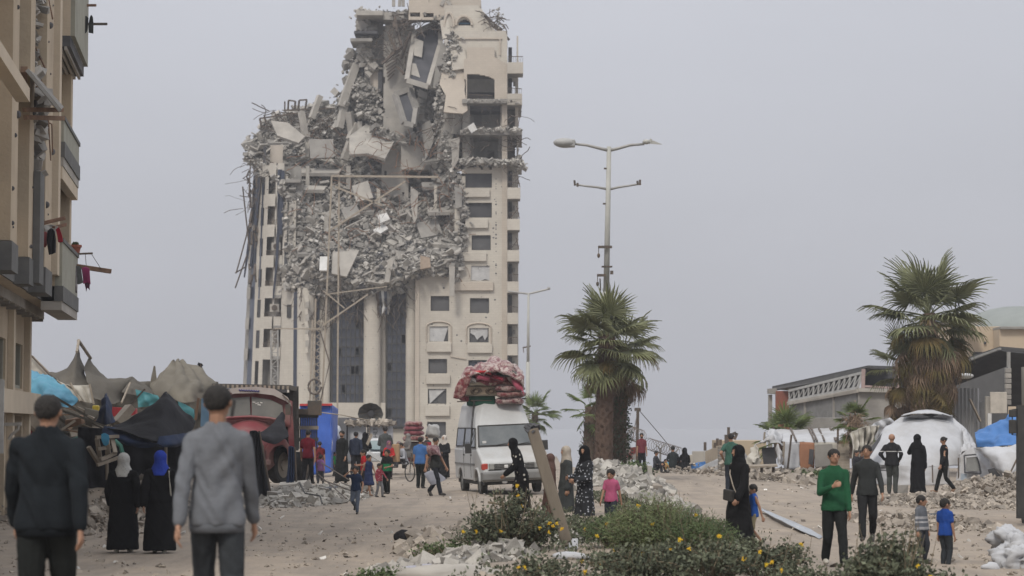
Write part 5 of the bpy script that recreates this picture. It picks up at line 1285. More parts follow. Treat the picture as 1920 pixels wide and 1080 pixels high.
for i in range(4):
    mb = MB(); mb.tube([P(118, 832 + i * 4, 56), P(150, 820 + i * 4, 56), P(185, 808 + i * 5, 56), P(210, 812 + i * 5, 56)], .05, 8); tag(mb.build('plastic_pipe', greenp, smooth=True), 'green plastic pipe bent over the junk pile, %s of the four' % ('topmost', 'second', 'third', 'lowest')[i], 'pipe', 'green pipes on the junk pile')
mb = MB(); mb.tube([P(215, 826, 52), P(226, 836, 52), P(230, 850, 52)], .05, 8); tag(mb.build('plastic_pipe', greenp), 'short green pipe beside the wooden frame', 'pipe', 'green pipes on the junk pile')
fr = thing('bed_frame', 'grey broken wooden bed frame with blue rag, lying before the black tarpaulin', 'frame', onground(200, 50))
for a, b_ in (((180, 820), (222, 818)), ((182, 822), (188, 862)), ((188, 862), (216, 850)), ((216, 850), (210, 822)), ((166, 838), (186, 870)), ((200, 820), (205, 858)), ((182, 872), (222, 858)), ((182, 842), (212, 838)), ((225, 862), (236, 878))):
    mb = MB(); mb.beam(P(*a, 50), P(*b_, 50.3), .09, .07); mb.build('rail', beamw, fr, world=True)
tag(sheet('rag', pg(49.8, [[(190, 814), (196, 812), (204, 816)], [(190, 824), (198, 828), (205, 822)], [(194, 834), (199, 836), (204, 832)]]), mat('bright_blue_rag', (.06, .26, .42), .9), 4, 4, .06), 'bright blue rag hanging on the broken wooden frame', 'rag')
# ------------------------------------------------------------------ the red truck
TRY = 74.0
redp = mat('dusty_red_paint', (.17, .022, .03), .55, (.21, .055, .055), 1.2, dirt=.55, dirtcol=(.26, .2, .175), spec=.4)
dkp = mat('dusty_glass', (.12, .125, .12), .35, (.2, .2, .185), 1.0, spec=.5, dirt=.5, dirtcol=(.26, .25, .225))
tk = thing('red_truck', 'dusty red round-nosed lorry with dark wooden cargo box, parked by the tents', 'truck', P(470, 915, TRY))
def tq(px, py, d=0): return P(px, py, TRY + d)
def ringz(pts, d0, d1):   # outline swept in depth
    mb = MB(); mb.rings([[tq(x, y, d0) for x, y in pts], [tq(x, y, d1) for x, y in pts]]); return mb
# cab: rounded roof, wide curved windscreen, bonnet, wing
mb = MB()
roof = [(395, 752), (410, 738), (440, 728), (480, 726), (515, 730), (538, 745), (545, 765)]
mb.rings([[tq(x, y, d) for x, y in roof] + [tq(545, 800, d), tq(395, 800, d)] for d in (0, 1.6)])
mb.build('cab', redp, tk, world=True, smooth=False, bevel=.08)
mb = MB(); mb.rings([[tq(x, y, d) for x, y in ((392, 752), (410, 736), (440, 727), (480, 725), (515, 729), (540, 745), (547, 762), (536, 752), (512, 741), (480, 737), (440, 738), (412, 746))] for d in (-.25, .1)])
mb.build('roof_visor', mat('dusty_cream', (.42, .38, .35), .7, (.3, .26, .24), 1.5, dirt=.4), tk, world=True)
g1 = [(398, 757), (425, 747), (468, 744), (470, 780), (420, 782), (400, 786)]; g2 = [(472, 744), (506, 749), (529, 760), (533, 786), (500, 782), (472, 780)]
for gg in (g1, g2):
    mb = MB(); mb.slab([tq(x, y, -.06 + .0 * x) for x, y in gg], .05, Vector((0, 1, 0))); mb.build('windscreen', dkp, tk, world=True)
mb = MB(); mb.tube([tq(398, 788, -.1), tq(430, 783, -.14), (tq(470, 781, -.16)), tq(505, 784, -.14), tq(535, 790, -.1)], .05, 6); mb.build('windscreen_trim', redp, tk, world=True)
mb = MB()   # bonnet bulging forward
secs = []
for d, top, bot, x0, x1 in ((0, 786, 850, 400, 540), (-.7, 792, 860, 402, 528), (-1.3, 806, 875, 405, 512), (-1.6, 822, 885, 410, 500)):
    secs.append([tq(x0 + (x1 - x0) * i / 10, bot - (bot - top) * math.sin(PI * i / 10) ** .45, d) if 0 < i < 10 else tq(x0 if i == 0 else x1, bot, d) for i in range(11)])
mb.rings(secs); mb.build('bonnet', redp, tk, world=True, smooth=True)
mb = MB(); secs = []   # front wing over the wheel
for d in (-1.5, -.9, -.3, .3):
    secs.append([tq(x, y, d) for x, y in ((496, 868), (497, 842), (506, 828), (522, 822), (536, 824), (543, 836), (545, 862), (541, 862), (538, 842), (530, 834), (515, 838), (506, 850), (504, 870))])
mb.rings(secs); mb.build('wing', redp, tk, world=True, smooth=False, bevel=.03)
slx = mb = MB(); mb.rings([[tq(x, y, d) for x, y in ((400, 862), (508, 862), (508, 872), (400, 872))] for d in (-1.8, -1.6)]); mb.build('bumper', redp, tk, world=True, bevel=.03)
mb = MB(); mb.rings([[tq(x, y, d) for x, y in ((410, 835), (495, 835), (495, 862), (410, 862))] for d in (-1.66, -1.61)]); mb.build('grille', iron, tk, world=True)
mb = MB(); mb.rings([[tq(x, y, d) for x, y in ((536, 748), (548, 752), (552, 838), (542, 840))] for d in (.1, 1.5)]); dr = mb.build('door', redp, tk, world=True)
mb = MB(); mb.rings([[tq(x, y, d) for x, y in ((548.5, 765), (549.5, 765), (550.5, 795), (549.5, 795))] for d in (.3, 1.3)]); mb.build('window', void, dr, world=True)
def wheel(parent, c, r_, w_, axis=Vector((1, 0, 0)), rimm=None):
    axis = axis.normalized(); up = Vector((0, 0, 1)); sd_ = axis.cross(up).normalized()
    mb = MB(); prof = [(-.5, .72), (-.5, .93), (-.36, 1), (.36, 1), (.5, .93), (.5, .72)]
    mb2 = MB(); n = 24; rings = []
    for k in range(n + 1):
        a = 2 * PI * k / n; d = sd_ * math.cos(a) + up * math.sin(a)
        rings.append([c + axis * w_ * u + d * r_ * v * (1 + (.012 if k % 2 and v > .99 else 0)) for u, v in prof])
    mb.rings(rings, cap=False); wh = mb.build('wheel', black, parent, world=True)
    mb = MB(); mb.tube([c - axis * w_ * .38, c + axis * w_ * .38], r_ * .72, 20); mb.tube([c - axis * w_ * .5, c + axis * w_ * .5], r_ * .3, 12)
    for k in range(8):
        a = PI / 4 * k; d = sd_ * math.cos(a) + up * math.sin(a); mb.box(c + d * r_ * .5, (w_ * .82, .06, .06))
    mb.build('rim', rimm or tanst, wh, world=True); return wh
wheel(tk, tq(524, 872, -.6) + Vector((0, 0, .0)), .58, .36, Vector((1, -.45, 0)), beamw)
wheel(tk, tq(564, 878, 3.2), .56, .44, Vector((1, -.2, 0)), iron)
# cargo box: plank sides with a frame on top
wb = mat('weathered_dark_planks', (.10, .095, .085), .95, (.07, .065, .06), 2, bump=.5)
mb = MB(); mb.rings([[tq(x, y, d) for x, y in ((542, 727), (560, 724), (560, 845), (546, 845))] for d in (1.7, 1.9)]); mb.build('cargo_wall', canvas if False else wb, tk, world=True)
cb = MB()
for i in range(12):
    x0 = 555 + i * 3.4
    mb = MB(); mb.rings([[tq(x, y, d) for x, y in ((x0, 779), (x0 + 2.8, 779), (x0 + 2.8, 842), (x0, 842))] for d in (3.2, 3.3)]); mb.build('plank', wb, tk, world=True)
for y in (780, 802, 824): mb = MB(); mb.beam(tq(553, y, 3.1), tq(597, y, 3.1), .12); mb.build('side_rail', beamw if y == 802 else wb, tk, world=True)
mb = MB(); mb.rings([[tq(x, y, d) for x, y in ((398, 719), (545, 722), (558, 726), (556, 733), (540, 731), (398, 727))] for d in (1.2, 4.5)]); mb.build('cargo_top', wb, tk, world=True)
for i in range(17): mb = MB(); mb.beam(tq(402 + i * 8.6, 720.5 + i * .2, 1.1), tq(402 + i * 8.6, 727.5 + i * .2, 1.1), .07); mb.build('top_batten', beamw, tk, world=True)
mb = MB(); mb.beam(tq(402, 731, 1.0), tq(538, 733, 1.0), .1); mb.build('header_board', void, tk, world=True)
mb = MB(); mb.rings([[tq(x, y, d) for x, y in ((449, 734), (499, 735), (499, 743), (449, 742))] for d in (.9, 1.0)]); mb.build('sign_board', mat('dusty_sign', (.33, .25, .2), .9), tk, world=True)
mb = MB(); mb.rings([[tq(x, y, d) for x, y in ((400, 735), (552, 736), (552, 842), (400, 842))] for d in (1.95, 2.1)]); mb.build('cargo_front', void, tk, world=True)
mb = MB(); mb.box(tq(590, 765, 3.0), (.45, .4, .5)); mb.box(tq(576, 772, 3.0), (.8, .35, .2)); mb.build('toolbox', iron, tk, world=True, bevel=.02)
mb = MB(); mb.tube([tq(530, 740, -.3), tq(542, 752, -.5), tq(541, 778, -.5)], .025, 6); mb.box(tq(540, 768, -.55), (.16, .06, .34)); mb.build('mirror', iron, tk, world=True)
# scripts painted on the visor
def text(name, s_, loc, size, m, rot=(PI / 2, 0, 0), parent=None, ext=.004, align='CENTER'):
    cu = bpy.data.curves.new(name, 'FONT'); cu.body = s_; cu.size = size; cu.extrude = ext; cu.align_x = align; cu.align_y = 'CENTER'; cu.resolution_u = 2
    o = bpy.data.objects.new(name, cu); C.objects.link(o); o.location = loc; o.rotation_euler = rot
    dg = bpy.context.evaluated_depsgraph_get(); me = bpy.data.meshes.new_from_object(o.evaluated_get(dg)); me.materials.clear(); me.materials.append(m)
    bpy.data.objects.remove(o); o2 = bpy.data.objects.new(name, me); C.objects.link(o2)
    off = Vector((0, 0, 0)); p = parent
    while p is not None: off += Vector(p.location); p = p.parent
    if parent: o2.parent = parent
    o2.location = Vector(loc) - off; o2.rotation_euler = rot; return o2
g = random.Random(2)
for (x0, x1, y, m) in ((415, 434, 736, redp), (448, 486, 731.5, mat('navy_script', (.06, .06, .2), .6))):   # flowing script, drawn as strokes
    mb = MB(); pts = []
    n = 16
    for i in range(n + 1): pts.append(tq(x0 + (x1 - x0) * i / n, y + (2.2 if i % 2 else -1.2) * g.uniform(.4, 1) - (i / n - .5) * -2 + .8, -.27))
    mb.tube(pts, .022, 4); mb.build('painted_script', m, tk, world=True)
mb = MB()
for (x, y, w_) in ((476, 754, 6), (482, 756, 8), (490, 755, 5), (486, 759, 7)): mb.box(tq(x, y, -.1), (w_ / 66, .01, .03), (0, g.uniform(-.3, .3), 0))
mb.build('windscreen_lettering', peb_w, tk, world=True)
tent('dark_cloth', 'black cloth thrown over the red truck bonnet and wing', 'cloth', 72, [('cloth', blackt, [[(528, 772, 1.6), (531, 774, 1.6), (534, 780, 1.6)], [(505, 800, .2), (522, 800, .2), (536, 802, .4)], [(482, 816, -.3), (510, 818, -.5), (540, 812, 0)], [(496, 828, -.5), (516, 832, -.6), (541, 816, -.2)]], .06)])
tent('black_curtain', 'long black cloth hanging to the ground left of the truck wheel', 'cloth', 63, [('cloth', blackt, [[(470, 808), (480, 807), (487, 812)], [(466, 860), (480, 860), (494, 862)], [(458, 935), (480, 938), (506, 930)]], .1, 4)], [((486, 808), (508, 928), -.1, -.1, .03)])
tent('dark_cloth', 'dark cloth tied to a thin pole beside the truck wheel', 'cloth', 71, [('cloth', navyt, [[(541, 838), (546, 836), (552, 840)], [(540, 875), (546, 872), (552, 876)], [(536, 912), (545, 914), (551, 908)]], .08, 3)], [((553, 838), (556, 912), 0, 0, .03)])
# concrete blocks on the ground before the truck
def blocks(lst):
    for i, (px, py, w_, h_, d_, rz_, lab, m) in enumerate(lst):
        Y = GY(py + 2); p = onground(px, Y); mb = MB(); g = random.Random(i + 50)
        mb.box((0, 0, h_ / 2), (w_, d_, h_), (g.uniform(-.06, .06), g.uniform(-.08, .08), 0)); 
        vs = [(v[0] + g.uniform(-.05, .05) * w_, v[1] + g.uniform(-.05, .05), v[2] * g.uniform(.85, 1.05)) for v in mb.v]; mb.v = vs
        o = mb.build('concrete_block', m, bevel=.02); o.location = (p.x, p.y, p.z - .02); o.rotation_euler = (0, 0, rz_); tag(o, lab, 'block', 'broken blocks on the road')
blocks([(495, 936, .5, .4, .4, .3, 'pale broken block at the foot of the black curtain', conc_l), (515, 938, .35, .3, .3, -.4, 'smaller grey block right of the pale broken block', conc),
        (550, 922, .85, .35, .5, .1, 'wide cream block under the dark cloth pole', conc_l), (568, 940, 1.4, .2, .6, .05, 'long flat pale slab lying nearest before the truck', conc_l),
        (614, 928, .65, .28, .4, .05, 'dark rounded block left of the running boy', conc_d), (644, 926, .6, .25, .4, -.1, 'tan block just beside the running boy', rub_t),
        (1218, 935, .6, .4, .5, .2, 'brown stone block on the median beyond the boy in pink', rub_t), (1690, 925, .3, .3, .3, .4, 'small grey block beside the hooded woman at the tent', conc)])
mb = MB(); mb.tube([P(561, 905, 60), P(572, 925, 58), P(600, 930, 57), P(604, 944, 55)], .02, 5); tag(mb.build('cable', black), 'black cable trailing over the blocks before the truck', 'cable')
for i, (a, b_) in enumerate((((598, 890), (648, 934)), ((603, 868), (655, 900)), ((640, 905), (690, 925)), ((605, 900), (665, 922)))):
    mb = MB(); mb.tube([P(*a, 62), P(*b_, 58)], .018, 4); tag(mb.build('rope', iron), ['long rope across the rubble behind the running boy', 'rope stretched behind the girl in purple', 'low rope right of the robed man feet', 'slack rope near the girl in purple feet'][i], 'rope', 'ropes by the truck')
# blue container tent
ct = thing('blue_shelter', 'tall bright blue wrapped shelter box with a red top edge behind the truck', 'shelter', P(600, 890, 93))
bl = mat('bright_blue_tarp', (.035, .09, .36), .55, (.045, .13, .5), 1.2, bump=.35, bscale=5, spec=.35, dirt=.2, dirtcol=(.12, .17, .36))
sheet('front_wrap', pg(93, [[(562, 761), (590, 760), (622, 760)], [(562, 800), (592, 802), (623, 800)], [(564, 845), (592, 845), (622, 845)], [(566, 890), (592, 890), (620, 886)]]), bl, 6, 6, .06, .02, ct, wsc=.9)
sheet('side_wrap', pg(93, [[(622, 760, 0), (628, 763, 1.5), (634, 768, 3)], [(623, 800, 0), (628, 802, 1.5), (633, 806, 3)], [(622, 845, 0), (627, 845, 1.5), (631, 845, 3)], [(620, 886, 0), (625, 882, 1.5), (629, 878, 3)]]), mat('blue_tarp_pale', (.14, .19, .42), .7, (.07, .12, .4), 1.5, bump=.3), 6, 6, .06, .02, ct, wsc=.9)  # side wrap in a paler, greyer blue than the front
mb = MB(); mb.slab([P(562, 760, 93), P(622, 759.5, 93), P(634, 768, 96), P(575, 768, 96)], .05); mb.build('roof_sheet', bl, ct, world=True)
mb = MB(); mb.beam(P(562, 759, 92.9), P(623, 758.6, 92.9), .09); mb.build('red_edge', mat('red_trim', (.45, .05, .05), .7), ct, world=True)
mb = MB(); mb.tube([P(566, 769, 90), P(640, 778, 90), P(690, 788, 91)], .02, 4); tag(mb.build('rope', tanst), 'taut rope running right from the blue shelter', 'rope')
# white wrapped cart and the dish
tent('white_cover', 'white dome-shaped cover right of the blue shelter', 'tarpaulin', 96, [('cover', whitet, [[(630, 798, 1), (634, 798, 1), (638, 802, 1)], [(628, 825, 0), (640, 825, -.4), (650, 832, 1)], [(628, 865, 0), (644, 866, -.4), (660, 866, 1)]], .05)])
st = thing('white_stall', 'white sheeted stall with dark posts and turned lettering behind the crowd', 'stall', P(690, 885, 99))
sheet('sheet', pg(99, [[(651, 797), (665, 796), (686, 796)], [(650, 825), (668, 824), (687, 824)], [(652, 870), (668, 870), (688, 868)]]), whitet, 5, 5, .08, .015, st)
sheet('sheet', pg(99, [[(694, 796), (712, 796), (736, 798)], [(694, 812), (712, 812), (737, 814)], [(694, 824), (712, 824), (737, 828)]]), whitet, 5, 5, .08, .015, st)
mb = MB(); 
for x in (651, 690): 
    mb = MB(); mb.beam(P(x, 885, 98.8), P(x, 795, 98.8), .16, .06); mb.build('post', blackt, st, world=True)
mb = MB(); mb.beam(P(650, 795, 98.8), P(738, 796, 98.8), .12); mb.build('top_rail', tanst, st, world=True)
g = random.Random(31); mb = MB(); [mb.chunk(P(650 + 88 * g.random(), 793 + g.uniform(-2, 2), 98.8), .25, g) for _ in range(70)]; stuff(mb.build('roof_clutter', rub_t, st, world=True))
text('sheet_lettering', 'HLI', P(704, 812, 98.82), .28, black, (PI / 2, -PI / 2, 0), st)
# parked light-blue car nose under the stall
cr_ = thing('small_car', 'small white and blue car with dusty windscreen under the white stall', 'car', P(712, 870, 97))
cw = mat('car_white', (.5, .52, .53), .35, (.42, .44, .46), 2, spec=.5, dirt=.3, dirtcol=(.3, .28, .25))
mb = MB(); mb.rings([[P(x, y, d) for x, y in ((690, 826), (700, 822), (722, 822), (731, 828), (735, 846), (735, 866), (688, 866), (687, 846))] for d in (97, 100)]); mb.build('body', cw, cr_, world=True, bevel=.08)
mb = MB(); mb.slab([P(693, 827, 96.95), P(729, 827, 96.95), P(733, 843, 96.6), P(689, 843, 96.6)], .05); mb.build('windscreen', mat('teal_glass', (.16, .22, .23), .2, (.22, .27, .27), 2, spec=.6), cr_, world=True)
mb = MB(); mb.rings([[P(x, y, d) for x, y in ((686, 847), (736, 847), (737, 866), (686, 866))] for d in (95.6, 97)]); mb.build('bonnet', cw, cr_, world=True, bevel=.06)
mb = MB(); mb.rings([[P(x, y, d) for x, y in ((716, 848), (728, 848), (729, 862), (716, 862))] for d in (95.5, 95.58)]); mb.build('blue_panel', mat('car_blue', (.04, .12, .25), .4), cr_, world=True)
for x in (691, 733): wheel(cr_, P(x, 866, 96.6), .28, .18, Vector((1, 0, 0)))
dish = thing('satellite_dish', 'big dark mesh satellite dish with a black centre above the white stall', 'satellite dish', P(695, 798, 102))
c = P(695, 776, 102); M = Euler((R(8), 0, R(-6))).to_matrix(); rings = []
for rr, dd in ((.34, .42), (.7, .32), (1.1, .12), (1.38, -.1), (1.42, -.1), (1.4, -.04)):
    rr *= .5; dd *= .6
    rings.append([c + M @ Vector((rr * .82 * math.cos(2 * PI * k / 12), dd, rr * .72 * math.sin(2 * PI * k / 12))) for k in range(12)])
mb = MB(); mb.rings(rings, cap=False); mb.build('reflector', mat('dish_mesh', (.10, .10, .095), .7, (.07, .07, .07), 4), dish, world=True)
mb = MB(); mb.rings([[c + M @ Vector((.16 * math.cos(2 * PI * k / 12), d, .14 * math.sin(2 * PI * k / 12))) for k in range(12)] for d in (.12, .25)]); mb.build('hub', void, dish, world=True)
for k in range(12):
    a = 2 * PI * k / 12; mb = MB(); mb.beam(c + M @ Vector((.14 * math.cos(a), .18, .12 * math.sin(a))), c + M @ Vector((.48 * math.cos(a), -.06, .42 * math.sin(a))), .02); mb.build('rib', iron, dish, world=True)
mb = MB(); mb.tube([P(699, 787, 101.2), P(710, 800, 100.5)], .06, 8); mb.build('feed_arm', white, dish, world=True)
mb = MB(); mb.tube([P(695, 785, 102.5), P(695, 820, 102.5)], .07, 8); mb.build('stand', iron, dish, world=True)
# carpets piled on a car
def bundle(label, px, py, w_px, h_px, Y, dep, m, name='folded_blanket', cat='blanket', group=None, lump=.05, seed=0, sag=0.0, rz_=0):
    c = P(px, py, Y); W, H = w_px * Y / F, h_px * Y / F
    mb = MB(); rings = []; n = 20
    for i in range(13):
        u = i / 12 * 2 - 1; e_ = (1 - abs(u) ** 6) ** .35 if abs(u) < 1 else .25
        e_ = max(e_, .3)
        ring = []
        for k in range(n):
            a = 2 * PI * k / n; ca, sa = math.cos(a), math.sin(a)
            q_ = Vector((u * W / 2, math.copysign(abs(ca) ** .45, ca) * dep / 2 * e_, math.copysign(abs(sa) ** .45, sa) * H / 2 * e_ - sag * u * u * H))
            q_ += Vector((noise.noise(q_ * 3 + Vector((seed, 0, 0))), noise.noise(q_ * 3 + Vector((0, seed, 5))), noise.noise(q_ * 3 + Vector((3, 0, seed))))) * lump
            ring.append(q_)
        rings.append(ring)
    mb.rings(rings); o = mb.build(name, m, smooth=True); o.location = c; o.rotation_euler = (0, 0, rz_); tag(o, label, cat, group); return o
def patm(name, c1, c2, c3, sc_=9):
    m = mat(name, c1, .95, tuple(x * .8 for x in c1), 3, bump=.3, sheen=.2); add_pattern(m, 'blotch', sc_, c2, 1.2); add_pattern(m, 'spots', sc_ * 1.6, c3, .22); return m
redpat = patm('red_patterned_fleece', (.15, .028, .034), (.27, .17, .15), (.09, .03, .035)); leop = patm('spotted_fleece', (.42, .35, .32), (.16, .05, .06), (.07, .03, .035), 7)
maro = patm('maroon_fleece', (.12, .025, .035), (.22, .07, .08), (.07, .02, .03), 5); pinkp = cl('pink_cloth', (.42, .09, .14)); redc = cl('scarlet_cloth', (.42, .02, .025))
for i, (py, w_, m) in enumerate(((795, 34, redpat), (803, 36, maro), (812, 38, maro), (822, 40, redpat))):
    bundle(['top pale red roll of the carpet load behind the crowd', 'second roll of the carpet load behind the crowd', 'third roll of the carpet load behind the crowd', 'lowest roll of the carpet load behind the crowd'][i], 776, py, w_, 9, 97, 1.4, m, 'carpet_roll', 'carpet', 'carpets loaded on the car behind the crowd', seed=i)
ck = thing('loaded_car', 'dark car under the red carpet load behind the crowd', 'car', P(782, 868, 98))
mb = MB(); mb.rings([[P(x, y, d) for x, y in ((752, 840), (758, 828), (800, 828), (808, 842), (810, 866), (750, 866))] for d in (97.5, 99.5)]); mb.build('body', mat('car_maroon', (.12, .03, .035), .4, dirt=.4), ck, world=True, bevel=.08)
mb = MB(); mb.slab([P(760, 831, 97.4), P(798, 831, 97.4), P(804, 843, 97.4), P(755, 843, 97.4)], .04); mb.build('windscreen', dkp, ck, world=True)
for x in (758, 802): wheel(ck, P(x, 866, 97.6), .28, .18)
tag(bundle('grey translucent bundle right of the carpet load', 812, 808, 22, 24, 98, 1, cl('grey_bundle', (.33, .33, .32)), 'plastic_bundle', 'bundle', lump=.12), None)
mb = MB(); mb.bb(P(738, 0, 90).x, P(751, 0, 90).x, 89.8, 90.8, P(0, 866, 90).z, P(0, 833, 90).z); tag(mb.build('wooden_crate', mat('tan_plywood', (.36, .24, .14), .85), bevel=.02), 'tan plywood crate beside the seated people', 'crate')
mb = MB(); mb.slab([P(691, 846, 90), P(722, 862, 89.5), P(716, 868, 89), P(690, 852, 89.6)], .04); tag(mb.build('metal_sheet', steel), 'grey metal sheet leaning by the small car', 'metal sheet')
mb = MB(); mb.slab([P(695, 812, 92), P(699, 816, 92), P(690, 836, 91.8), P(686, 832, 91.8)], .05); tag(mb.build('board', beamw), 'pale board under the black-veiled woman arm', 'board')
for (px, py, lab) in ((548, 882, 'x'),): pass
# ------------------------------------------------------------------ the loaded van
VY = 71.5
vp = P(938, 922, VY)
van = thing('loaded_van', 'white high-roofed van tilting left under a huge load of bedding', 'van', (vp.x, vp.y, vp.z), (0, R(-2.6), R(11)))
vw = mat('van_white_paint', (.46, .47, .47), .42, (.38, .385, .38), 1.4, dirt=.5, dirtcol=(.33, .30, .26), spec=.5)
vg = mat('van_glass', (.055, .065, .07), .12, (.12, .13, .13), 1.2, spec=.7, dirt=.3, dirtcol=(.2, .21, .2))
vb = mat('van_black_plastic', (.03, .03, .03), .7, (.055, .052, .048), 3)
vbp = mat('van_bumper', (.20, .20, .195), .7, (.13, .13, .125), 2, dirt=.3, dirtcol=(.3, .27, .23))
W_ = .98
mb = MB()
def arch(cx, r_=.42): return [(cx + r_ * math.cos(a), .42 + r_ * math.sin(a) * .85) for a in [PI - PI * i / 8 for i in range(9)]]
low = [(-2.42, .38)] + arch(-1.62)[0:] + arch(1.55) + [(2.5, .42), (2.52, 1.38), (-1.55, 1.38), (-2.3, 1.06), (-2.44, .98), (-2.48, .7)]
low = [(-2.42, .40)] + [(x, z) for x, z in arch(-1.62)] + [(x, z) for x, z in arch(1.55)] + [(2.5, .42), (2.52, 1.38), (-1.55, 1.38), (-2.3, 1.06), (-2.44, .98), (-2.48, .7)]
# body side taper: three slices across
sl_ = []
for x, k in ((-W_, .0), (-W_ + .1, .04), (W_ - .1, .04), (W_, .0)):
    sl_.append([Vector((x, y * (1 if abs(x) < W_ - .05 else .985), z + (k if z > 1 else 0))) for y, z in low])
mb.rings(sl_); mb.build('body', vw, van, bevel=.035)
mb = MB()   # upper cabin
def rect(z, x, y0, y1, r_=.12):
    return [Vector(p) for p in ((-x + r_, y0, z), (x - r_, y0, z), (x, y0 + r_, z), (x, y1 - r_, z), (x - r_, y1, z), (-x + r_, y1, z), (-x, y1 - r_, z), (-x, y0 + r_, z))]
mb.rings([rect(1.37, .965, -1.52, 2.5), rect(1.45, .955, -1.48, 2.5), rect(2.1, .86, -.98, 2.46), rect(2.2, .84, -.9, 2.45), rect(2.72, .74, -.52, 2.4, .2), rect(2.84, .64, -.36, 2.3, .24)])
mb.build('cabin', vw, van, smooth=False, bevel=.03)
mb = MB()   # floor underside
mb.bb(-.9, .9, -2.3, 2.4, .3, .41); mb.build('underbody', vb, van)
def lerp2(z):   # front plane of the cabin
    t = (z - 1.45) / (2.1 - 1.45); return -1.48 + .5 * t, .955 - .095 * t
def wsq(z, u, d=.012):
    y, x = lerp2(z); return Vector((u * (x - .07), y - d - .0, z + d * .3))
mb = MB(); mb.slab([wsq(1.47, -1), wsq(1.47, 1), wsq(2.08, 1), wsq(2.08, -1)], .02); ws = mb.build('windscreen', vg, van)
mb = MB()
for a, b_ in ((wsq(1.47, -1), wsq(1.47, 1)), (wsq(1.47, 1), wsq(2.08, 1)), (wsq(2.08, 1), wsq(2.08, -1)), (wsq(2.08, -1), wsq(1.47, -1))): mb.beam(a, b_, .05)
mb.build('frame', vb, ws)
for x in (-.45, .3): 
    mb = MB(); mb.tube([wsq(1.46, x, .05), wsq(1.52, x + .5, .06)], .012, 5); mb.build('wiper', vb, ws)
mb = MB(); mb.bb(.1, .5, -1.3, -1.2, 1.6, 1.63); mb.box(wsq(1.56, -.8, .026), (.12, .004, .12)); mb.build('windscreen_sticker', white, ws)
# side windows and doors (the van's own right side, towards the tower)
def sideq(y, z, s=-1, d=.006):
    x = .955 - .095 * (z - 1.45) / .65 if z > 1.45 else .98; return Vector((s * (x + d), y, z))
for s_ in (-1, 1):
    dr = None
    mb = MB(); mb.slab([sideq(-1.38, 1.45, s_), sideq(-.55, 1.45, s_), sideq(-.55, 2.02, s_), sideq(-.95, 2.02, s_)], .012); wv = mb.build('window', vg, van)
    mb = MB()
    for a, b_ in (((-1.38, 1.45), (-.55, 1.45)), ((-.55, 1.45), (-.55, 2.02)), ((-.55, 2.02), (-.95, 2.02)), ((-.95, 2.02), (-1.38, 1.45))): mb.beam(sideq(*a, s_), sideq(*b_, s_), .035)
    mb.build('frame', vb, wv)
    for y0, y1 in ((-.4, .7), (.85, 2.2)):
        mb = MB(); mb.slab([sideq(y0, 1.47, s_), sideq(y1, 1.47, s_), sideq(y1, 2.03, s_), sideq(y0, 2.03, s_)], .012); wv = mb.build('window', vg, van)
        mb = MB()
        for a, b_ in (((y0, 1.47), (y1, 1.47)), ((y1, 1.47), (y1, 2.03)), ((y1, 2.03), (y0, 2.03)), ((y0, 2.03), (y0, 1.47))): mb.beam(sideq(*a, s_), sideq(*b_, s_), .035)
        mb.build('frame', vb, wv)
    for y in (-.47, .78):
        mb = MB(); mb.beam((s_ * .983, y, .5), (s_ * .983, y, 1.4), .012); mb.build('door_seam', vb, van)
    mb = MB(); mb.box((s_ * .99, -.62, 1.2), (.03, .14, .04)); mb.box((s_ * .99, .68, 1.2), (.03, .14, .04)); mb.build('door_handle', vb, van)
    mb = MB(); mb.tube([(s_ * .96, -1.3, 1.45), (s_ * 1.12, -1.38, 1.44)], .02, 6); mb.box((s_ * 1.2, -1.38, 1.42), (.19, .08, .3)); mb.build('mirror', vb, van, bevel=.03)
    mb = MB(); mb.beam((s_ * .99, -1.2, .92), (s_ * .99, 2.4, .92), .025, .05); mb.build('side_moulding', vbp, van)
# front end
mb = MB(); mb.bb(-.62, .62, -2.5, -2.44, .76, .93); gr = mb.build('grille', vb, van)
mb = MB(); 
for z in (.8, .845, .89): mb.bb(-.6, .6, -2.515, -2.5, z - .008, z + .008)
mb.build('slat', vbp, gr)
for s_ in (-1, 1):
    mb = MB(); mb.bb(min(s_ * .42, s_ * .78), max(s_ * .42, s_ * .78), -2.5, -2.42, .77, .95); hl = mb.build('headlight', mat('lamp_glass', (.3, .3, .28), .15, (.2, .2, .19), 3, spec=.7), van, bevel=.02)
    mb = MB(); mb.bb(min(s_ * .4, s_ * .8), max(s_ * .4, s_ * .8), -2.49, -2.44, .74, .765); mb.build('trim', vb, hl)
    mb = MB(); mb.bb(min(s_ * .80, s_ * .985), max(s_ * .80, s_ * .985), -2.47, -2.2, .76, .96); mb.build('indicator', mat('red_lamp', (.45, .05, .03), .25, spec=.6), van, bevel=.03)
    mb = MB(); mb.bb(s_ * .26 - .06, s_ * .26 + .06, -2.56, -2.515, .8, .9); mb.build('spot_lamp', white, van, bevel=.02)
    for y in (-1.62, 1.55): wheel(van, Vector(van.location) + Vector((s_ * .84, y, .33)), .33, .2, Vector((1, 0, 0)), vbp)
    mb = MB(); mb.tube([(s_ * 1.0, -1.62 + .44 * math.cos(a), .42 + .38 * math.sin(a)) for a in [PI * i / 10 for i in range(11)]], .035, 6); mb.build('wheel_arch', vw, van)
mb = MB(); mb.rings([[Vector(p) for p in ((-1.0, y0, z0), (1.0, y0, z0), (1.0, y0, z1), (-1.0, y0, z1))] for y0, z0, z1 in ((-2.2, .42, .7), (-2.56, .42, .7), (-2.62, .46, .66))]); mb.build('bumper', vbp, van, bevel=.03)
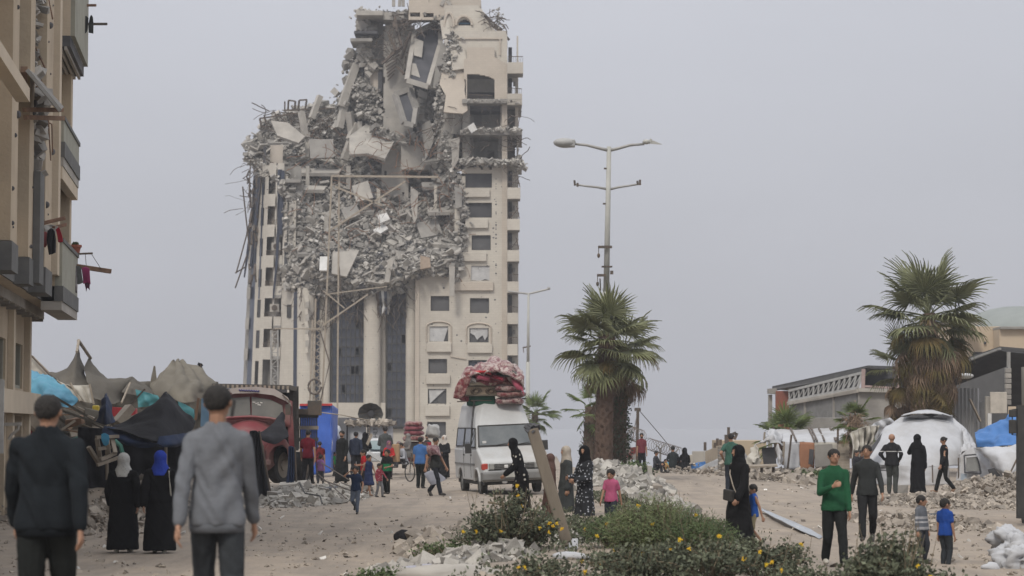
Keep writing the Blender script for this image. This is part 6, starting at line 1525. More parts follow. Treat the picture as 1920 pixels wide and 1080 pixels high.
mb = MB(); mb.bb(-.35, .35, -2.66, -2.625, .52, .66); mb.build('number_plate', mat('dusty_plate', (.42, .42, .38), .6), van)
mb = MB(); mb.ell((-.32, -2.5, .38), (.09, .05, .05), 8, 6); mb.ell((.1, -2.5, .38), (.07, .05, .05), 8, 6); mb.build('tow_eye', white, van)
mb = MB(); 
for x, z in ((-.3, 1.03), (-.2, 1.02), (.1, 1.03), (.15, 1.06)): mb.box((x, -2.2, z + .06), (.12, .1, .004), (.3, 0, .4))
mb.build('paint_chip', vbp, van)
mb = MB()
for y in (-.4, .4, 1.2, 2.0): mb.bb(-.85, .85, y - .02, y + .02, 2.86, 2.9)
mb.bb(-.87, -.83, -.5, 2.2, 2.86, 2.9); mb.bb(.83, .87, -.5, 2.2, 2.86, 2.9); mb.build('roof_rack', iron, van)
for x in (-.84, -.8):
    mb = MB(); mb.tube([(x, .1 + x, 2.9), (x - .12, .1 + x, 2.1), (x - .14, .1 + x, 1.5)], .012, 4); mb.build('strap', black, van)
# a few people inside
def seated_shape(x, y, m):
    mb = MB(); mb.ell((x, y, 1.5), (.2, .13, .28), 12, 8); mb.ell((x, y, 1.87), (.09, .1, .12), 12, 8); o = mb.build('person', m, smooth=True); return o
# ------------------------------------------------------------------ bedding on the roof
LYv = VY - .2
def bl_(lab, px, py, w_, h_, m, dep=1.3, dy=0, **k): return bundle(lab, px, py, w_, h_, LYv + dy, dep, m, **k)
gcs = thing('green_suitcase', 'dark green case lying lowest on the van roof, left', 'case', P(904, 753, LYv - .3))
mb = MB(); a, b_ = P(875, 761, LYv - .35), P(928, 741, LYv - .35); mb.bb(a.x, b_.x, a.y, a.y + 1.1, a.z, b_.z); mb.build('shell', mat('dark_green_cloth', (.02, .075, .05), .8), gcs, world=True, bevel=.04)
mb = MB(); mb.bb(a.x + .1, b_.x - .1, a.y - .012, a.y - .002, (a.z + b_.z) / 2 - .01, (a.z + b_.z) / 2 + .01); mb.build('zip', iron, gcs, world=True)
rg = thing('patterned_mattress', 'cream folded mattress with black scroll medallions above the green case', 'mattress', P(904, 740, LYv - .4))
mp_ = patm('cream_scroll', (.42, .34, .25), (.40, .32, .24), (.4, .3, .22), 3)
mb = MB(); a, b_ = P(872, 742, LYv - .45), P(936, 724, LYv - .45); mb.bb(a.x, b_.x, a.y, a.y + 1.1, a.z, b_.z); mb.build('cover', mp_, rg, world=True, bevel=.06)
for cx in (893, 921):
    mb = MB(); c = P(cx, 733.5, LYv - .468)
    for k in range(14):
        aa = k * PI / 7; mb.tube([c + Vector((.06 * math.cos(aa), 0, .04 * math.sin(aa))), c + Vector((.15 * math.cos(aa + .5), 0, .09 * math.sin(aa + .5))), c + Vector((.19 * math.cos(aa + .2), 0, .11 * math.sin(aa + .2)))], .011, 3)
    mb.build('scroll_print', iron, rg, world=True)
for z0 in (724.5, 742): mb = MB(); mb.tube([P(872, z0, LYv - .47), P(936, z0 - 1, LYv - .47)], .022, 6); mb.build('piping', canvas2, rg, world=True)
bl_('folded red leopard blanket lowest on the van roof, right', 956, 752, 54, 12, leop, seed=3)
bl_('second folded red patterned blanket up on the right of the load', 957, 740, 56, 11, redpat, seed=4, dy=-.1)
bl_('third folded cream and red blanket up on the right of the load', 954, 729, 58, 11, leop, seed=5, dy=-.1)
bl_('fourth folded maroon patterned blanket up on the right of the load', 950, 719, 66, 10, redpat, seed=6)
bl_('pale fringed blanket just above the scroll mattress', 900, 719, 52, 9, cl('cream_blanket', (.42, .38, .31), (.3, .25, .19)), seed=7, lump=.1)
bl_('brown blanket roll hanging over the left end of the load', 868, 735, 20, 34, maro, .8, seed=8, lump=.12)
bl_('pink cushion in the middle of the load', 905, 708, 30, 10, pinkp, .9, dy=-.45, seed=9, lump=.08)
bl_('grey and white scarf bundle left of the pink cushion', 883, 711, 22, 12, cl('greywhite', (.4, .38, .37), (.2, .19, .2)), .8, dy=-.4, seed=10, lump=.12)
bl_('big maroon quilt core in the middle of the load', 922, 708, 92, 26, maro, 1.4, seed=11, lump=.15)
bl_('bright red blanket fold at the upper left of the load', 903, 698, 40, 6, redc, 1.0, dy=-.45, seed=12, lump=.12, sag=.4)
bl_('red patterned quilt slope at the left of the load', 884, 702, 34, 14, redpat, 1.0, dy=-.1, seed=13, lump=.12, sag=.2)
bl_('spotted quilt crowning the load', 938, 692, 66, 20, leop, 1.3, seed=14, lump=.14, sag=.45)
bl_('dark green blanket under the crown quilt, right', 948, 703, 40, 12, cl('dkgreen', (.04, .06, .05)), 1.0, dy=-.35, seed=15, lump=.12)
bl_('wine red blanket in the middle right of the load', 934, 708, 26, 9, cl('wine', (.2, .015, .03)), .8, dy=-.5, seed=16, lump=.1)
tag(sheet('quilt', pg(LYv, [[(874, 704, 1.1), (905, 688, 1.1), (940, 683, 1.1), (976, 704, 1.1)], [(872, 702, .3), (905, 686, .2), (940, 681, .2), (978, 704, .3)], [(866, 716, -.5), (900, 700, -.75), (940, 694, -.8), (980, 714, -.6)], [(862, 724, -.6), (898, 704, -.9), (944, 702, -.95), (982, 728, -.75)]]), leop, 6, 5, .1, .05, seed=3, fold=5), 'pale spotted quilt draped over the top of the whole load', 'quilt')
for i, (pts, m, lab) in enumerate((([[(942, 696), (956, 694), (966, 702)], [(950, 708), (962, 706), (974, 714)], [(962, 722), (970, 718), (980, 726)]], leop, 'grey spotted blanket sliding down the right end of the load'),
     ([[(958, 712), (970, 712), (974, 716)], [(964, 722), (974, 720), (980, 726)], [(970, 730), (978, 732), (982, 742)]], pinkp, 'pink quilt corner at the far right of the load'),
     ([[(862, 712), (874, 705), (886, 702)], [(854, 728), (866, 724), (880, 718)], [(850, 746), (860, 748), (870, 742)]], redpat, 'red patterned quilt flap drooping at the left end of the load'))):
    tag(sheet('quilt_flap', pg(LYv - .8, pts), m, 5, 5, .1, .06, seed=i), lab, 'quilt')
# ------------------------------------------------------------------ bicycle
bk = thing('bicycle', 'old black bicycle held by the man in the blue shirt', 'bicycle', onground(775, 72) , (0, 0, 0))
bz = P(775, 903, 79)
bk.location = bz
def hoop(cx, cz, r_, y=0, n=22): return [(cx + r_ * math.cos(2 * PI * i / n), y, cz + r_ * math.sin(2 * PI * i / n)) for i in range(n + 1)]
for cx in (-.12, .72):
    mb = MB(); pts = hoop(cx, .33, .32); pts = [(cx + (x - cx) * .55, (x - cx) * -.6, z) for x, y, z in pts]; mb.tube(pts, .022, 6, cap=False); wv = mb.build('wheel', black, bk)
    mb = MB(); [mb.beam((cx, 0, .33), (cx + .17 * math.cos(a), -.19 * math.cos(a), .33 + .31 * math.sin(a)), .006) for a in [PI * i / 8 for i in range(16)]]; mb.build('spokes', steel, wv)
mb = MB()
for a, b_ in (((-.12, 0, .33), (-.08, 0, .85)), ((-.08, 0, .8), (.3, 0, .85)), ((-.08, 0, .7), (.25, 0, .33)), ((.25, 0, .33), (.32, 0, .92)), ((.25, 0, .33), (.72, 0, .33)), ((.3, 0, .85), (.72, 0, .33))): mb.tube([a, b_], .02, 6)
mb.build('frame', iron, bk)
mb = MB(); mb.tube([(-.1, -.28, 1.0), (-.06, -.1, .98), (-.08, 0, .88), (-.06, .1, .98), (-.1, .28, 1.0)], .014, 6); mb.build('handlebar', iron, bk)
mb = MB(); mb.ell((.32, 0, .94), (.13, .08, .04), 10, 6); mb.build('saddle', black, bk)
# ------------------------------------------------------------------ lorry front at the right edge of the picture
LT = 48.0
lt = thing('orange_lorry', 'dark lorry front cut by the right photo edge, with two mirrors', 'lorry', P(1925, 975, LT))
mb = MB(); a, b_ = P(1968, 972, LT), P(2110, 745, LT); mb.bb(a.x, b_.x, LT, LT + 2.2, a.z + .5, b_.z); mb.build('cab', mat('orange_paint', (.36, .12, .04), .5, dirt=.3), lt, world=True, bevel=.08)
mb = MB(); mb.bb(a.x + .1, b_.x - .1, LT - .03, LT - .002, P(0, 830, LT).z, P(0, 765, LT).z); mb.build('windscreen', vg, lt, world=True)
mb = MB(); mb.bb(a.x + .04, a.x + .1, LT - .1, LT + .3, a.z + .5, b_.z + .1); mb.build('door_edge', vb, lt, world=True)
mb = MB(); mb.bb(a.x - .1, b_.x, LT - .25, LT + .2, a.z + .25, a.z + .8); mb.build('bumper', vb, lt, world=True, bevel=.04)
mb = MB(); mb.beam(P(1914, 760, LT - .4), P(1914, 972, LT - .4), .16); mb.build('guard_pole', vb, lt, world=True)
mb = MB(); mb.tube([P(1915, 766, LT - .4), P(1898, 768, LT - .4), P(1898, 815, LT - .4), P(1914, 816, LT - .4)], .02, 6); mb.build('mirror_arm', vb, lt, world=True)
for (y0, y1) in ((768, 782), (787, 813)): mb = MB(); a = P(1893, y1, LT - .45); b_ = P(1906, y0, LT - .45); mb.bb(a.x, b_.x, a.y, a.y + .1, a.z, b_.z); mb.build('mirror', vb, lt, world=True, bevel=.02)
wheel(lt, P(1935, 955, LT + .3), .45, .3)
# ------------------------------------------------------------------ shacks, tents and sheds on the right
def box3(name, m, px0, px1, py0, py1, Y, dep, parent=None, label=None, cat=None, bevel=.02):
    a, b_ = P(px0, py1, Y), P(px1, py0, Y); mb = MB(); mb.bb(a.x, b_.x, Y, Y + dep, a.z, b_.z); return tag(mb.build(name, m, parent, world=True, bevel=bevel), label, cat)
# the long roofed hall with truss
HY = 112
hall = thing('market_hall', 'grey block hall with sloping tin roof and open white truss', 'building', P(1600, 840, HY))
hq = lambda x, y, d=0: P(x, y, HY + d)
tinr = mat('tin_roof_dark', (.085, .085, .085), .7, (.06, .06, .06), 2, dirt=.3, dirtcol=(.13, .12, .11))
mb = MB(); mb.slab([hq(1448, 727, 8), hq(1628, 688, -2), hq(1700, 690, 4), hq(1500, 732, 16)], .15); mb.build('roof', tinr, hall, world=True)
mb = MB(); mb.slab([hq(1450, 732, 7.8), hq(1452, 728, 7.8), hq(1624, 690, -2.1), hq(1622, 703, -2.1)], .1); mb.build('eaves_board', tinr, hall, world=True)
for i in range(24): 
    t = i / 23; mb = MB(); p = hq(1456 + 168 * t, 725 - 36 * t, 7.9 - 10 * t); mb.beam(p, p + Vector((.2, -.5, .02)), .16, .06); mb.build('purlin', tinr, hall, world=True)
T0, T1, B0, B1 = hq(1480, 733, 6), hq(1617, 699, -2.2), hq(1480, 752, 6), hq(1608, 728, -2.2)
mb = MB(); mb.beam(T0, T1, .12); mb.beam(B0, B1, .16); 
n = 14
for i in range(n): a, b_ = T0.lerp(T1, i / n), B0.lerp(B1, i / n); c2 = T0.lerp(T1, (i + 1) / n); mb.beam(a, b_, .08); mb.beam(b_, c2, .05)
mb.beam(T1, B1, .12); mb.build('truss', mat('truss_white', (.4, .4, .39), .6), hall, world=True)
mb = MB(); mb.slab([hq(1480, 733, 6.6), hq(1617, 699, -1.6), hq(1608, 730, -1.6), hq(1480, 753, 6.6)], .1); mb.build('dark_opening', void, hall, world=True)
mb = MB(); mb.slab([hq(1480, 752, 5.9), hq(1610, 728, -2.3), hq(1612, 735, -2.3), hq(1480, 759, 5.9)], .3); mb.build('ledge', conc_l, hall, world=True)
mb = MB(); mb.slab([hq(1484, 758, 6), hq(1610, 734, -2), hq(1610, 850, -2), hq(1484, 850, 6)], .2); mb.build('side_wall', mat('grey_board', (.2, .2, .195), .85), hall, world=True)
for x in (1512, 1566): mb = MB(); t = (x - 1484) / 126; mb.beam(hq(x, 752 - 14 * t + 2, 5.8 - 8 * t), hq(x, 850, 5.8 - 8 * t), .25); mb.build('pillar', conc, hall, world=True)
box3('red_gable', mat('brick_red_render', (.26, .09, .06), .9, (.2, .08, .06), 3), 1456, 1480, 733, 850, HY + 6.8, .4, hall)
mb = MB(); mb.slab([hq(1440, 729, 7.4), hq(1455, 728, 7.4), hq(1455, 739, 7.4), hq(1440, 738, 7.4)], .8); mb.beam(hq(1444, 740, 7.4), hq(1444, 850, 7.4), .2); mb.build('end_post', conc, hall, world=True)
box3('front_wall', conc, 1610, 1700, 733, 850, HY - 2.2, .35, hall)
mb = MB(); mb.beam(hq(1610, 731, -2.4), hq(1686, 733, -2.4), .18); mb.build('wall_coping', conc_l, hall, world=True)
mb = MB(); mb.beam(hq(1619, 692, -2.4), hq(1618, 730, -2.4), .16); mb.beam(hq(1685, 694, -2.4), hq(1685, 733, -2.4), .1); mb.beam(hq(1619, 724, -2.4), hq(1686, 728, -2.4), .1); mb.build('red_white_post', mat('red_white', (.4, .3, .28), .7), hall, world=True)
box3('dark_opening', void, 1620, 1700, 693, 731, HY + 1, .3, hall)
lw = box3('low_wall', mat('low_block_wall', (.28, .27, .25), .9, (.2, .19, .18), 2, bump=.4, dirt=.3), 1505, 1665, 783, 860, 101, .4, None, 'low grey wall running behind the white shack roof', 'wall')
# open tin shed on the far right
SH = thing('tin_shed', 'open shed with long dark tin roof and corrugated grey cladding', 'shed', P(1840, 850, 98))
sq = lambda x, y, d=0: P(x, y, 98 + d)
mb = MB(); mb.slab([sq(1775, 686, 8), sq(1875, 652, -2), sq(1990, 662, -2), sq(1990, 700, 8)], .12); mb.build('roof', tinr, SH, world=True)
mb = MB(); mb.slab([sq(1700, 716, 4), sq(1875, 652, -2.1), sq(1875, 656, -2.1), sq(1700, 722, 4)], .14); mb.build('roof_edge', steel, SH, world=True)
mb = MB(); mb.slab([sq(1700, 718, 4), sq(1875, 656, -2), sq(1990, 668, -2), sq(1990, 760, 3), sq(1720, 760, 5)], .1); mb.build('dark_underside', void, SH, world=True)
mb = MB(); mb.slab([sq(1735, 745, 3), sq(1888, 688, -2.3), sq(1888, 850, -2.3), sq(1735, 850, 3)], .12); mb.build('sloped_wall', mat('shed_grey', (.135, .135, .135), .8, (.11, .11, .11), 2), SH, world=True)
mb = MB(); mb.beam(sq(1891, 660, -2.2), sq(1891, 690, -2.2), .14); mb.build('pole', steel, SH, world=True)
mb = MB(); mb.bb(sq(1886, 0).x, sq(1896, 0).x, 95.5, 96.0, sq(0, 850).z, sq(0, 688, -2.4).z); mb.build('block_pillar', conc_l, SH, world=True)
for i in range(7): box3('block', conc_l if i % 2 else conc, 1885.5, 1896.5, 690 + i * 10, 699 + i * 10, 95.3, .22, SH)
mb = MB(); mb.ell(sq(1810, 705, -2), (.36, .36, .12), 14, 8); mb.build('lamp_shade', white, SH, world=True, smooth=True)
galv = mat('galvanised_sheet', (.33, .335, .34), .5, (.25, .25, .255), 1.5, metal=.3, stretch=(3, 3, .4), dirt=.2)
def corr(label, px0, px1, py0, py1, Y, n, skew=0):
    a, b_ = P(px0, py1, Y), P(px1, py0, Y); mb = MB(); nn = n * 6; fr_, bk_ = [], []
    for i in range(nn + 1):
        x = a.x + (b_.x - a.x) * i / nn; o = .045 * math.cos(2 * PI * i / 6) ; fr_.append((x, o))
    vs = [(x, Y + o, z + skew * (x - a.x)) for z in (a.z, b_.z) for x, o in fr_]
    mb.add(vs, [(i, i + 1, i + nn + 2, i + nn + 1) for i in range(nn)]); return tag(mb.build('corrugated_sheet', galv, solid=.01), label, 'tin sheet', 'corrugated sheets fencing the shed')
corr('short pale corrugated sheet left of the tall one', 1744, 1786, 745, 800, 93, 6); corr('tall corrugated sheet with a leaning plank', 1787, 1836, 728, 830, 92.5, 7); corr('low corrugated sheet behind the domed tent, left', 1725, 1745, 740, 800, 94, 3)
tag(box3('wall_panel', mat('old_grey_wall', (.2, .2, .2), .9), 1836, 1850, 752, 850, 93, .1, None), 'narrow grey board right of the tall corrugated sheet', 'board')
mb = MB(); mb.beam(P(1818, 748, 92), P(1838, 790, 92), .3, .05); tag(mb.build('plank', beamw), 'pale plank leaning on the tall corrugated sheet', 'plank')
tag(box3('sign_board', mat('cream_board', (.5, .46, .4), .8), 1857, 1888, 735, 775, 92, .08), 'blank cream board fixed by the block pillar', 'board')
tag(box3('board_post', conc_l, 1849, 1856, 743, 850, 92.2, .15), 'pale upright post left of the blank cream board', 'post')
mb = MB(); mb.beam(P(1855, 775, 92), P(1855, 850, 92), .15); tag(mb.build('white_pole', white), 'white pole below the blank cream board', 'post')
# beige house beyond
hs = thing('beige_house', 'plain beige rendered house behind the shed, top right', 'building', P(1850, 850, 150))
bh = mat('beige_render', (.46, .38, .28), .9, (.42, .34, .25), 1)
box3('wall', bh, 1782, 1876, 612, 860, 150, 12, hs); box3('wall', bh, 1877, 2060, 617, 860, 148, 12, hs); box3('roof_slab', conc, 1876, 2060, 612, 617, 147.6, 12, hs)
box3('window', void, 1825, 1843, 660, 667, 149.7, .2, hs); mb = MB(); mb.ell(P(1847, 643, 149.9), (.1, .06, .1), 6, 5); mb.build('shell_scar', void, hs, world=True)
mb = MB(); mb.slab([P(1772, 602, 150), P(1800, 602, 150), P(1826, 611, 150), P(1800, 616, 150)], 6, Vector((0, 1, 0))); mb.build('parapet', conc_l, hs, world=True)
cn = thing('grey_roof_dome', 'rounded grey roof rising above the beige house', 'roof', P(1920, 610, 190))
mb = MB(); c = P(1905, 640, 195); mb.ell(c, (5.5, 8, 3.0), 28, 14); mb.build('shell', mat('pale_green_roof', (.24, .26, .25), .85, (.2, .22, .21), .6), cn, world=True, smooth=True)
box3('roof_wall', mat('pale_green_roof', (.24, .26, .25)), 1850, 2100, 608, 850, 191, 4, cn)
# UNHCR-like white domed tent
DY = 82
dm = thing('domed_tent', 'big white domed relief tent with peaked cap and mesh window', 'tent', P(1735, 912, DY))
def dp(x, y, d=0): return [x, y, d]
sheet('dome', pg(DY, [[(1690, 781, 1.2), (1722, 776, 1.6), (1755, 776, 1.6), (1788, 783, 1.2)],
    [(1664, 797, .6), (1712, 791, .2), (1768, 791, .2), (1810, 803, .8)], [(1646, 822, .1), (1704, 816, -.5), (1774, 816, -.5), (1824, 824, .5)],
    [(1626, 850, -.3), (1696, 845, -1.1), (1778, 846, -1.1), (1830, 846, .1)], [(1606, 874, -.6), (1690, 873, -1.6), (1780, 874, -1.6), (1832, 862, -.2)]]), whitet, 8, 8, .07, .02, dm, wsc=.9)
mb = MB()
sheet('cap', pg(DY, [[(1694, 777, 1.2), (1722, 770, 2), (1748, 769, 2.4), (1786, 780, 1.2)], [(1690, 779, .4), (1722, 775, .2), (1752, 775, .2), (1786, 781, .4)]]), whitet, 5, 4, .02, .03, dm)
for x0, x1, xm in ((1700, 1742, 1722), (1750, 1786, 1768)):
    mb = MB(); mb.slab([P(x0, 781.5, DY + .2), P(xm, 777, DY + .1), P(x1, 782, DY + .2), P(xm, 782.5, DY + .1)], .04); mb.build('vent', void, dm, world=True)
sheet('skirt_wall', pg(DY, [[(1620, 870, -.6), (1700, 872, -1.7), (1780, 872, -1.7)], [(1620, 888, -.7), (1700, 890, -1.8), (1780, 890, -1.8)], [(1622, 906, -.8), (1700, 911, -1.9), (1784, 908, -1.9)]]), whitet, 8, 6, .08, .02, dm)
sheet('porch_wall', pg(DY, [[(1798, 856, -2), (1824, 838, -2.2), (1832, 846, -2)], [(1796, 880, -2.3), (1828, 876, -2.6), (1846, 878, -2.2)], [(1790, 910, -2.6), (1830, 912, -2.8), (1862, 906, -2.4)]]), whitet, 6, 6, .06, .02, dm)
mb = MB(); mb.slab([P(1612, 866, DY - 1.2), P(1654, 812, DY - 1.0), P(1650, 826, DY - 1.5), P(1624, 868, DY - 1.9)], .04, Vector((0, 1, 0))); mb.build('dark_slit', void, dm, world=True)
wn = MB(); wn.slab([P(1812, 858, DY - 2.62), P(1834, 856, DY - 2.62), P(1836, 884, DY - 2.85), P(1812, 883, DY - 2.85)], .03, Vector((0, 1, 0))); wv = wn.build('mesh_window', mat('mesh_grey', (.2, .2, .19), .9), dm, world=True)
mb = MB()
cs = [P(1808, 854, DY - 2.66), P(1833, 852, DY - 2.66), P(1839, 888, DY - 2.9), P(1809, 886, DY - 2.9)]
for i in range(4): mb.beam(cs[i], cs[(i + 1) % 4], .05)
mb.build('flap_edge', void, wv, world=True)
cs = [P(1649, 872, DY - 1.95), P(1664, 873, DY - 1.95), P(1664, 882, DY - 1.95), P(1649, 882, DY - 1.95)]
mb = MB(); [mb.beam(cs[i], cs[(i + 1) % 4], .035) for i in range(4)]; mb.build('small_window', void, dm, world=True)
mb = MB(); mb.box(P(1807, 894, DY - 2.8), (.2, .03, .22), (0, .1, 0)); mb.build('faded_print', mat('faded_blue_print', (.36, .42, .48), .8), dm, world=True)
for a, b_ in (((1797, 858), (1797, 910)), ((1748, 872), (1749, 905))): mb = MB(); mb.tube([P(*a, DY - 2.4), P(*b_, DY - 2.5)], .025, 5); mb.build('pole', iron, dm, world=True)
sheet('crumpled_edge', pg(DY, [[(1800, 800, 1), (1815, 812, .5), (1826, 832, 0)], [(1806, 826, -.6), (1818, 832, -1), (1830, 840, -.8)], [(1796, 850, -1.6), (1812, 848, -1.9), (1828, 844, -1.4)]]), whitet, 6, 6, .2, .02, dm, wsc=2.2)
tent('hanging_canvas', 'cream canvas bunched in folds left of the domed tent', 'canvas', 84, [('canvas', creamt, [[(1592, 812), (1620, 800), (1645, 798)], [(1596, 836), (1618, 828), (1636, 826)], [(1594, 862), (1612, 850), (1622, 850)], [(1598, 888), (1604, 880), (1610, 878)]], .3, 5)])
tent('bleached_canvas', 'bleached cloth edge behind the folded canvas, left of the dome', 'canvas', 86, [('canvas', whitet, [[(1630, 800), (1645, 790), (1668, 783)], [(1640, 812), (1655, 802), (1676, 790)], [(1640, 826), (1655, 816), (1680, 798)]], .15, 3)])
tent('blue_tarp_shelter', 'bright blue tarpaulin roof right of the domed tent', 'tarpaulin', 78, [('tarp', mat('blue_tarp', (.055, .17, .42), .6, (.045, .14, .35), 1, bump=.3, spec=.35), [[(1826, 806, 1), (1856, 798, .5), (1890, 776, 0), (1925, 762, 0)], [(1828, 820, 0), (1860, 818, -.6), (1890, 810, -.8), (1925, 800, -.8)], [(1830, 838, 0), (1862, 838, -1), (1890, 834, -1.4), (1925, 830, -1.4)]], .12)])
tent('white_lean_to', 'dirty white sheet lean-to below the bright blue tarpaulin', 'tent', 77, [('sheet', whitet, [[(1828, 840, 0), (1862, 838, -.6), (1925, 830, -.8)], [(1846, 856, -.3), (1876, 858, -1.2), (1925, 852, -1.4)], [(1860, 878, -.4), (1882, 882, -1.6), (1925, 878, -1.8)], [(1884, 905, -.6), (1896, 902, -1.8), (1925, 902, -2)]], .1)],
     [((1884, 908), (1912, 850), -2.2, -1.8, .03)])
slabthing('dark_opening', 'dark triangular doorway under the white lean-to', 'opening', [(1852, 880), (1864, 877), (1886, 906), (1864, 910)], 76, .1, void)
tent('small_cover', 'light cover behind the leaning flap right of the dome door', 'tarpaulin', 79, [('cover', whitet, [[(1826, 838), (1840, 846), (1856, 860)], [(1836, 866), (1850, 872), (1862, 880)], [(1846, 890), (1856, 900), (1862, 908)]], .08)])
# white-roofed shack with battens
sk = thing('patched_shack', 'long low shack roofed in white plastic with dark battens', 'shack', P(1520, 880, 92))
k_ = lambda x, y, d=0: P(x, y, 92 + d)
sheet('roof_plastic', pg(92, [[(1450, 806, 3), (1520, 804, 3), (1590, 800, 3)], [(1458, 818, 1.2), (1525, 816, 1.2), (1588, 813, 1.2)], [(1470, 829, 0), (1528, 829, 0), (1586, 831, 0)]]), whitet, 6, 5, .05, .02, sk)
for i, x in enumerate((1482, 1516, 1521, 1535, 1556, 1560)):
    mb = MB(); mb.beam(k_(x, 805, 2.9) + Vector((0, 0, .05)), k_(x + 11, 829, -.06) + Vector((0, 0, .05)), .07, .05); mb.build('batten', iron, sk, world=True)
for x0, x1, m in ((1468, 1499, whitet), (1499, 1527, mat('orange_brick_board', (.34, .17, .1), .9, (.28, .14, .085), 3)), (1527, 1571, creamt)):
    sheet('wall_sheet', pg(92, [[(x0, 829), ((x0 + x1) / 2, 829), (x1, 830)], [(x0, 855), ((x0 + x1) / 2, 855), (x1, 855)], [(x0 + 2, 880), ((x0 + x1) / 2, 880), (x1, 878)]]), m, 4, 4, .06 if m is whitet else .01, .03, sk)
mb = MB(); mb.slab([k_(1518, 842, -.3), k_(1526, 843, -.3), k_(1524, 872, -.3), k_(1516, 870, -.3)], .1); mb.build('door', void, sk, world=True)
mb = MB(); mb.slab([k_(1528, 835, -.3), k_(1560, 832, -.3), k_(1566, 872, -.3), k_(1528, 876, -.3)], .1); mb.build('patched_wall', conc, sk, world=True)
for a, b_ in (((1484, 815), (1477, 878)), ((1571, 800), (1571, 874)), ((1450, 800), (1455, 860))): mb = MB(); mb.tube([k_(*a, -.6), k_(*b_, -.6)], .045, 6); mb.build('pole', iron, sk, world=True)
stt = thing('wooden_stair', 'weathered plank stair between the white shack and the cream canvas', 'stairs', P(1582, 880, 88))
for i in range(9): mb = MB(); a = P(1572, 878 - i * 5.6, 87 + i * .4); b_ = P(1593, 878 - i * 5.6, 87 + i * .4); mb.bb(a.x, b_.x, a.y, a.y + .4, a.z - .1, a.z + .02); mb.build('tread', beamw, stt, world=True)
mb = MB(); mb.slab([P(1572, 880, 91.5), P(1593, 880, 91.5), P(1593, 826, 91.5), P(1572, 826, 91.5)], .1); mb.build('backing', wood, stt, world=True)
tent('small_ragged_tent', 'small ragged white tent with dark doorway at the end of the shack', 'tent', 90,
     [('canvas', whitet, [[(1450, 806, 1), (1452, 806, 1.2), (1456, 808, 1.4)], [(1430, 822, 0), (1446, 816, -.4), (1466, 822, .4)], [(1412, 836, -.2), (1440, 826, -1), (1470, 836, 0)]], .25),
      ('canvas', creamt, [[(1412, 832, -.4), (1422, 836, -.8), (1430, 838, -.6)], [(1402, 850, -.6), (1418, 848, -1.2), (1434, 850, -.9)], [(1392, 866, -.8), (1412, 868, -1.5), (1432, 868, -1.2)]], .25),
      ('canvas', whitet, [[(1452, 832, -.4), (1460, 832, -.6), (1468, 834, -.2)], [(1456, 850, -.6), (1462, 850, -.8), (1468, 850, -.4)], [(1458, 868, -.8), (1463, 870, -1), (1468, 870, -.6)]], .15)], [((1434, 810), (1432, 830), 0, 0, .04), ((1470, 828), (1468, 872), 0, 0, .05)])
slabthing('dark_opening', 'dark doorway of the small ragged tent', 'opening', [(1428, 840), (1452, 838), (1456, 872), (1432, 872)], 89.6, .1, void)
tg = thing('timber_bench', 'low timber bench with clutter before the small ragged tent', 'bench', P(1430, 880, 86))
mb = MB(); mb.slab([P(1398, 873, 86), P(1456, 871, 86), P(1458, 874, 85.2), P(1400, 876, 85.2)], .06); mb.build('top', beamw, tg, world=True)
for x in (1404, 1428, 1450): mb = MB(); mb.beam(P(x, 874, 85.6), P(x, 886, 85.6), .1); mb.build('leg', iron, tg, world=True)
# walls and rags on the ridge
tag(box3('sand_bank', mat('sand_bank', (.40, .33, .24), .95, (.34, .28, .2), 1), 1352, 1437, 826, 900, 112, 5), 'low tan wall top behind the ragged tent', 'wall')
pw = thing('panel_wall', 'low beige wall of plank panels with broken stakes on top', 'wall', P(1320, 880, 108))
for i in range(9):
    x = 1322 + i * 5; mb = MB(); mb.slab([P(x, 846 - i * 2, 108 - i * .5), P(x + 4.6, 844.5 - i * 2, 108 - i * .5), P(x + 4.6, 885, 108 - i * .5), P(x, 885, 108 - i * .5)], .12); mb.build('panel', mat('beige_board', (.32, .28, .22), .9, (.26, .22, .18), 2), pw, world=True)
mb = MB()
for a, b_ in (((1322, 845), (1322, 829)), ((1345, 836), (1345, 822)), ((1351, 835), (1351, 824)), ((1361, 834), (1361, 815)), ((1366, 834), (1366, 801)), ((1366, 818), (1380, 811)), ((1382, 812), (1377, 824)), ((1340, 840), (1341, 830))):
    mb.beam(P(*a, 104), P(*b_, 104), .12)
mb.build('stakes', iron, pw, world=True)
for i in range(9):
    for j in range(2): box3('block', conc if (i + j) % 2 else rub_t, 1347 + j * 7, 1353.5 + j * 7, 837 + i * 5, 841.4 + i * 5, 103.8, .4, pw)
slabthing('pale_wall', 'square pale wall far behind the couple on the ridge', 'wall', [(1298, 846), (1321, 846), (1321, 885), (1298, 885)], 118, .3, conc_l)
slabthing('pale_wall', 'lower pale wall right beside the sitting couple', 'wall', [(1283, 855), (1298, 852), (1298, 885), (1283, 885)], 117, .3, creamt)
tent('blue_sheet', 'blue plastic lying on the ridge right of the veiled sitting figure', 'tarpaulin', 104, [('sheet', mat('blue_tarp', (.055, .17, .42)), [[(1286, 872), (1305, 868), (1322, 865)], [(1288, 877), (1306, 874), (1324, 870)], [(1290, 882), (1306, 881), (1322, 879)]], .12)])
tent('white_sheet', 'white plastic sloping up on the ridge left of the man in green', 'tarpaulin', 102, [('sheet', whitet, [[(1304, 880), (1328, 868), (1346, 860)], [(1308, 882), (1330, 875), (1346, 870)], [(1312, 884), (1330, 883), (1346, 882)]], .1)])
tent('white_sheet', 'white sheet hanging behind the man in green, right', 'tarpaulin', 98, [('sheet', whitet, [[(1386, 850), (1394, 846), (1402, 858)], [(1388, 862), (1398, 860), (1412, 866)], [(1388, 874), (1400, 874), (1412, 874)]], .15)])
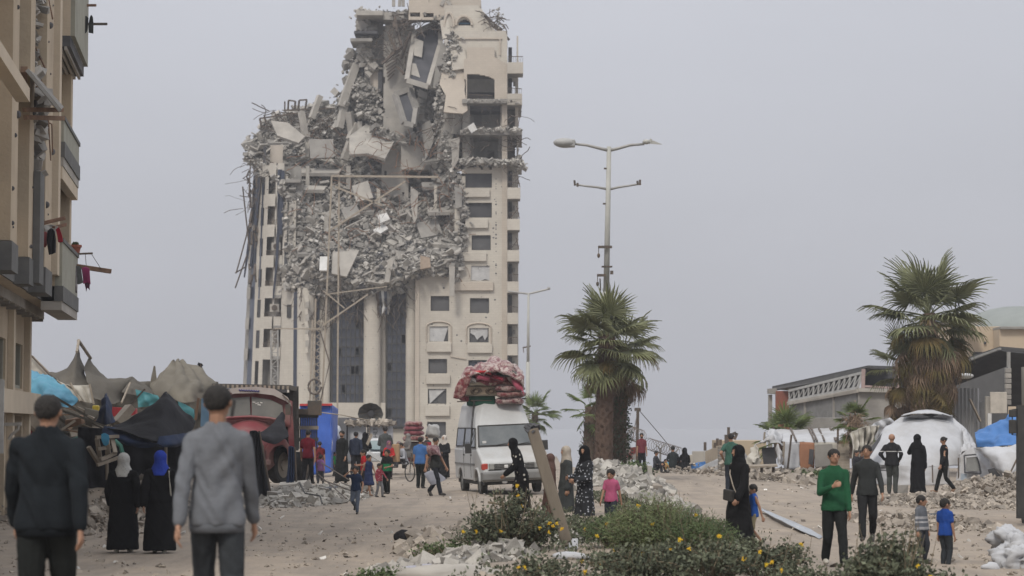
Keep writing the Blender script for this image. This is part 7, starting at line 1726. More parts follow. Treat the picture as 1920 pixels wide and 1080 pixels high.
tent('blue_sheet', 'pale blue sheet left of the sitting couple', 'tarpaulin', 106, [('sheet', bluet, [[(1230, 872), (1242, 868), (1256, 866)], [(1232, 876), (1244, 873), (1256, 872)], [(1234, 880), (1246, 880), (1258, 880)]], .1)])
slabthing('red_banner', 'faded red and white banner board behind the man in maroon', 'banner', [(1172, 840), (1192, 838), (1192, 862), (1172, 862)], 92, .06, add_pattern(mat('banner_red', (.3, .09, .08), .8), 'blotch', 3, (.5, .47, .43), .8))
slabthing('white_post', 'white kerb post standing on the median end', 'post', [(1214, 873), (1222, 873), (1224, 908), (1215, 908)], 78, .3, conc_l)
slabthing('kerb_slab', 'pale fallen kerb slab sloping into the median rubble', 'slab', [(1222, 905), (1218, 915), (1188, 940), (1184, 930)], 66, .22, conc_l)
box3('brick_stack', add_pattern(mat('tan_brick', (.30, .23, .17), .9), 'courses', 3, None, .03), 1166, 1214, 872, 884, 84, 1.2, None, 'tan rubble wall end on which the man in maroon stands', 'wall')
slabthing('brick_stack', 'tan broken wall piece above the pink boy', 'wall', [(1180, 884), (1214, 884), (1212, 905), (1184, 906)], 80, .8, rub_t)
# plastic strip across the road
tag(sheet('plastic_strip', [[P(1424, 951, 55.5), P(1426, 953, 55), P(1424, 956, 54)], [P(1480, 975, 48), P(1482, 980, 47.2), P(1478, 984, 46.2)], [P(1540, 1004, 43), P(1542, 1008, 42.4), P(1536, 1010, 41.8)]], mat('clear_plastic', (.34, .37, .40), .4, (.26, .28, .31), 3, spec=.5), 8, 5, .02, .01), 'long grey plastic strip lying across the right road', 'plastic sheet')
for o_ in [bpy.data.objects['plastic_strip']]: o_.location.z += .0
# white sacks at the right edge
g = random.Random(44)
for i, (px, py, w_, h_, lab) in enumerate(((1897, 1012, .5, .32, 'upper white sack at the right photo edge'), (1912, 1032, .6, .35, 'biggest white sack at the right photo edge'), (1908, 1052, .5, .3, 'lowest greyish sack at the right photo edge'))):
    Y = 34.5 - i * .6; c = P(px, py, Y); mb = MB(); w_ *= .7; h_ *= .75; mb.ell((0, 0, 0), (w_, .35, h_), 36, 24)
    mb.v = [tuple(Vector(v) * (1 + .5 * noise.noise(Vector(v) * 4 + Vector((i * 9, 0, 0))) - .5 * abs(noise.noise(Vector(v) * 8)) - .3 * abs(noise.noise(Vector(v) * 17)))) for v in mb.v]
    o = mb.build('plastic_sack', whitet, smooth=True); o.location = (c.x, c.y, max(c.z, gz(c.x, c.y) + h_ * .5)); tag(o, lab, 'sack', 'white sacks at the right edge')
tag(bundle('red-brown rag under the white sacks', 1884, 1026, 14, 10, 35, .3, cl('ragred', (.2, .09, .06)), 'rag', 'rag'), None)
# ------------------------------------------------------------------ people
skin_m = mat('skin_brown', (.33, .19, .125), .6, (.28, .155, .10), 6, spec=.3)
hair_m = mat('hair_black', (.012, .011, .010), .75, (.025, .022, .02), 30, bump=.5, bscale=60)
hairg_m = mat('hair_cropped', (.04, .03, .024), .8, (.07, .05, .04), 30, bump=.4, bscale=60)
lip_m = mat('lip', (.22, .09, .075), .6); eye_m = mat('eye_dark', (.015, .012, .012), .3); shoe_m = mat('shoe_dark', (.03, .028, .026), .7, (.06, .055, .05), 5)
fab = {}
def fm(name, col, pat=None):
    m = mat('fabric_' + name, col, .95, tuple(c * .72 for c in col), 4, bump=.3, bscale=18, spec=.12)
    if pat and name not in fab: add_pattern(m, *pat)
    fab[name] = 1; return m
_bake = []
def blob(name, mb, m, parent, vox, smooth_it=4, fold=0.0, seed=0):
    me = bpy.data.meshes.new(name); me.from_pydata(mb.v, [], mb.f); bm = bmesh.new(); bm.from_mesh(me); bmesh.ops.recalc_face_normals(bm, faces=bm.faces); bm.to_mesh(me); bm.free()
    me.materials.append(m); o = bpy.data.objects.new(name, me); C.objects.link(o); o.parent = parent
    r_ = o.modifiers.new('r', 'REMESH'); r_.mode = 'VOXEL'; r_.voxel_size = vox; r_.use_smooth_shade = True
    s_ = o.modifiers.new('s', 'SMOOTH'); s_.iterations = smooth_it; s_.factor = .5
    _bake.append((o, fold, seed)); return o
def ik(a, c, l1, l2, pole):
    """middle joint between a and c"""
    a, c = Vector(a), Vector(c); d = c - a; L_ = min(d.length, (l1 + l2) * .999); dn = d.normalized(); c2 = a + dn * L_
    x = (l1 * l1 - l2 * l2 + L_ * L_) / (2 * L_); h = math.sqrt(max(0, l1 * l1 - x * x)); p = Vector(pole); p = (p - dn * p.dot(dn)).normalized()
    return a + dn * x + p * h, c2
POSE = {   # hands: (side, forward, height) in body heights relative to the shoulder side; feet: (forward, lift)
    'stand': (((.16, .03, .46), (.16, .03, .46)), ((.02, 0), (-.02, 0))),
    'walk': (((.19, .12, .49), (.20, -.10, .48)), ((-.15, .04), (.14, 0))),
    'walk2': (((.165, -.10, .475), (.16, .11, .48)), ((.15, 0), (-.15, .045))),
    'hips': (((.15, .02, .57), (.15, .02, .57)), ((.01, 0), (-.01, 0))),
    'hold': (((.06, .17, .60), (.08, .17, .62)), ((.05, 0), (-.05, 0))),
    'chest': (((.13, .08, .46), (.02, .17, .68)), ((.12, 0), (-.12, .02))),
    'run': (((.2, .10, .50), (.17, -.02, .88)), ((.10, 0), (-.16, .12))),
    'reach': (((.12, .24, .52), (.15, .02, .47)), ((.08, 0), (-.08, 0))),
    'face': (((.05, .12, .84), (.14, .04, .46)), ((.02, 0), (-.02, 0))),
    'sit': (((.08, .18, .30), (.08, .18, .30)), ((.24, 0), (.22, 0))),
}
def person(label, px, py, H=1.72, face=0, top=(.1, .1, .1), bot=(.03, .03, .035), pose='stand', sleeves='long', legs='pants', head='hair', hcol=None, s=None, Y=None,
           lean=0.0, turn=0, w=1.0, beard=False, pat=None, shoes=None, group=None, tilt=0, z=None, bag=None, hairm=None, extra=None, kid=False, botpat=None):
    Y = Y or GY(py); p = P(px, py, Y); p.z = gz(p.x, Y) if z is None else z
    if z is None and py and abs(p.z - P(px, py, Y).z) < .5: p.z = P(px, py, Y).z
    t = thing('person', label, 'person', p, (0, 0, R(face)), group)
    near = F / Y
    vox = .0085 if near > 200 else (.011 if near > 90 else (.015 if near > 60 else .02))
    vb_ = .007 if near > 200 else (.010 if near > 90 else (.013 if near > 60 else .016))
    hk = 1.0 if not kid else 1.18   # children: larger heads
    sit = pose == 'sit'
    (la, ra), (lf, rf) = POSE[pose]
    hipz = .52 * H if not sit else .12 * H
    up = hipz - .52 * H
    ly = lambda z_: -lean * (z_ - hipz)        # forward lean (towards -Y)
    def S(x, y, z_): return Vector((x * H, y * H + ly(z_ * H + up), z_ * H + up))
    body = MB(); cloth = MB(); lower = MB()
    sw = .097 * (1.0 if not kid else .95) * w
    # torso
    prof = [(.50, .088, .062), (.56, .083, .06), (.62, .078, .056), (.70, .088, .062), (.77, .092, .052), (.81, .078, .04), (.84, .04, .032)]
    body.loft([(S(0, 0, a), b_ * H * w, c * H * (.9 + .1 * w)) for a, b_, c in prof], 16)
    headc = S(0, -.012, .93 if not kid else .925)
    if kid: headc.z -= .01 * H
    nb = S(0, -.008, .84); body.cap(nb, headc + Vector((0, .01 * H, -.04 * H)), .034 * H, .031 * H)
    hr = H * .058 * hk if not kid else H * .066 * hk
    hr = max(hr, .086 if not kid else .08)
    Rt = Matrix.Rotation(R(turn), 3, 'Z') @ Matrix.Rotation(R(tilt), 3, 'X')
    def hd(x, y, z_): return headc + Rt @ Vector((x * hr, y * hr, z_ * hr))
    body.ell(hd(0, .08, .12), (hr * .84, hr * 1.0, hr * .98), 16, 12, Rt); body.ell(hd(0, -.22, -.42), (hr * .62, hr * .66, hr * .72), 14, 10, Rt)
    body.cap(hd(0, -.88, .05), hd(0, -1.08, -.22), hr * .12, hr * .17, 6); body.ell(hd(0, -.78, -.62), (hr * .2, hr * .14, hr * .1), 8, 6, Rt)
    for s_ in (-1, 1): body.ell(hd(s_ * .86, .08, -.05), (hr * .12, hr * .2, hr * .3), 8, 6, Rt)
    # arms
    slv = MB()
    for s_, (hx, hy, hz) in ((1, la), (-1, ra)):
        sh = S(s_ * sw, .004, .787); hnd = S(s_ * (sw * .35 + hx * .62), -hy, hz)
        if sit: hnd = S(s_ * .1, -.2, .62)
        el, wr = ik(sh, hnd, .172 * H, .158 * H, (s_ * .55, 1.0, -.2) if hz < .58 else (s_ * .45, .15, -1))
        k = .92 if kid else 1.0
        body.cap(sh, el, .031 * H * k, .025 * H * k); body.cap(el, wr, .025 * H * k, .017 * H * k)
        fd = (wr - el).normalized(); nrm = Vector((s_, 0, 0)) - fd * fd.x * s_; nrm = nrm.normalized() if nrm.length > .1 else Vector((0, 0, 1)); sdv = fd.cross(nrm).normalized()
        hl = .105 * H
        pc = wr + fd * hl * .25
        body.cap(wr, wr + fd * hl * .42, .018 * H, .022 * H, 10, .55, nrm)
        fr_ = max(.0075, .0052 * H) * (1.0 if near > 200 else 1.15)
        for i, ln in enumerate((.40, .46, .43, .34)):
            o_ = (i - 1.5) * .0125 * H; b0 = wr + fd * hl * .42 + sdv * o_; b1 = b0 + (fd * .9 - nrm * .18 * 1 + sdv * (i - 1.5) * .07) * hl * ln * .55; b2 = b1 + (fd * .7 - nrm * .65) * hl * ln * .5
            body.cap(b0, b1, fr_, fr_ * .95, 6); body.cap(b1, b2, fr_ * .95, fr_ * .8, 6)
        th0 = wr + fd * hl * .12 - sdv * .014 * H; th1 = th0 + (fd * .6 - sdv * .7 - nrm * .2) * hl * .32; body.cap(th0, th1, fr_ * 1.3, fr_ * 1.1, 6); body.cap(th1, th1 + (fd * .95 - nrm * .3) * hl * .25, fr_ * 1.1, fr_ * .85, 6)
        if sleeves == 'long': slv.cap(sh, el, .037 * H * w, .032 * H * w); slv.cap(el, wr - fd * .012 * H, .032 * H * w, .024 * H * w)
        elif sleeves == 'wide': slv.cap(sh, el, .038 * H, .046 * H); slv.cap(el, wr - fd * .01 * H, .046 * H, .042 * H)
        elif sleeves == 'short': slv.cap(sh, sh.lerp(el, .62), .041 * H * w, .038 * H * w)
        else: slv.cap(sh, sh.lerp(el, .1), .03 * H, .03 * H)
    # legs
    rb = legs == 'robe' and not sit
    if rb: lf, rf = (lf[0] * .5, lf[1]), (rf[0] * .5, rf[1])
    feet = []; hip_w = .05
    for s_, (fy, lift) in ((1, lf), (-1, rf)):
        hp = S(s_ * hip_w, 0, .51); ft = Vector((s_ * .052 * H, -fy * H, .045 * H + lift * H))
        if sit: ft = Vector((s_ * .1 * H, -fy * H, .045 * H))
        kn, an = ik(hp, ft, (.234 if rb else .243) * H, (.232 if rb else .235) * H, (s_ * .08, -1, .15 if not sit else 1.5))
        body.cap(hp, kn, .048 * H, .034 * H); body.cap(kn, an, .033 * H, .02 * H)
        fwd = Vector((s_ * .12, -1, 0)).normalized()
        if lift > .03: fwd = Vector((0, -.5, -.85)).normalized()
        body.cap(an + Vector((0, .01 * H, -.012 * H)), an + fwd * .085 * H + Vector((0, 0, -.024 * H if lift <= .03 else 0)), .019 * H, .014 * H, 8)
        feet.append((kn, an, fwd, lift, hp))
        if legs == 'pants': lower.cap(hp + Vector((0, 0, .01)), kn, .060 * H * w, .044 * H * w, 12); lower.cap(kn, an + Vector((0, 0, .005)), .044 * H * w, .036 * H, 12)
        elif legs == 'shorts': lower.cap(hp, kn.lerp(hp, .08), .060 * H, .052 * H, 12)
    tl = .47 if legs in ('pants', 'shorts') else .5
    top_prof = [(tl, .112, .085), (tl + .03, .113, .086), (.58, .102, .078), (.64, .093, .068), (.71, .10, .073), (.76, .112, .072), (.795, .112, .064), (.818, .092, .056), (.838, .058, .05), (.856, .044, .044)]
    cloth.loft([(S(0, 0, a), b_ * H * w, c * H * (.85 + .15 * w)) for a, b_, c in top_prof], 20)
    cloth.add(slv.v, slv.f)
    if legs in ('pants', 'shorts'):
        lower.loft([(S(0, 0, a), b_ * H * w, c * H) for a, b_, c in ((.47, .088, .064), (.50, .088, .06), (.53, .07, .05))], 16)
    if legs in ('robe', 'dress'):
        hem = .035 if legs == 'robe' else .26
        cy = -(lf[0] + rf[0]) / 2 * H; span = abs(lf[0] - rf[0]) * H * .5
        if sit: secs = [(Vector((0, -.02 * H, .02 * H)), .17 * H, .16 * H), (Vector((0, -.06 * H, .12 * H)), .17 * H, .2 * H), (Vector((0, -.05 * H, .2 * H)), .13 * H, .16 * H), (S(0, 0, .62), .1 * H, .085 * H)]
        else: secs = [(Vector((0, cy + .01 * H, hem * H)), (.135 if legs == 'robe' else .13) * H, .105 * H + span * .55), (Vector((0, cy, (hem + .08) * H)), .13 * H, .1 * H + span * .5), (Vector((0, cy * .5 - .008 * H, .34 * H)), .118 * H, .1 * H + span * .25), (S(0, 0, .5), .108 * H, .083 * H), (S(0, 0, .6), .098 * H, .075 * H), (S(0, 0, .7), .1 * H, .073 * H)]
        cloth.loft([(c_, a * w, b_) for c_, a, b_ in secs], 24)
    if extra and extra.get('collar'): cloth.loft([(S(0, .004, .82), .06 * H, .055 * H), (S(0, .004, .872), .043 * H, .045 * H)], 16)
    sd_ = int(abs(px) * 7 + py) % 97
    tname = 'c%02x%02x%02x' % tuple(int(min(.99, c) * 255) for c in top)
    blob('body', body, skin_m, t, vb_, 2)
    co = blob('robe' if legs == 'robe' else ('dress' if legs == 'dress' else 'shirt'), cloth, fm(tname + (pat[0] + str(sd_) if pat else ''), top, pat), t, vox, 7 if near < 200 else 16, .012 * H if legs == 'robe' else (.009 if near < 200 else .017) * H, sd_)
    if near > 200:
        mb = MB(); mb.loft([(S(0, 0, a), b_ * H * w, b_ * .76 * H) for a, b_ in ((tl - .028, .098), (tl - .026, .104), (tl + .004, .108), (tl + .006, .1))], 28); mb.build('hem_band', fm('hem', tuple(c * .6 for c in top)) if top[0] < .05 else fm('hemgrey', tuple(c * .8 for c in top)), t, smooth=True)
    if legs in ('pants', 'shorts'):
        blob('trousers' if legs == 'pants' else 'shorts', lower, fm('c%02x%02x%02x' % tuple(int(min(.99, c) * 255) for c in bot) + ('p%d' % sd_ if botpat else ''), bot, botpat), t, vox, 3, .007 * H, sd_ + 5)
    sm = shoes or shoe_m
    for (kn, an, fwd, lift, hp) in feet:
        mb = MB(); a_ = an + Vector((0, .012 * H, -.02 * H)); b_ = an + fwd * .095 * H + Vector((0, 0, -.03 * H if lift <= .03 else 0)); mb.cap(a_, b_, .025 * H, .021 * H, 10); mb.ell(a_.lerp(b_, .5) + Vector((0, 0, -.006)), (.026 * H, .06 * H, .018 * H) if lift <= .03 else (.024 * H, .03 * H, .045 * H), 10, 6)
        mb.build('shoe', sm, t, smooth=True)
    # head dress
    hm = hairm or hair_m
    if head in ('hair', 'bald', 'long', 'bun', 'cap'):
        if head != 'bald' or True:
            mb = MB(); k = 1.0 if head != 'bald' else .97
            mb.ell(hd(0, .12, .26), (hr * .94 * k, hr * 1.0 * k, hr * .92 * k), 16, 12, Rt)
            mb.ell(hd(0, .42, .0), (hr * .8 * k, hr * .68 * k, hr * .66 * k), 16, 10, Rt)
            if head == 'long': mb.ell(hd(0, .6, -.5), (hr * .85, hr * .5, hr * 1.1), 14, 10); 
            if head == 'bun': mb.ell(hd(0, 1.1, .2), (hr * .4, hr * .4, hr * .4), 10, 8)
            blob('hair', mb, hm, t, max(.009, vb_), 1, .006, sd_ + 3)
        if beard:
            mb = MB(); mb.ell(hd(0, -.33, -.66), (hr * .6, hr * .58, hr * .42), 12, 8, Rt); mb.build('beard', hairg_m, t, smooth=True)
    else:
        c3 = hcol or top
        mb = MB(); mb.ell(hd(0, .22, .12), (hr * 1.12, hr * 1.12, hr * 1.2), 16, 12, Rt)
        for i in range(14):
            a, b_ = 2 * PI * i / 14, 2 * PI * (i + 1) / 14; r1 = (.78, .98)
            mb.cap(hd(r1[0] * math.cos(a), -.42 - .0 * math.sin(a), -.08 + r1[1] * math.sin(a)), hd(r1[0] * math.cos(b_), -.42, -.08 + r1[1] * math.sin(b_)), hr * .27, hr * .27, 6)
        mb.loft([(S(0, .006, .76), .082 * H, .078 * H), (S(0, .004, .80), .098 * H, .07 * H), (S(0, .004, .84), .082 * H, .066 * H), (headc + Vector((0, .012 * H, -.055 * H)), .062 * H, .062 * H), (headc + Vector((0, .012 * H, -.0)), .058 * H, .06 * H)], 16)
        hp_ = extra.get('hpat') if extra else None
        hn = 'h%02x%02x%02x' % tuple(int(min(.99, c) * 255) for c in c3)
        blob('headscarf', mb, fm(hn + (str(sd_) if hp_ else ''), c3, hp_), t, vox, 3, .008, sd_ + 9)
    # face
    fdir = abs(((face + turn + 180) % 360) - 180)
    if fdir < 125:
        for s_ in (-1, 1):
            mb = MB(); mb.ell(hd(s_ * .33, -.82, .06), (hr * .1, hr * .05, hr * .05), 8, 5, Rt); mb.build('eye', eye_m, t)
            mb = MB(); mb.cap(hd(s_ * .16, -.92, .22), hd(s_ * .5, -.78, .26), hr * .035, hr * .025, 5); mb.build('eyebrow', hair_m, t)
        mb = MB(); mb.cap(hd(-.2, -.79, -.5), hd(.2, -.79, -.5), hr * .06, hr * .06, 5); mb.build('mouth', lip_m, t)
    t['_H'] = H
    if bag == 'cross':
        mb = MB(); mb.tube([S(-.1, -.02, .82), S(-.03, -.085, .72), S(.05, -.1, .6), S(.09, -.09, .52)], .012, 5); mb.tube([S(-.1, .0, .82), S(-.02, .09, .7), S(.1, .06, .55)], .012, 5); g_ = mb.build('strap', peb, t)
        mb = MB(); mb.box(S(.03, -.135, .51), (.26, .09, .19), (0, .1, 0)); mb.build('handbag', black, t, bevel=.02)
    if bag == 'strap':
        mb = MB(); mb.tube([S(-.08, -.05, .83), S(-.09, .05, .8), S(-.105, .07, .66), S(-.11, .03, .55)], .012, 5); mb.build('bag_strap', creamt, t)
    return t, S, hd, hr
BK = (.011, .011, .012)
charcoal = (.014, .017, .02)
# -- near men
person('man seen from behind in a dark charcoal jacket, nearest at the left photo edge', 84, 1205, 1.78, 176, charcoal, (.018, .02, .019), 'walk', Y=15.9, z=.50, w=1.14, turn=-4, extra={'collar': 1})
person('man seen from behind in a grey sweatshirt and grey trousers, phone at his ear', 405, 1205, 1.86, 184, (.15, .158, .172), (.045, .05, .055), 'walk2', Y=16.0, z=.49, w=.98, turn=-16)
# -- robed women walking away
person('black-robed woman from behind in a pale grey headscarf, left of the blue scarf', 230, 1036, 1.62, 178, BK, pose='walk', w=1.24, sleeves='wide', legs='robe', head='scarf', hcol=(.42, .42, .40), extra={'hpat': ('spots', 30, (.25, .25, .24), .2)}, shoes=creamt)
person('black-robed woman from behind in a bright blue headscarf with a pale bag strap', 299, 1038, 1.66, 182, BK, pose='walk2', w=1.22, sleeves='wide', legs='robe', head='scarf', hcol=(.03, .06, .36), bag='strap', shoes=creamt)
# -- group by the lorry and in the middle
person('man from behind in a maroon shirt and black trousers beside the lorry wheel', 577, 908, 1.75, 172, (.13, .012, .022), (.018, .018, .02), 'walk', 'short', Y=73)
person('youth from behind in a patterned red shirt between the maroon shirt and the purple girl', 599, 902, 1.5, 180, (.16, .02, .025), (.04, .04, .045), 'stand', 'short', pat=('blotch', 9, (.05, .01, .012), .8))
person('small girl from behind in a purple shirt and grey leggings', 601, 911, 1.08, 170, (.27, .13, .30), (.07, .072, .08), 'walk', 'short', kid=True, head='bun')
person('small child in bright green half hidden beside the robed man', 626, 893, 1.0, 80, (.03, .28, .08), (.1, .1, .1), 'stand', 'short', kid=True)
person('tall bearded man in a long black robe facing left by the blue shelter', 641, 906, 1.92, -28, (.016, .017, .017), pose='walk', sleeves='long', legs='robe', beard=True, turn=10)
person('man from behind in a navy jacket with dark red sleeves behind the children', 667, 893, 1.85, 168, (.028, .035, .055), (.02, .02, .022), 'walk', w=1.12, pat=None)
person('black-veiled woman behind the navy jacket, holding a pale board', 684, 886, 1.72, 200, BK, Y=96, z=.1, pose='hold', sleeves='wide', legs='robe', head='scarf')
person('man in a grey shirt seen from behind under the white stall', 722, 890, 1.95, 178, (.075, .08, .08), (.03, .03, .03), 'hold', 'long', Y=92)
person('woman in red with a mauve scarf and crossed arms before the grey shirt', 729, 898, 1.5, 10, (.42, .03, .03), (.05, .04, .05), 'hold', 'long', head='scarf', hcol=(.2, .09, .13))
person('boy in black and green shirt standing with hands held before him', 726, 926, 1.36, -20, (.018, .02, .02), (.016, .016, .018), 'hold', 'short', kid=True, pat=('bands', 1, [(.70, .92, (.02, .16, .07))]))
person('toddler in a red checked top and grey trousers facing the boy in green', 711, 932, .98, 50, (.28, .05, .07), (.18, .18, .19), 'reach', 'long', kid=True, pat=('spots', 22, (.4, .25, .25), .25))
person('boy running towards the camera in a navy shirt and blue-grey jeans', 667, 963, 1.12, -8, (.02, .032, .07), (.10, .12, .16), 'run', 'short', kid=True, lean=.08)
person('girl in a sleeveless navy dress with bare legs behind the running boy', 691, 930, 1.22, 40, (.03, .042, .10), pose='walk', sleeves='none', legs='dress', kid=True, head='bun', shoes=wood)
person('boy in a bright red shirt looking left behind the navy dress', 682, 918, 1.3, -70, (.38, .02, .025), (.03, .03, .03), 'hold', 'short', kid=True)
person('seated man in a light grey shirt leaning forward by the plywood crate', 760, 873, 1.7, -70, (.32, .33, .36), (.05, .05, .055), 'sit', 'long', lean=.25, Y=92, z=.4)
person('seated figure in a grey hooded shawl above the light grey shirt', 765, 862, 1.7, -60, (.15, .145, .14), pose='sit', legs='robe', head='scarf', hcol=(.2, .19, .18), Y=94, z=.75)
person('second seated woman in dark cloth behind the grey shirt', 748, 866, 1.6, -30, (.05, .05, .055), pose='sit', legs='robe', head='scarf', hcol=(.24, .2, .2), Y=93, z=.5)
person('man from behind in a bright blue shirt and side-striped black trousers', 788, 916, 1.72, 165, (.06, .15, .36), (.018, .02, .02), 'stand', 'short', w=1.05)
person('bearded man in a dark jacket over red looking down past the blue shirt', 801, 886, 1.72, -40, (.04, .045, .045), (.03, .03, .03), 'hold', 'long', beard=True, tilt=12, pat=('bands', 1, [(1.18, 1.36, (.22, .02, .03))]))
person('man in a grey shirt with a red checked scarf on his shoulders striding right', 816, 929, 1.74, 60, (.035, .036, .033), (.022, .024, .03), 'walk', 'short', turn=-20, tilt=14)
person('woman in a black robe and cream scarf, hands folded, beside the van', 833, 898, 1.72, -30, (.018, .018, .022), pose='hold', sleeves='wide', legs='robe', head='scarf', hcol=(.50, .46, .42))
sheet_ = lambda lab, pts, m, Y: tag(sheet('cloth', pg(Y, pts), m, 4, 4, .05, .012), lab, 'cloth')
sheet_('red checked scarf over the striding man shoulders', [[(800, 836, 0), (812, 833, -.2), (824, 838, 0)], [(800, 846, -.25), (812, 842, -.35), (826, 852, -.2)], [(806, 856, -.2), (818, 852, -.3), (830, 860, -.1)]], patm('checked_scarf', (.3, .2, .2), (.12, .05, .06), (.1, .03, .04), 12), GY(929) - .05)
sheet_('pale patterned plastic bag hanging behind the striding man legs', [[(795, 888), (808, 882), (822, 886)], [(800, 898), (812, 902), (836, 898)], [(808, 910), (816, 908), (824, 904)]], cl('pale_blue_bag', (.3, .31, .36)), 68)
# -- women and boy behind the leaning post
person('stooping woman in a black robe with white embroidery before the van', 978, 962, 1.62, -80, BK, pose='reach', sleeves='wide', legs='robe', head='scarf', lean=.28, Y=49.5, w=1.15, pat=('spots', 9, (.42, .40, .36), .2), tilt=8)
person('woman in a beige headscarf and dark grey coat behind the leaning post', 1062, 985, 1.68, -75, (.05, .055, .055), pose='stand', sleeves='wide', legs='robe', head='scarf', hcol=(.36, .32, .27), Y=48.5, w=1.12, turn=15)
person('woman in a white-patterned black robe and black headscarf looking at us', 1097, 996, 1.72, -60, (.03, .032, .036), pose='hold', sleeves='wide', legs='robe', head='scarf', hcol=(.008, .008, .009), Y=46, turn=38, w=1.12, pat=('spots', 16, (.36, .38, .42), .26))
person('boy in a pink shirt and dark shorts walking by the rubble', 1146, 996, 1.22, -25, (.42, .10, .19), (.03, .035, .045), 'walk2', 'short', kid=True, Y=45, tilt=12, legs='shorts')
person('brown-clad figure half hidden behind the leaning post', 1032, 988, 1.6, -80, (.09, .05, .04), pose='stand', sleeves='wide', legs='robe', head='scarf', hcol=(.10, .06, .05), Y=50)
# -- the ridge
person('man in a maroon shirt standing on the tan wall end at the median', 1203, 884, 1.45, 15, (.17, .045, .055), (.02, .02, .022), 'stand', 'short', Y=86, beard=True, turn=-20)
person('dark hooded figure sitting near the kerb post on the ridge', 1230, 886, 1.6, 60, (.045, .045, .05), pose='sit', Y=100, turn=20)
person('man in a dark shirt sitting on the ridge, left of the veiled figure', 1262, 882, 1.85, 170, (.028, .034, .034), pose='sit', Y=103)
person('black-veiled figure sitting on the ridge beside the dark shirt', 1284, 883, 1.75, 200, BK, pose='sit', legs='robe', head='scarf', Y=103)
person('toddler in yellow sitting on the ridge left of the couple', 1248, 882, .8, 20, (.55, .35, .12), (.3, .2, .1), 'sit', 'short', kid=True, Y=100)
person('man from behind in a green shirt with hands on his hips', 1371, 925, 1.74, 176, (.045, .11, .085), (.03, .035, .045), 'hips', 'short', Y=66)
person('woman in a black robe with white piping and a shoulder bag', 1386, 1026, 1.74, -62, BK, pose='walk', sleeves='wide', legs='robe', head='scarf', Y=39, bag='cross', w=1.2)
person('small boy in a blue vest and pale shorts walking behind the piped robe', 1413, 1024, 1.06, -75, (.03, .11, .42), (.32, .28, .18), 'walk2', 'none', 'shorts', kid=True, Y=39.3, shoes=wood)
# -- right side walkers
person('young man in a dark green jumper walking with his fist at his chest', 1565, 1062, 1.72, 4, (.018, .085, .040), (.018, .02, .02), 'chest', turn=3, Y=33.4, shoes=creamt)
person('youth in a dark zip jumper walking beside the green jumper', 1627, 1014, 1.58, -8, (.035, .038, .038), (.022, .023, .024), 'walk', turn=-12, Y=37.6)
person('boy in a grey striped jumper, left of the boy in blue', 1728, 1054, 1.02, 42, (.13, .14, .16), (.035, .038, .045), 'stand', kid=True, turn=35, Y=35, pat=('bands', 1, [(.66, .70, (.34, .34, .35)), (.60, .625, (.34, .34, .35)), (.50, .54, (.3, .3, .31))]))
person('boy in a bright blue shirt standing with his back half turned', 1773, 1066, 1.05, 140, (.018, .06, .26), (.035, .04, .045), 'stand', 'short', kid=True, turn=-30, Y=34.4)
person('man in a black shirt with a white chest line before the domed tent', 1673, 926, 1.76, 160, (.022, .022, .024), (.06, .065, .06), 'hips', 'long', Y=67, head='bald', hairm=skin_m, w=1.08, pat=('bands', 1, [(1.235, 1.255, (.5, .5, .5))]))
person('woman in a long black robe and headscarf facing the domed tent', 1721, 928, 1.78, 170, BK, pose='face', sleeves='wide', legs='robe', head='scarf', Y=67)
person('slim girl in black with a ponytail looking down near the tent window', 1771, 924, 1.66, -80, (.015, .015, .017), (.016, .016, .018), 'walk', w=.85, head='bun', tilt=16, Y=67.5, shoes=wood)
person('dark child sitting against the folded canvas, lower of the two', 1606, 892, 1.5, 40, (.03, .03, .035), pose='sit', Y=80)
person('dark child sitting behind the other against the folded canvas', 1616, 884, 1.55, 20, (.035, .03, .035), pose='sit', Y=81, z=.3)
person('figure in a dark red shirt beyond the left junk pile', 62, 872, 1.7, 30, (.17, .02, .03), pose='stand', sleeves='short', Y=66, z=.7)
# phone held at the ear of the grey sweatshirt man
mb = MB(); mb.box(P(437, 765, 15.95), (.02, .05, .12), (0, .15, 0)); tag(mb.build('mobile_phone', black, bevel=.004), 'black phone held at the ear of the man in the grey sweatshirt', 'phone')
# bake the remeshed bodies in one pass
dg = bpy.context.evaluated_depsgraph_get()
done = []
for o, fold, seed in _bake: done.append(bpy.data.meshes.new_from_object(o.evaluated_get(dg)))
for (o, fold, seed), me in zip(_bake, done):
    if fold:
        n = len(me.vertices); co = np.empty(n * 3, 'f'); no = np.empty(n * 3, 'f'); me.vertices.foreach_get('co', co); me.vertices.foreach_get('normal', no)
        co = co.reshape(-1, 3); no = no.reshape(-1, 3); x, y, z = co[:, 0], co[:, 1], co[:, 2]
        a = np.arctan2(y, x)
        d = .75 * np.sin(a * 6 + 2.6 * np.sin(z * 5 + seed) + seed) * np.clip(1.3 - z / 1.3, .25, 1) + .45 * np.sin(z * 17 + 4 * np.sin(x * 8 + seed) + 3 * np.sin(y * 9 + z * 4)) * (.4 + .6 * np.sin(a * 2 + z * 3 + seed)) + .2 * np.sin(z * 31 - x * 34 + seed * 2 + 3 * np.sin(a * 3 + z * 9))
        if o.name.startswith('hair'): d = np.sin(x * 170 + seed) * np.sin(z * 150) * np.sin(y * 160)
        co += no * (d * fold * .55)[:, None]; me.vertices.foreach_set('co', co.ravel())
    me.name = o.name; o.modifiers.clear(); old = o.data; o.data = me; bpy.data.meshes.remove(old)
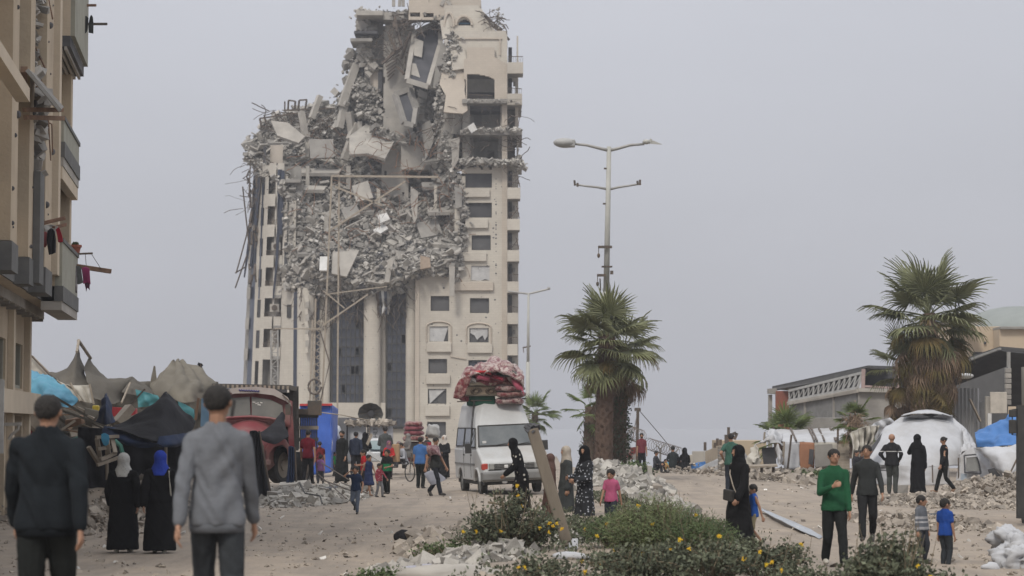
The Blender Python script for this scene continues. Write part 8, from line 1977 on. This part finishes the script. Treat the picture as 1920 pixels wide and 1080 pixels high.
# ------------------------------------------------------------------ median shrubs with yellow flowers
bush_g = mat('shrub_leaf', (.085, .115, .045), .7, (.05, .075, .03), 3, vary=.4, spec=.3)
bush_d = mat('shrub_leaf_grey', (.115, .125, .08), .8, (.065, .075, .052), 3, vary=.55, spec=.2)
bush_y = mat('shrub_leaf_fresh', (.14, .165, .07), .7, (.085, .11, .05), 3, vary=.35, spec=.3)
stem_m = mat('shrub_stem', (.19, .155, .10), .85, (.13, .105, .07), 5)
yel = mat('yellow_petal', (.62, .36, .02), .7, (.58, .42, .03), 8)
def shrub(label, px, py, Y, w_, h_, n, m, flowers=0, seed=1, leafs=.07, needle=False, group='shrubs on the median'):
    g = random.Random(seed); b_ = onground(px, Y)
    t = thing('shrub', label, 'shrub', b_, 0, group)
    mb = MB(); st = MB(); tips = []
    for k in range(max(10, int(n / 60))):
        a = g.uniform(0, 6.3); rr = math.sqrt(g.random()); top = Vector((w_ * rr * math.cos(a), w_ * .8 * rr * math.sin(a), h_ * (1 - .55 * rr ** 2) * g.uniform(.55, 1.12)))
        base = Vector((top.x * .35, top.y * .35, 0)); mid = base.lerp(top, .5) + Vector((g.uniform(-.1, .1), g.uniform(-.1, .1), .1)); st.tube([base, mid, top], [.014, .01, .005], 4); tips.append(top)
        for j in range(int(n / max(10, int(n / 60)))):
            u = g.random() ** .6; p = base.lerp(mid, u * 2) if u < .5 else mid.lerp(top, u * 2 - 1)
            p = p + Vector((g.gauss(0, .09), g.gauss(0, .09), g.gauss(0, .06))) * (1.15 - .4 * u)
            if p.z < .01: continue
            if needle:
                d = Vector((g.gauss(0, .6), g.gauss(0, .6), g.uniform(.1, 1))).normalized() * leafs * g.uniform(.8, 1.6); s_ = d.orthogonal().normalized() * .006; mb.add([p - s_, p + s_, p + d], [(0, 1, 2)])
            else: leaf(mb, p, leafs, g)
    for _ in range(min(30, int(n / 130)) // (3 if needle else 1)):
        a = g.uniform(0, 6.3); rr = w_ * math.sqrt(g.random()); p = Vector((rr * math.cos(a), rr * .8 * math.sin(a), h_ * .4)); st.tube([p * .5, p, p + Vector((g.uniform(-.15, .15), g.uniform(-.1, .1), h_ * g.uniform(.4, .75)))], [.008, .006, .003], 3)
    mb.build('foliage', m, t); st.build('stem', stem_m, t)
    fm_ = MB()
    cl_ = [g.choice(tips) for _ in range(max(1, flowers // 3))] if flowers else []
    for i in range(flowers):
        q_ = g.choice(cl_ + [g.choice(tips)]) + Vector((g.gauss(0, .09), -abs(g.gauss(.05, .05)), g.uniform(-.03, .1)))
        mb = MB()
        for k in range(8):
            a = k * PI / 4; d = Vector((math.cos(a), -.25, math.sin(a))); s_ = Vector((-d.z, 0, d.x)); r_ = g.uniform(.014, .034)
            mb.add([q_, q_ + d * r_ * .7 + s_ * r_ * .3, q_ + d * r_ * 1.15, q_ + d * r_ * .7 - s_ * r_ * .3], [(0, 1, 2, 3)])
        mb.ell(q_ + Vector((0, -.008, 0)), (.014, .01, .014), 6, 4); mb.build('flower', yel, t)
    return t
S_ = [('leafy shrub dotted with yellow flowers left of the leaning post foot', 958, 1030, 32.5, .66, 1.0, 3600, bush_d, 16, 1, .06, False),
      ('low flowering shrub right beside the leaning post', 1100, 1000, 35.5, .5, .35, 1100, bush_d, 6, 2, .055, False),
      ('big bright green feathery bush in the middle of the median', 1225, 1020, 31.0, .72, .98, 17000, bush_y, 5, 3, .05, True),
      ('second feathery green bush joined right of the big one', 1310, 1030, 30.4, .5, .8, 8000, bush_g, 6, 4, .05, True),
      ('small fine-leaved bush tip left above the feathery bush', 1165, 990, 33, .6, .6, 7000, bush_g, 3, 5, .05, True),
      ('grey-green shrub with yellow flowers below the feathery bush', 1195, 1062, 27.5, .75, .5, 2600, bush_d, 9, 6, .055, False),
      ('grey-green shrub right of the low flowers', 1325, 1065, 27.2, .7, .6, 2600, bush_d, 7, 7, .055, False),
      ('thin grey-green shrub near the small boy feet', 1425, 1060, 28.5, .7, .55, 2300, bush_d, 8, 8, .055, False),
      ('straggling shrub at the right tip of the median', 1510, 1072, 27, .6, .42, 1300, bush_d, 2, 9, .055, False),
      ('upright dark-leaved shrub before the two small boys', 1662, 1080, 26.0, .5, 1.0, 3600, bush_d, 0, 10, .065, False),
      ('low sprig with yellow flowers right of the upright shrub', 1745, 1080, 25.5, .5, .42, 1100, bush_d, 4, 11, .06, False),
      ('low green weed patch before the pale trash', 860, 1010, 34, .7, .28, 2000, bush_g, 0, 12, .05, False),
      ('small dark weed at the front left end of the median', 712, 1062, 29, .4, .25, 900, bush_g, 0, 13, .055, False),
      ('low shrub at the bottom middle photo edge', 1030, 1085, 27, .5, .25, 900, bush_d, 3, 14, .055, False),
      ('weed clump between the trash and the leaning post', 915, 1000, 35.5, .55, .4, 1800, bush_d, 1, 15, .05, False),
      ('green weeds at the foot of the ivy-grown palm', 1185, 895, 80, .8, .6, 2200, bush_g, 0, 16, .12, False),
      ('weed strip before the patched white shack', 1535, 880, 86, 1.5, .4, 2600, bush_g, 0, 17, .1, False),
      ('small weed among the rubble left of the piped robe', 1340, 985, 40, .35, .35, 900, bush_g, 0, 18, .05, False),
      ('low shrub at the bottom edge between the post and the grey-green shrubs', 1120, 1088, 26, .5, .35, 1100, bush_d, 3, 19, .055, False)]
for a in S_: shrub(*a[:5], a[5] * .82, *a[6:8], a[8], a[9] + 100, a[10], a[11])
# weeds nobody could count
g = random.Random(91); mb = MB()
for _ in range(5200):
    Y = g.uniform(26, 60); cx = 1.35 + .045 * (Y - 31); x = cx + g.gauss(0, 1.1 if Y < 45 else .6); x = x if x > cx - 2.2 else cx
    if noise.noise((x * .9, Y * .5, 5)) < -.05: continue
    p = Vector((x, Y, gz(x, Y)))
    for k in range(3): leaf(mb, p + Vector((g.gauss(0, .05), g.gauss(0, .05), g.uniform(.0, .1))), .06, g, 1.2)
stuff(mb.build('weeds', bush_d), 'low grey-green weeds covering the soil of the median', 'weeds')
# dry branch and wire tangle left of the flowering shrub
g = random.Random(4); br = thing('dry_branch', 'bare dry branch sticking out left of the flowering shrub', 'branch', onground(935, 36))
for (pts) in ([(905, 975), (925, 985), (945, 968), (938, 940)], [(938, 940), (955, 950), (975, 935)], [(915, 942), (940, 946), (962, 938)], [(945, 968), (960, 955), (975, 950)], [(925, 985), (950, 990), (975, 975)]):
    mb = MB(); mb.tube([P(x, y, 36 + g.uniform(-.2, .2)) for x, y in pts], [.018, .014, .01, .006][:len(pts)], 5); mb.build('twig', stem_m, br, world=True)
# trash on the median, each lump its own
tr = [('crumpled black cloth at the left of the trash strip', 760, 985, 41, .2, .14, blackt), ('long dark rag across the trash strip', 872, 980, 39, .75, .14, cl('ragdark', (.05, .05, .06))), ('navy rag at the right end of the trash strip', 912, 978, 39, .4, .16, cl('ragnavy', (.06, .065, .11))), ('light blue plastic scrap beside the navy rag', 910, 989, 38, .12, .1, bluet),
      ('pale lilac plastic sheet lying nearest on the median', 797, 1048, 31, .42, .13, cl('lilac', (.36, .36, .42))), ('white paper heap left of the lilac plastic', 720, 1062, 30, .2, .12, whitet), ('pale silver foil scrap on the median', 868, 1042, 31.5, .35, .1, mat('foil', (.42, .43, .44), .4, metal=.3)), ('small red can on the front rubble', 718, 1036, 32, .07, .05, redc),
      ('yellow-green plastic scrap on the front rubble', 741, 1052, 31, .1, .08, mat('limeplastic', (.42, .42, .16), .6)), ('white plastic scrap in the weeds below the leaning post', 1070, 1062, 30.5, .25, .06, whitet), ('flat stone at the bottom edge of the median', 850, 1078, 28.5, .7, .12, conc_l), ('grey board scrap on the right road', 1760, 952, 52, .3, .05, conc_d), ('white bag on the right road beyond the two boys', 1855, 1048, 33, .14, .07, whitet)]
for i, (lab, px, py, Y, w_, h_, m) in enumerate(tr):
    p = onground(px, Y); mb = MB(); mb.ell((0, 0, 0), (w_, w_ * .6, h_), 16, 10); mb.v = [tuple(Vector(v) * (1 + .5 * noise.noise(Vector(v) * (2.2 / w_ * .5) + Vector((i * 7, 0, 0))) + .2 * noise.noise(Vector(v) * 12))) for v in mb.v]
    o = mb.build('rag' if 'rag' in lab or 'cloth' in lab else ('stone' if 'stone' in lab else 'scrap'), m, smooth=True); o.location = (p.x, p.y, p.z + h_ * .4); tag(o, lab, 'cloth' if 'rag' in lab or 'cloth' in lab else 'litter')
# ------------------------------------------------------------------ the dusty air
hm_ = bpy.data.materials.new('haze'); hm_.use_nodes = True; hn_ = hm_.node_tree; hn_.nodes.clear()
ho_ = hn_.nodes.new('ShaderNodeOutputMaterial'); hv_ = hn_.nodes.new('ShaderNodeVolumePrincipled')
hv_.inputs['Color'].default_value = (.86, .88, .93, 1); hv_.inputs['Density'].default_value = .00055; hv_.inputs['Anisotropy'].default_value = .2
hn_.links.new(hv_.outputs[0], ho_.inputs['Volume'])
mb = MB(); mb.bb(-160, 160, -8, 420, -28, 62)
stuff(mb.build('haze', hm_), 'pale dusty air over the whole street')
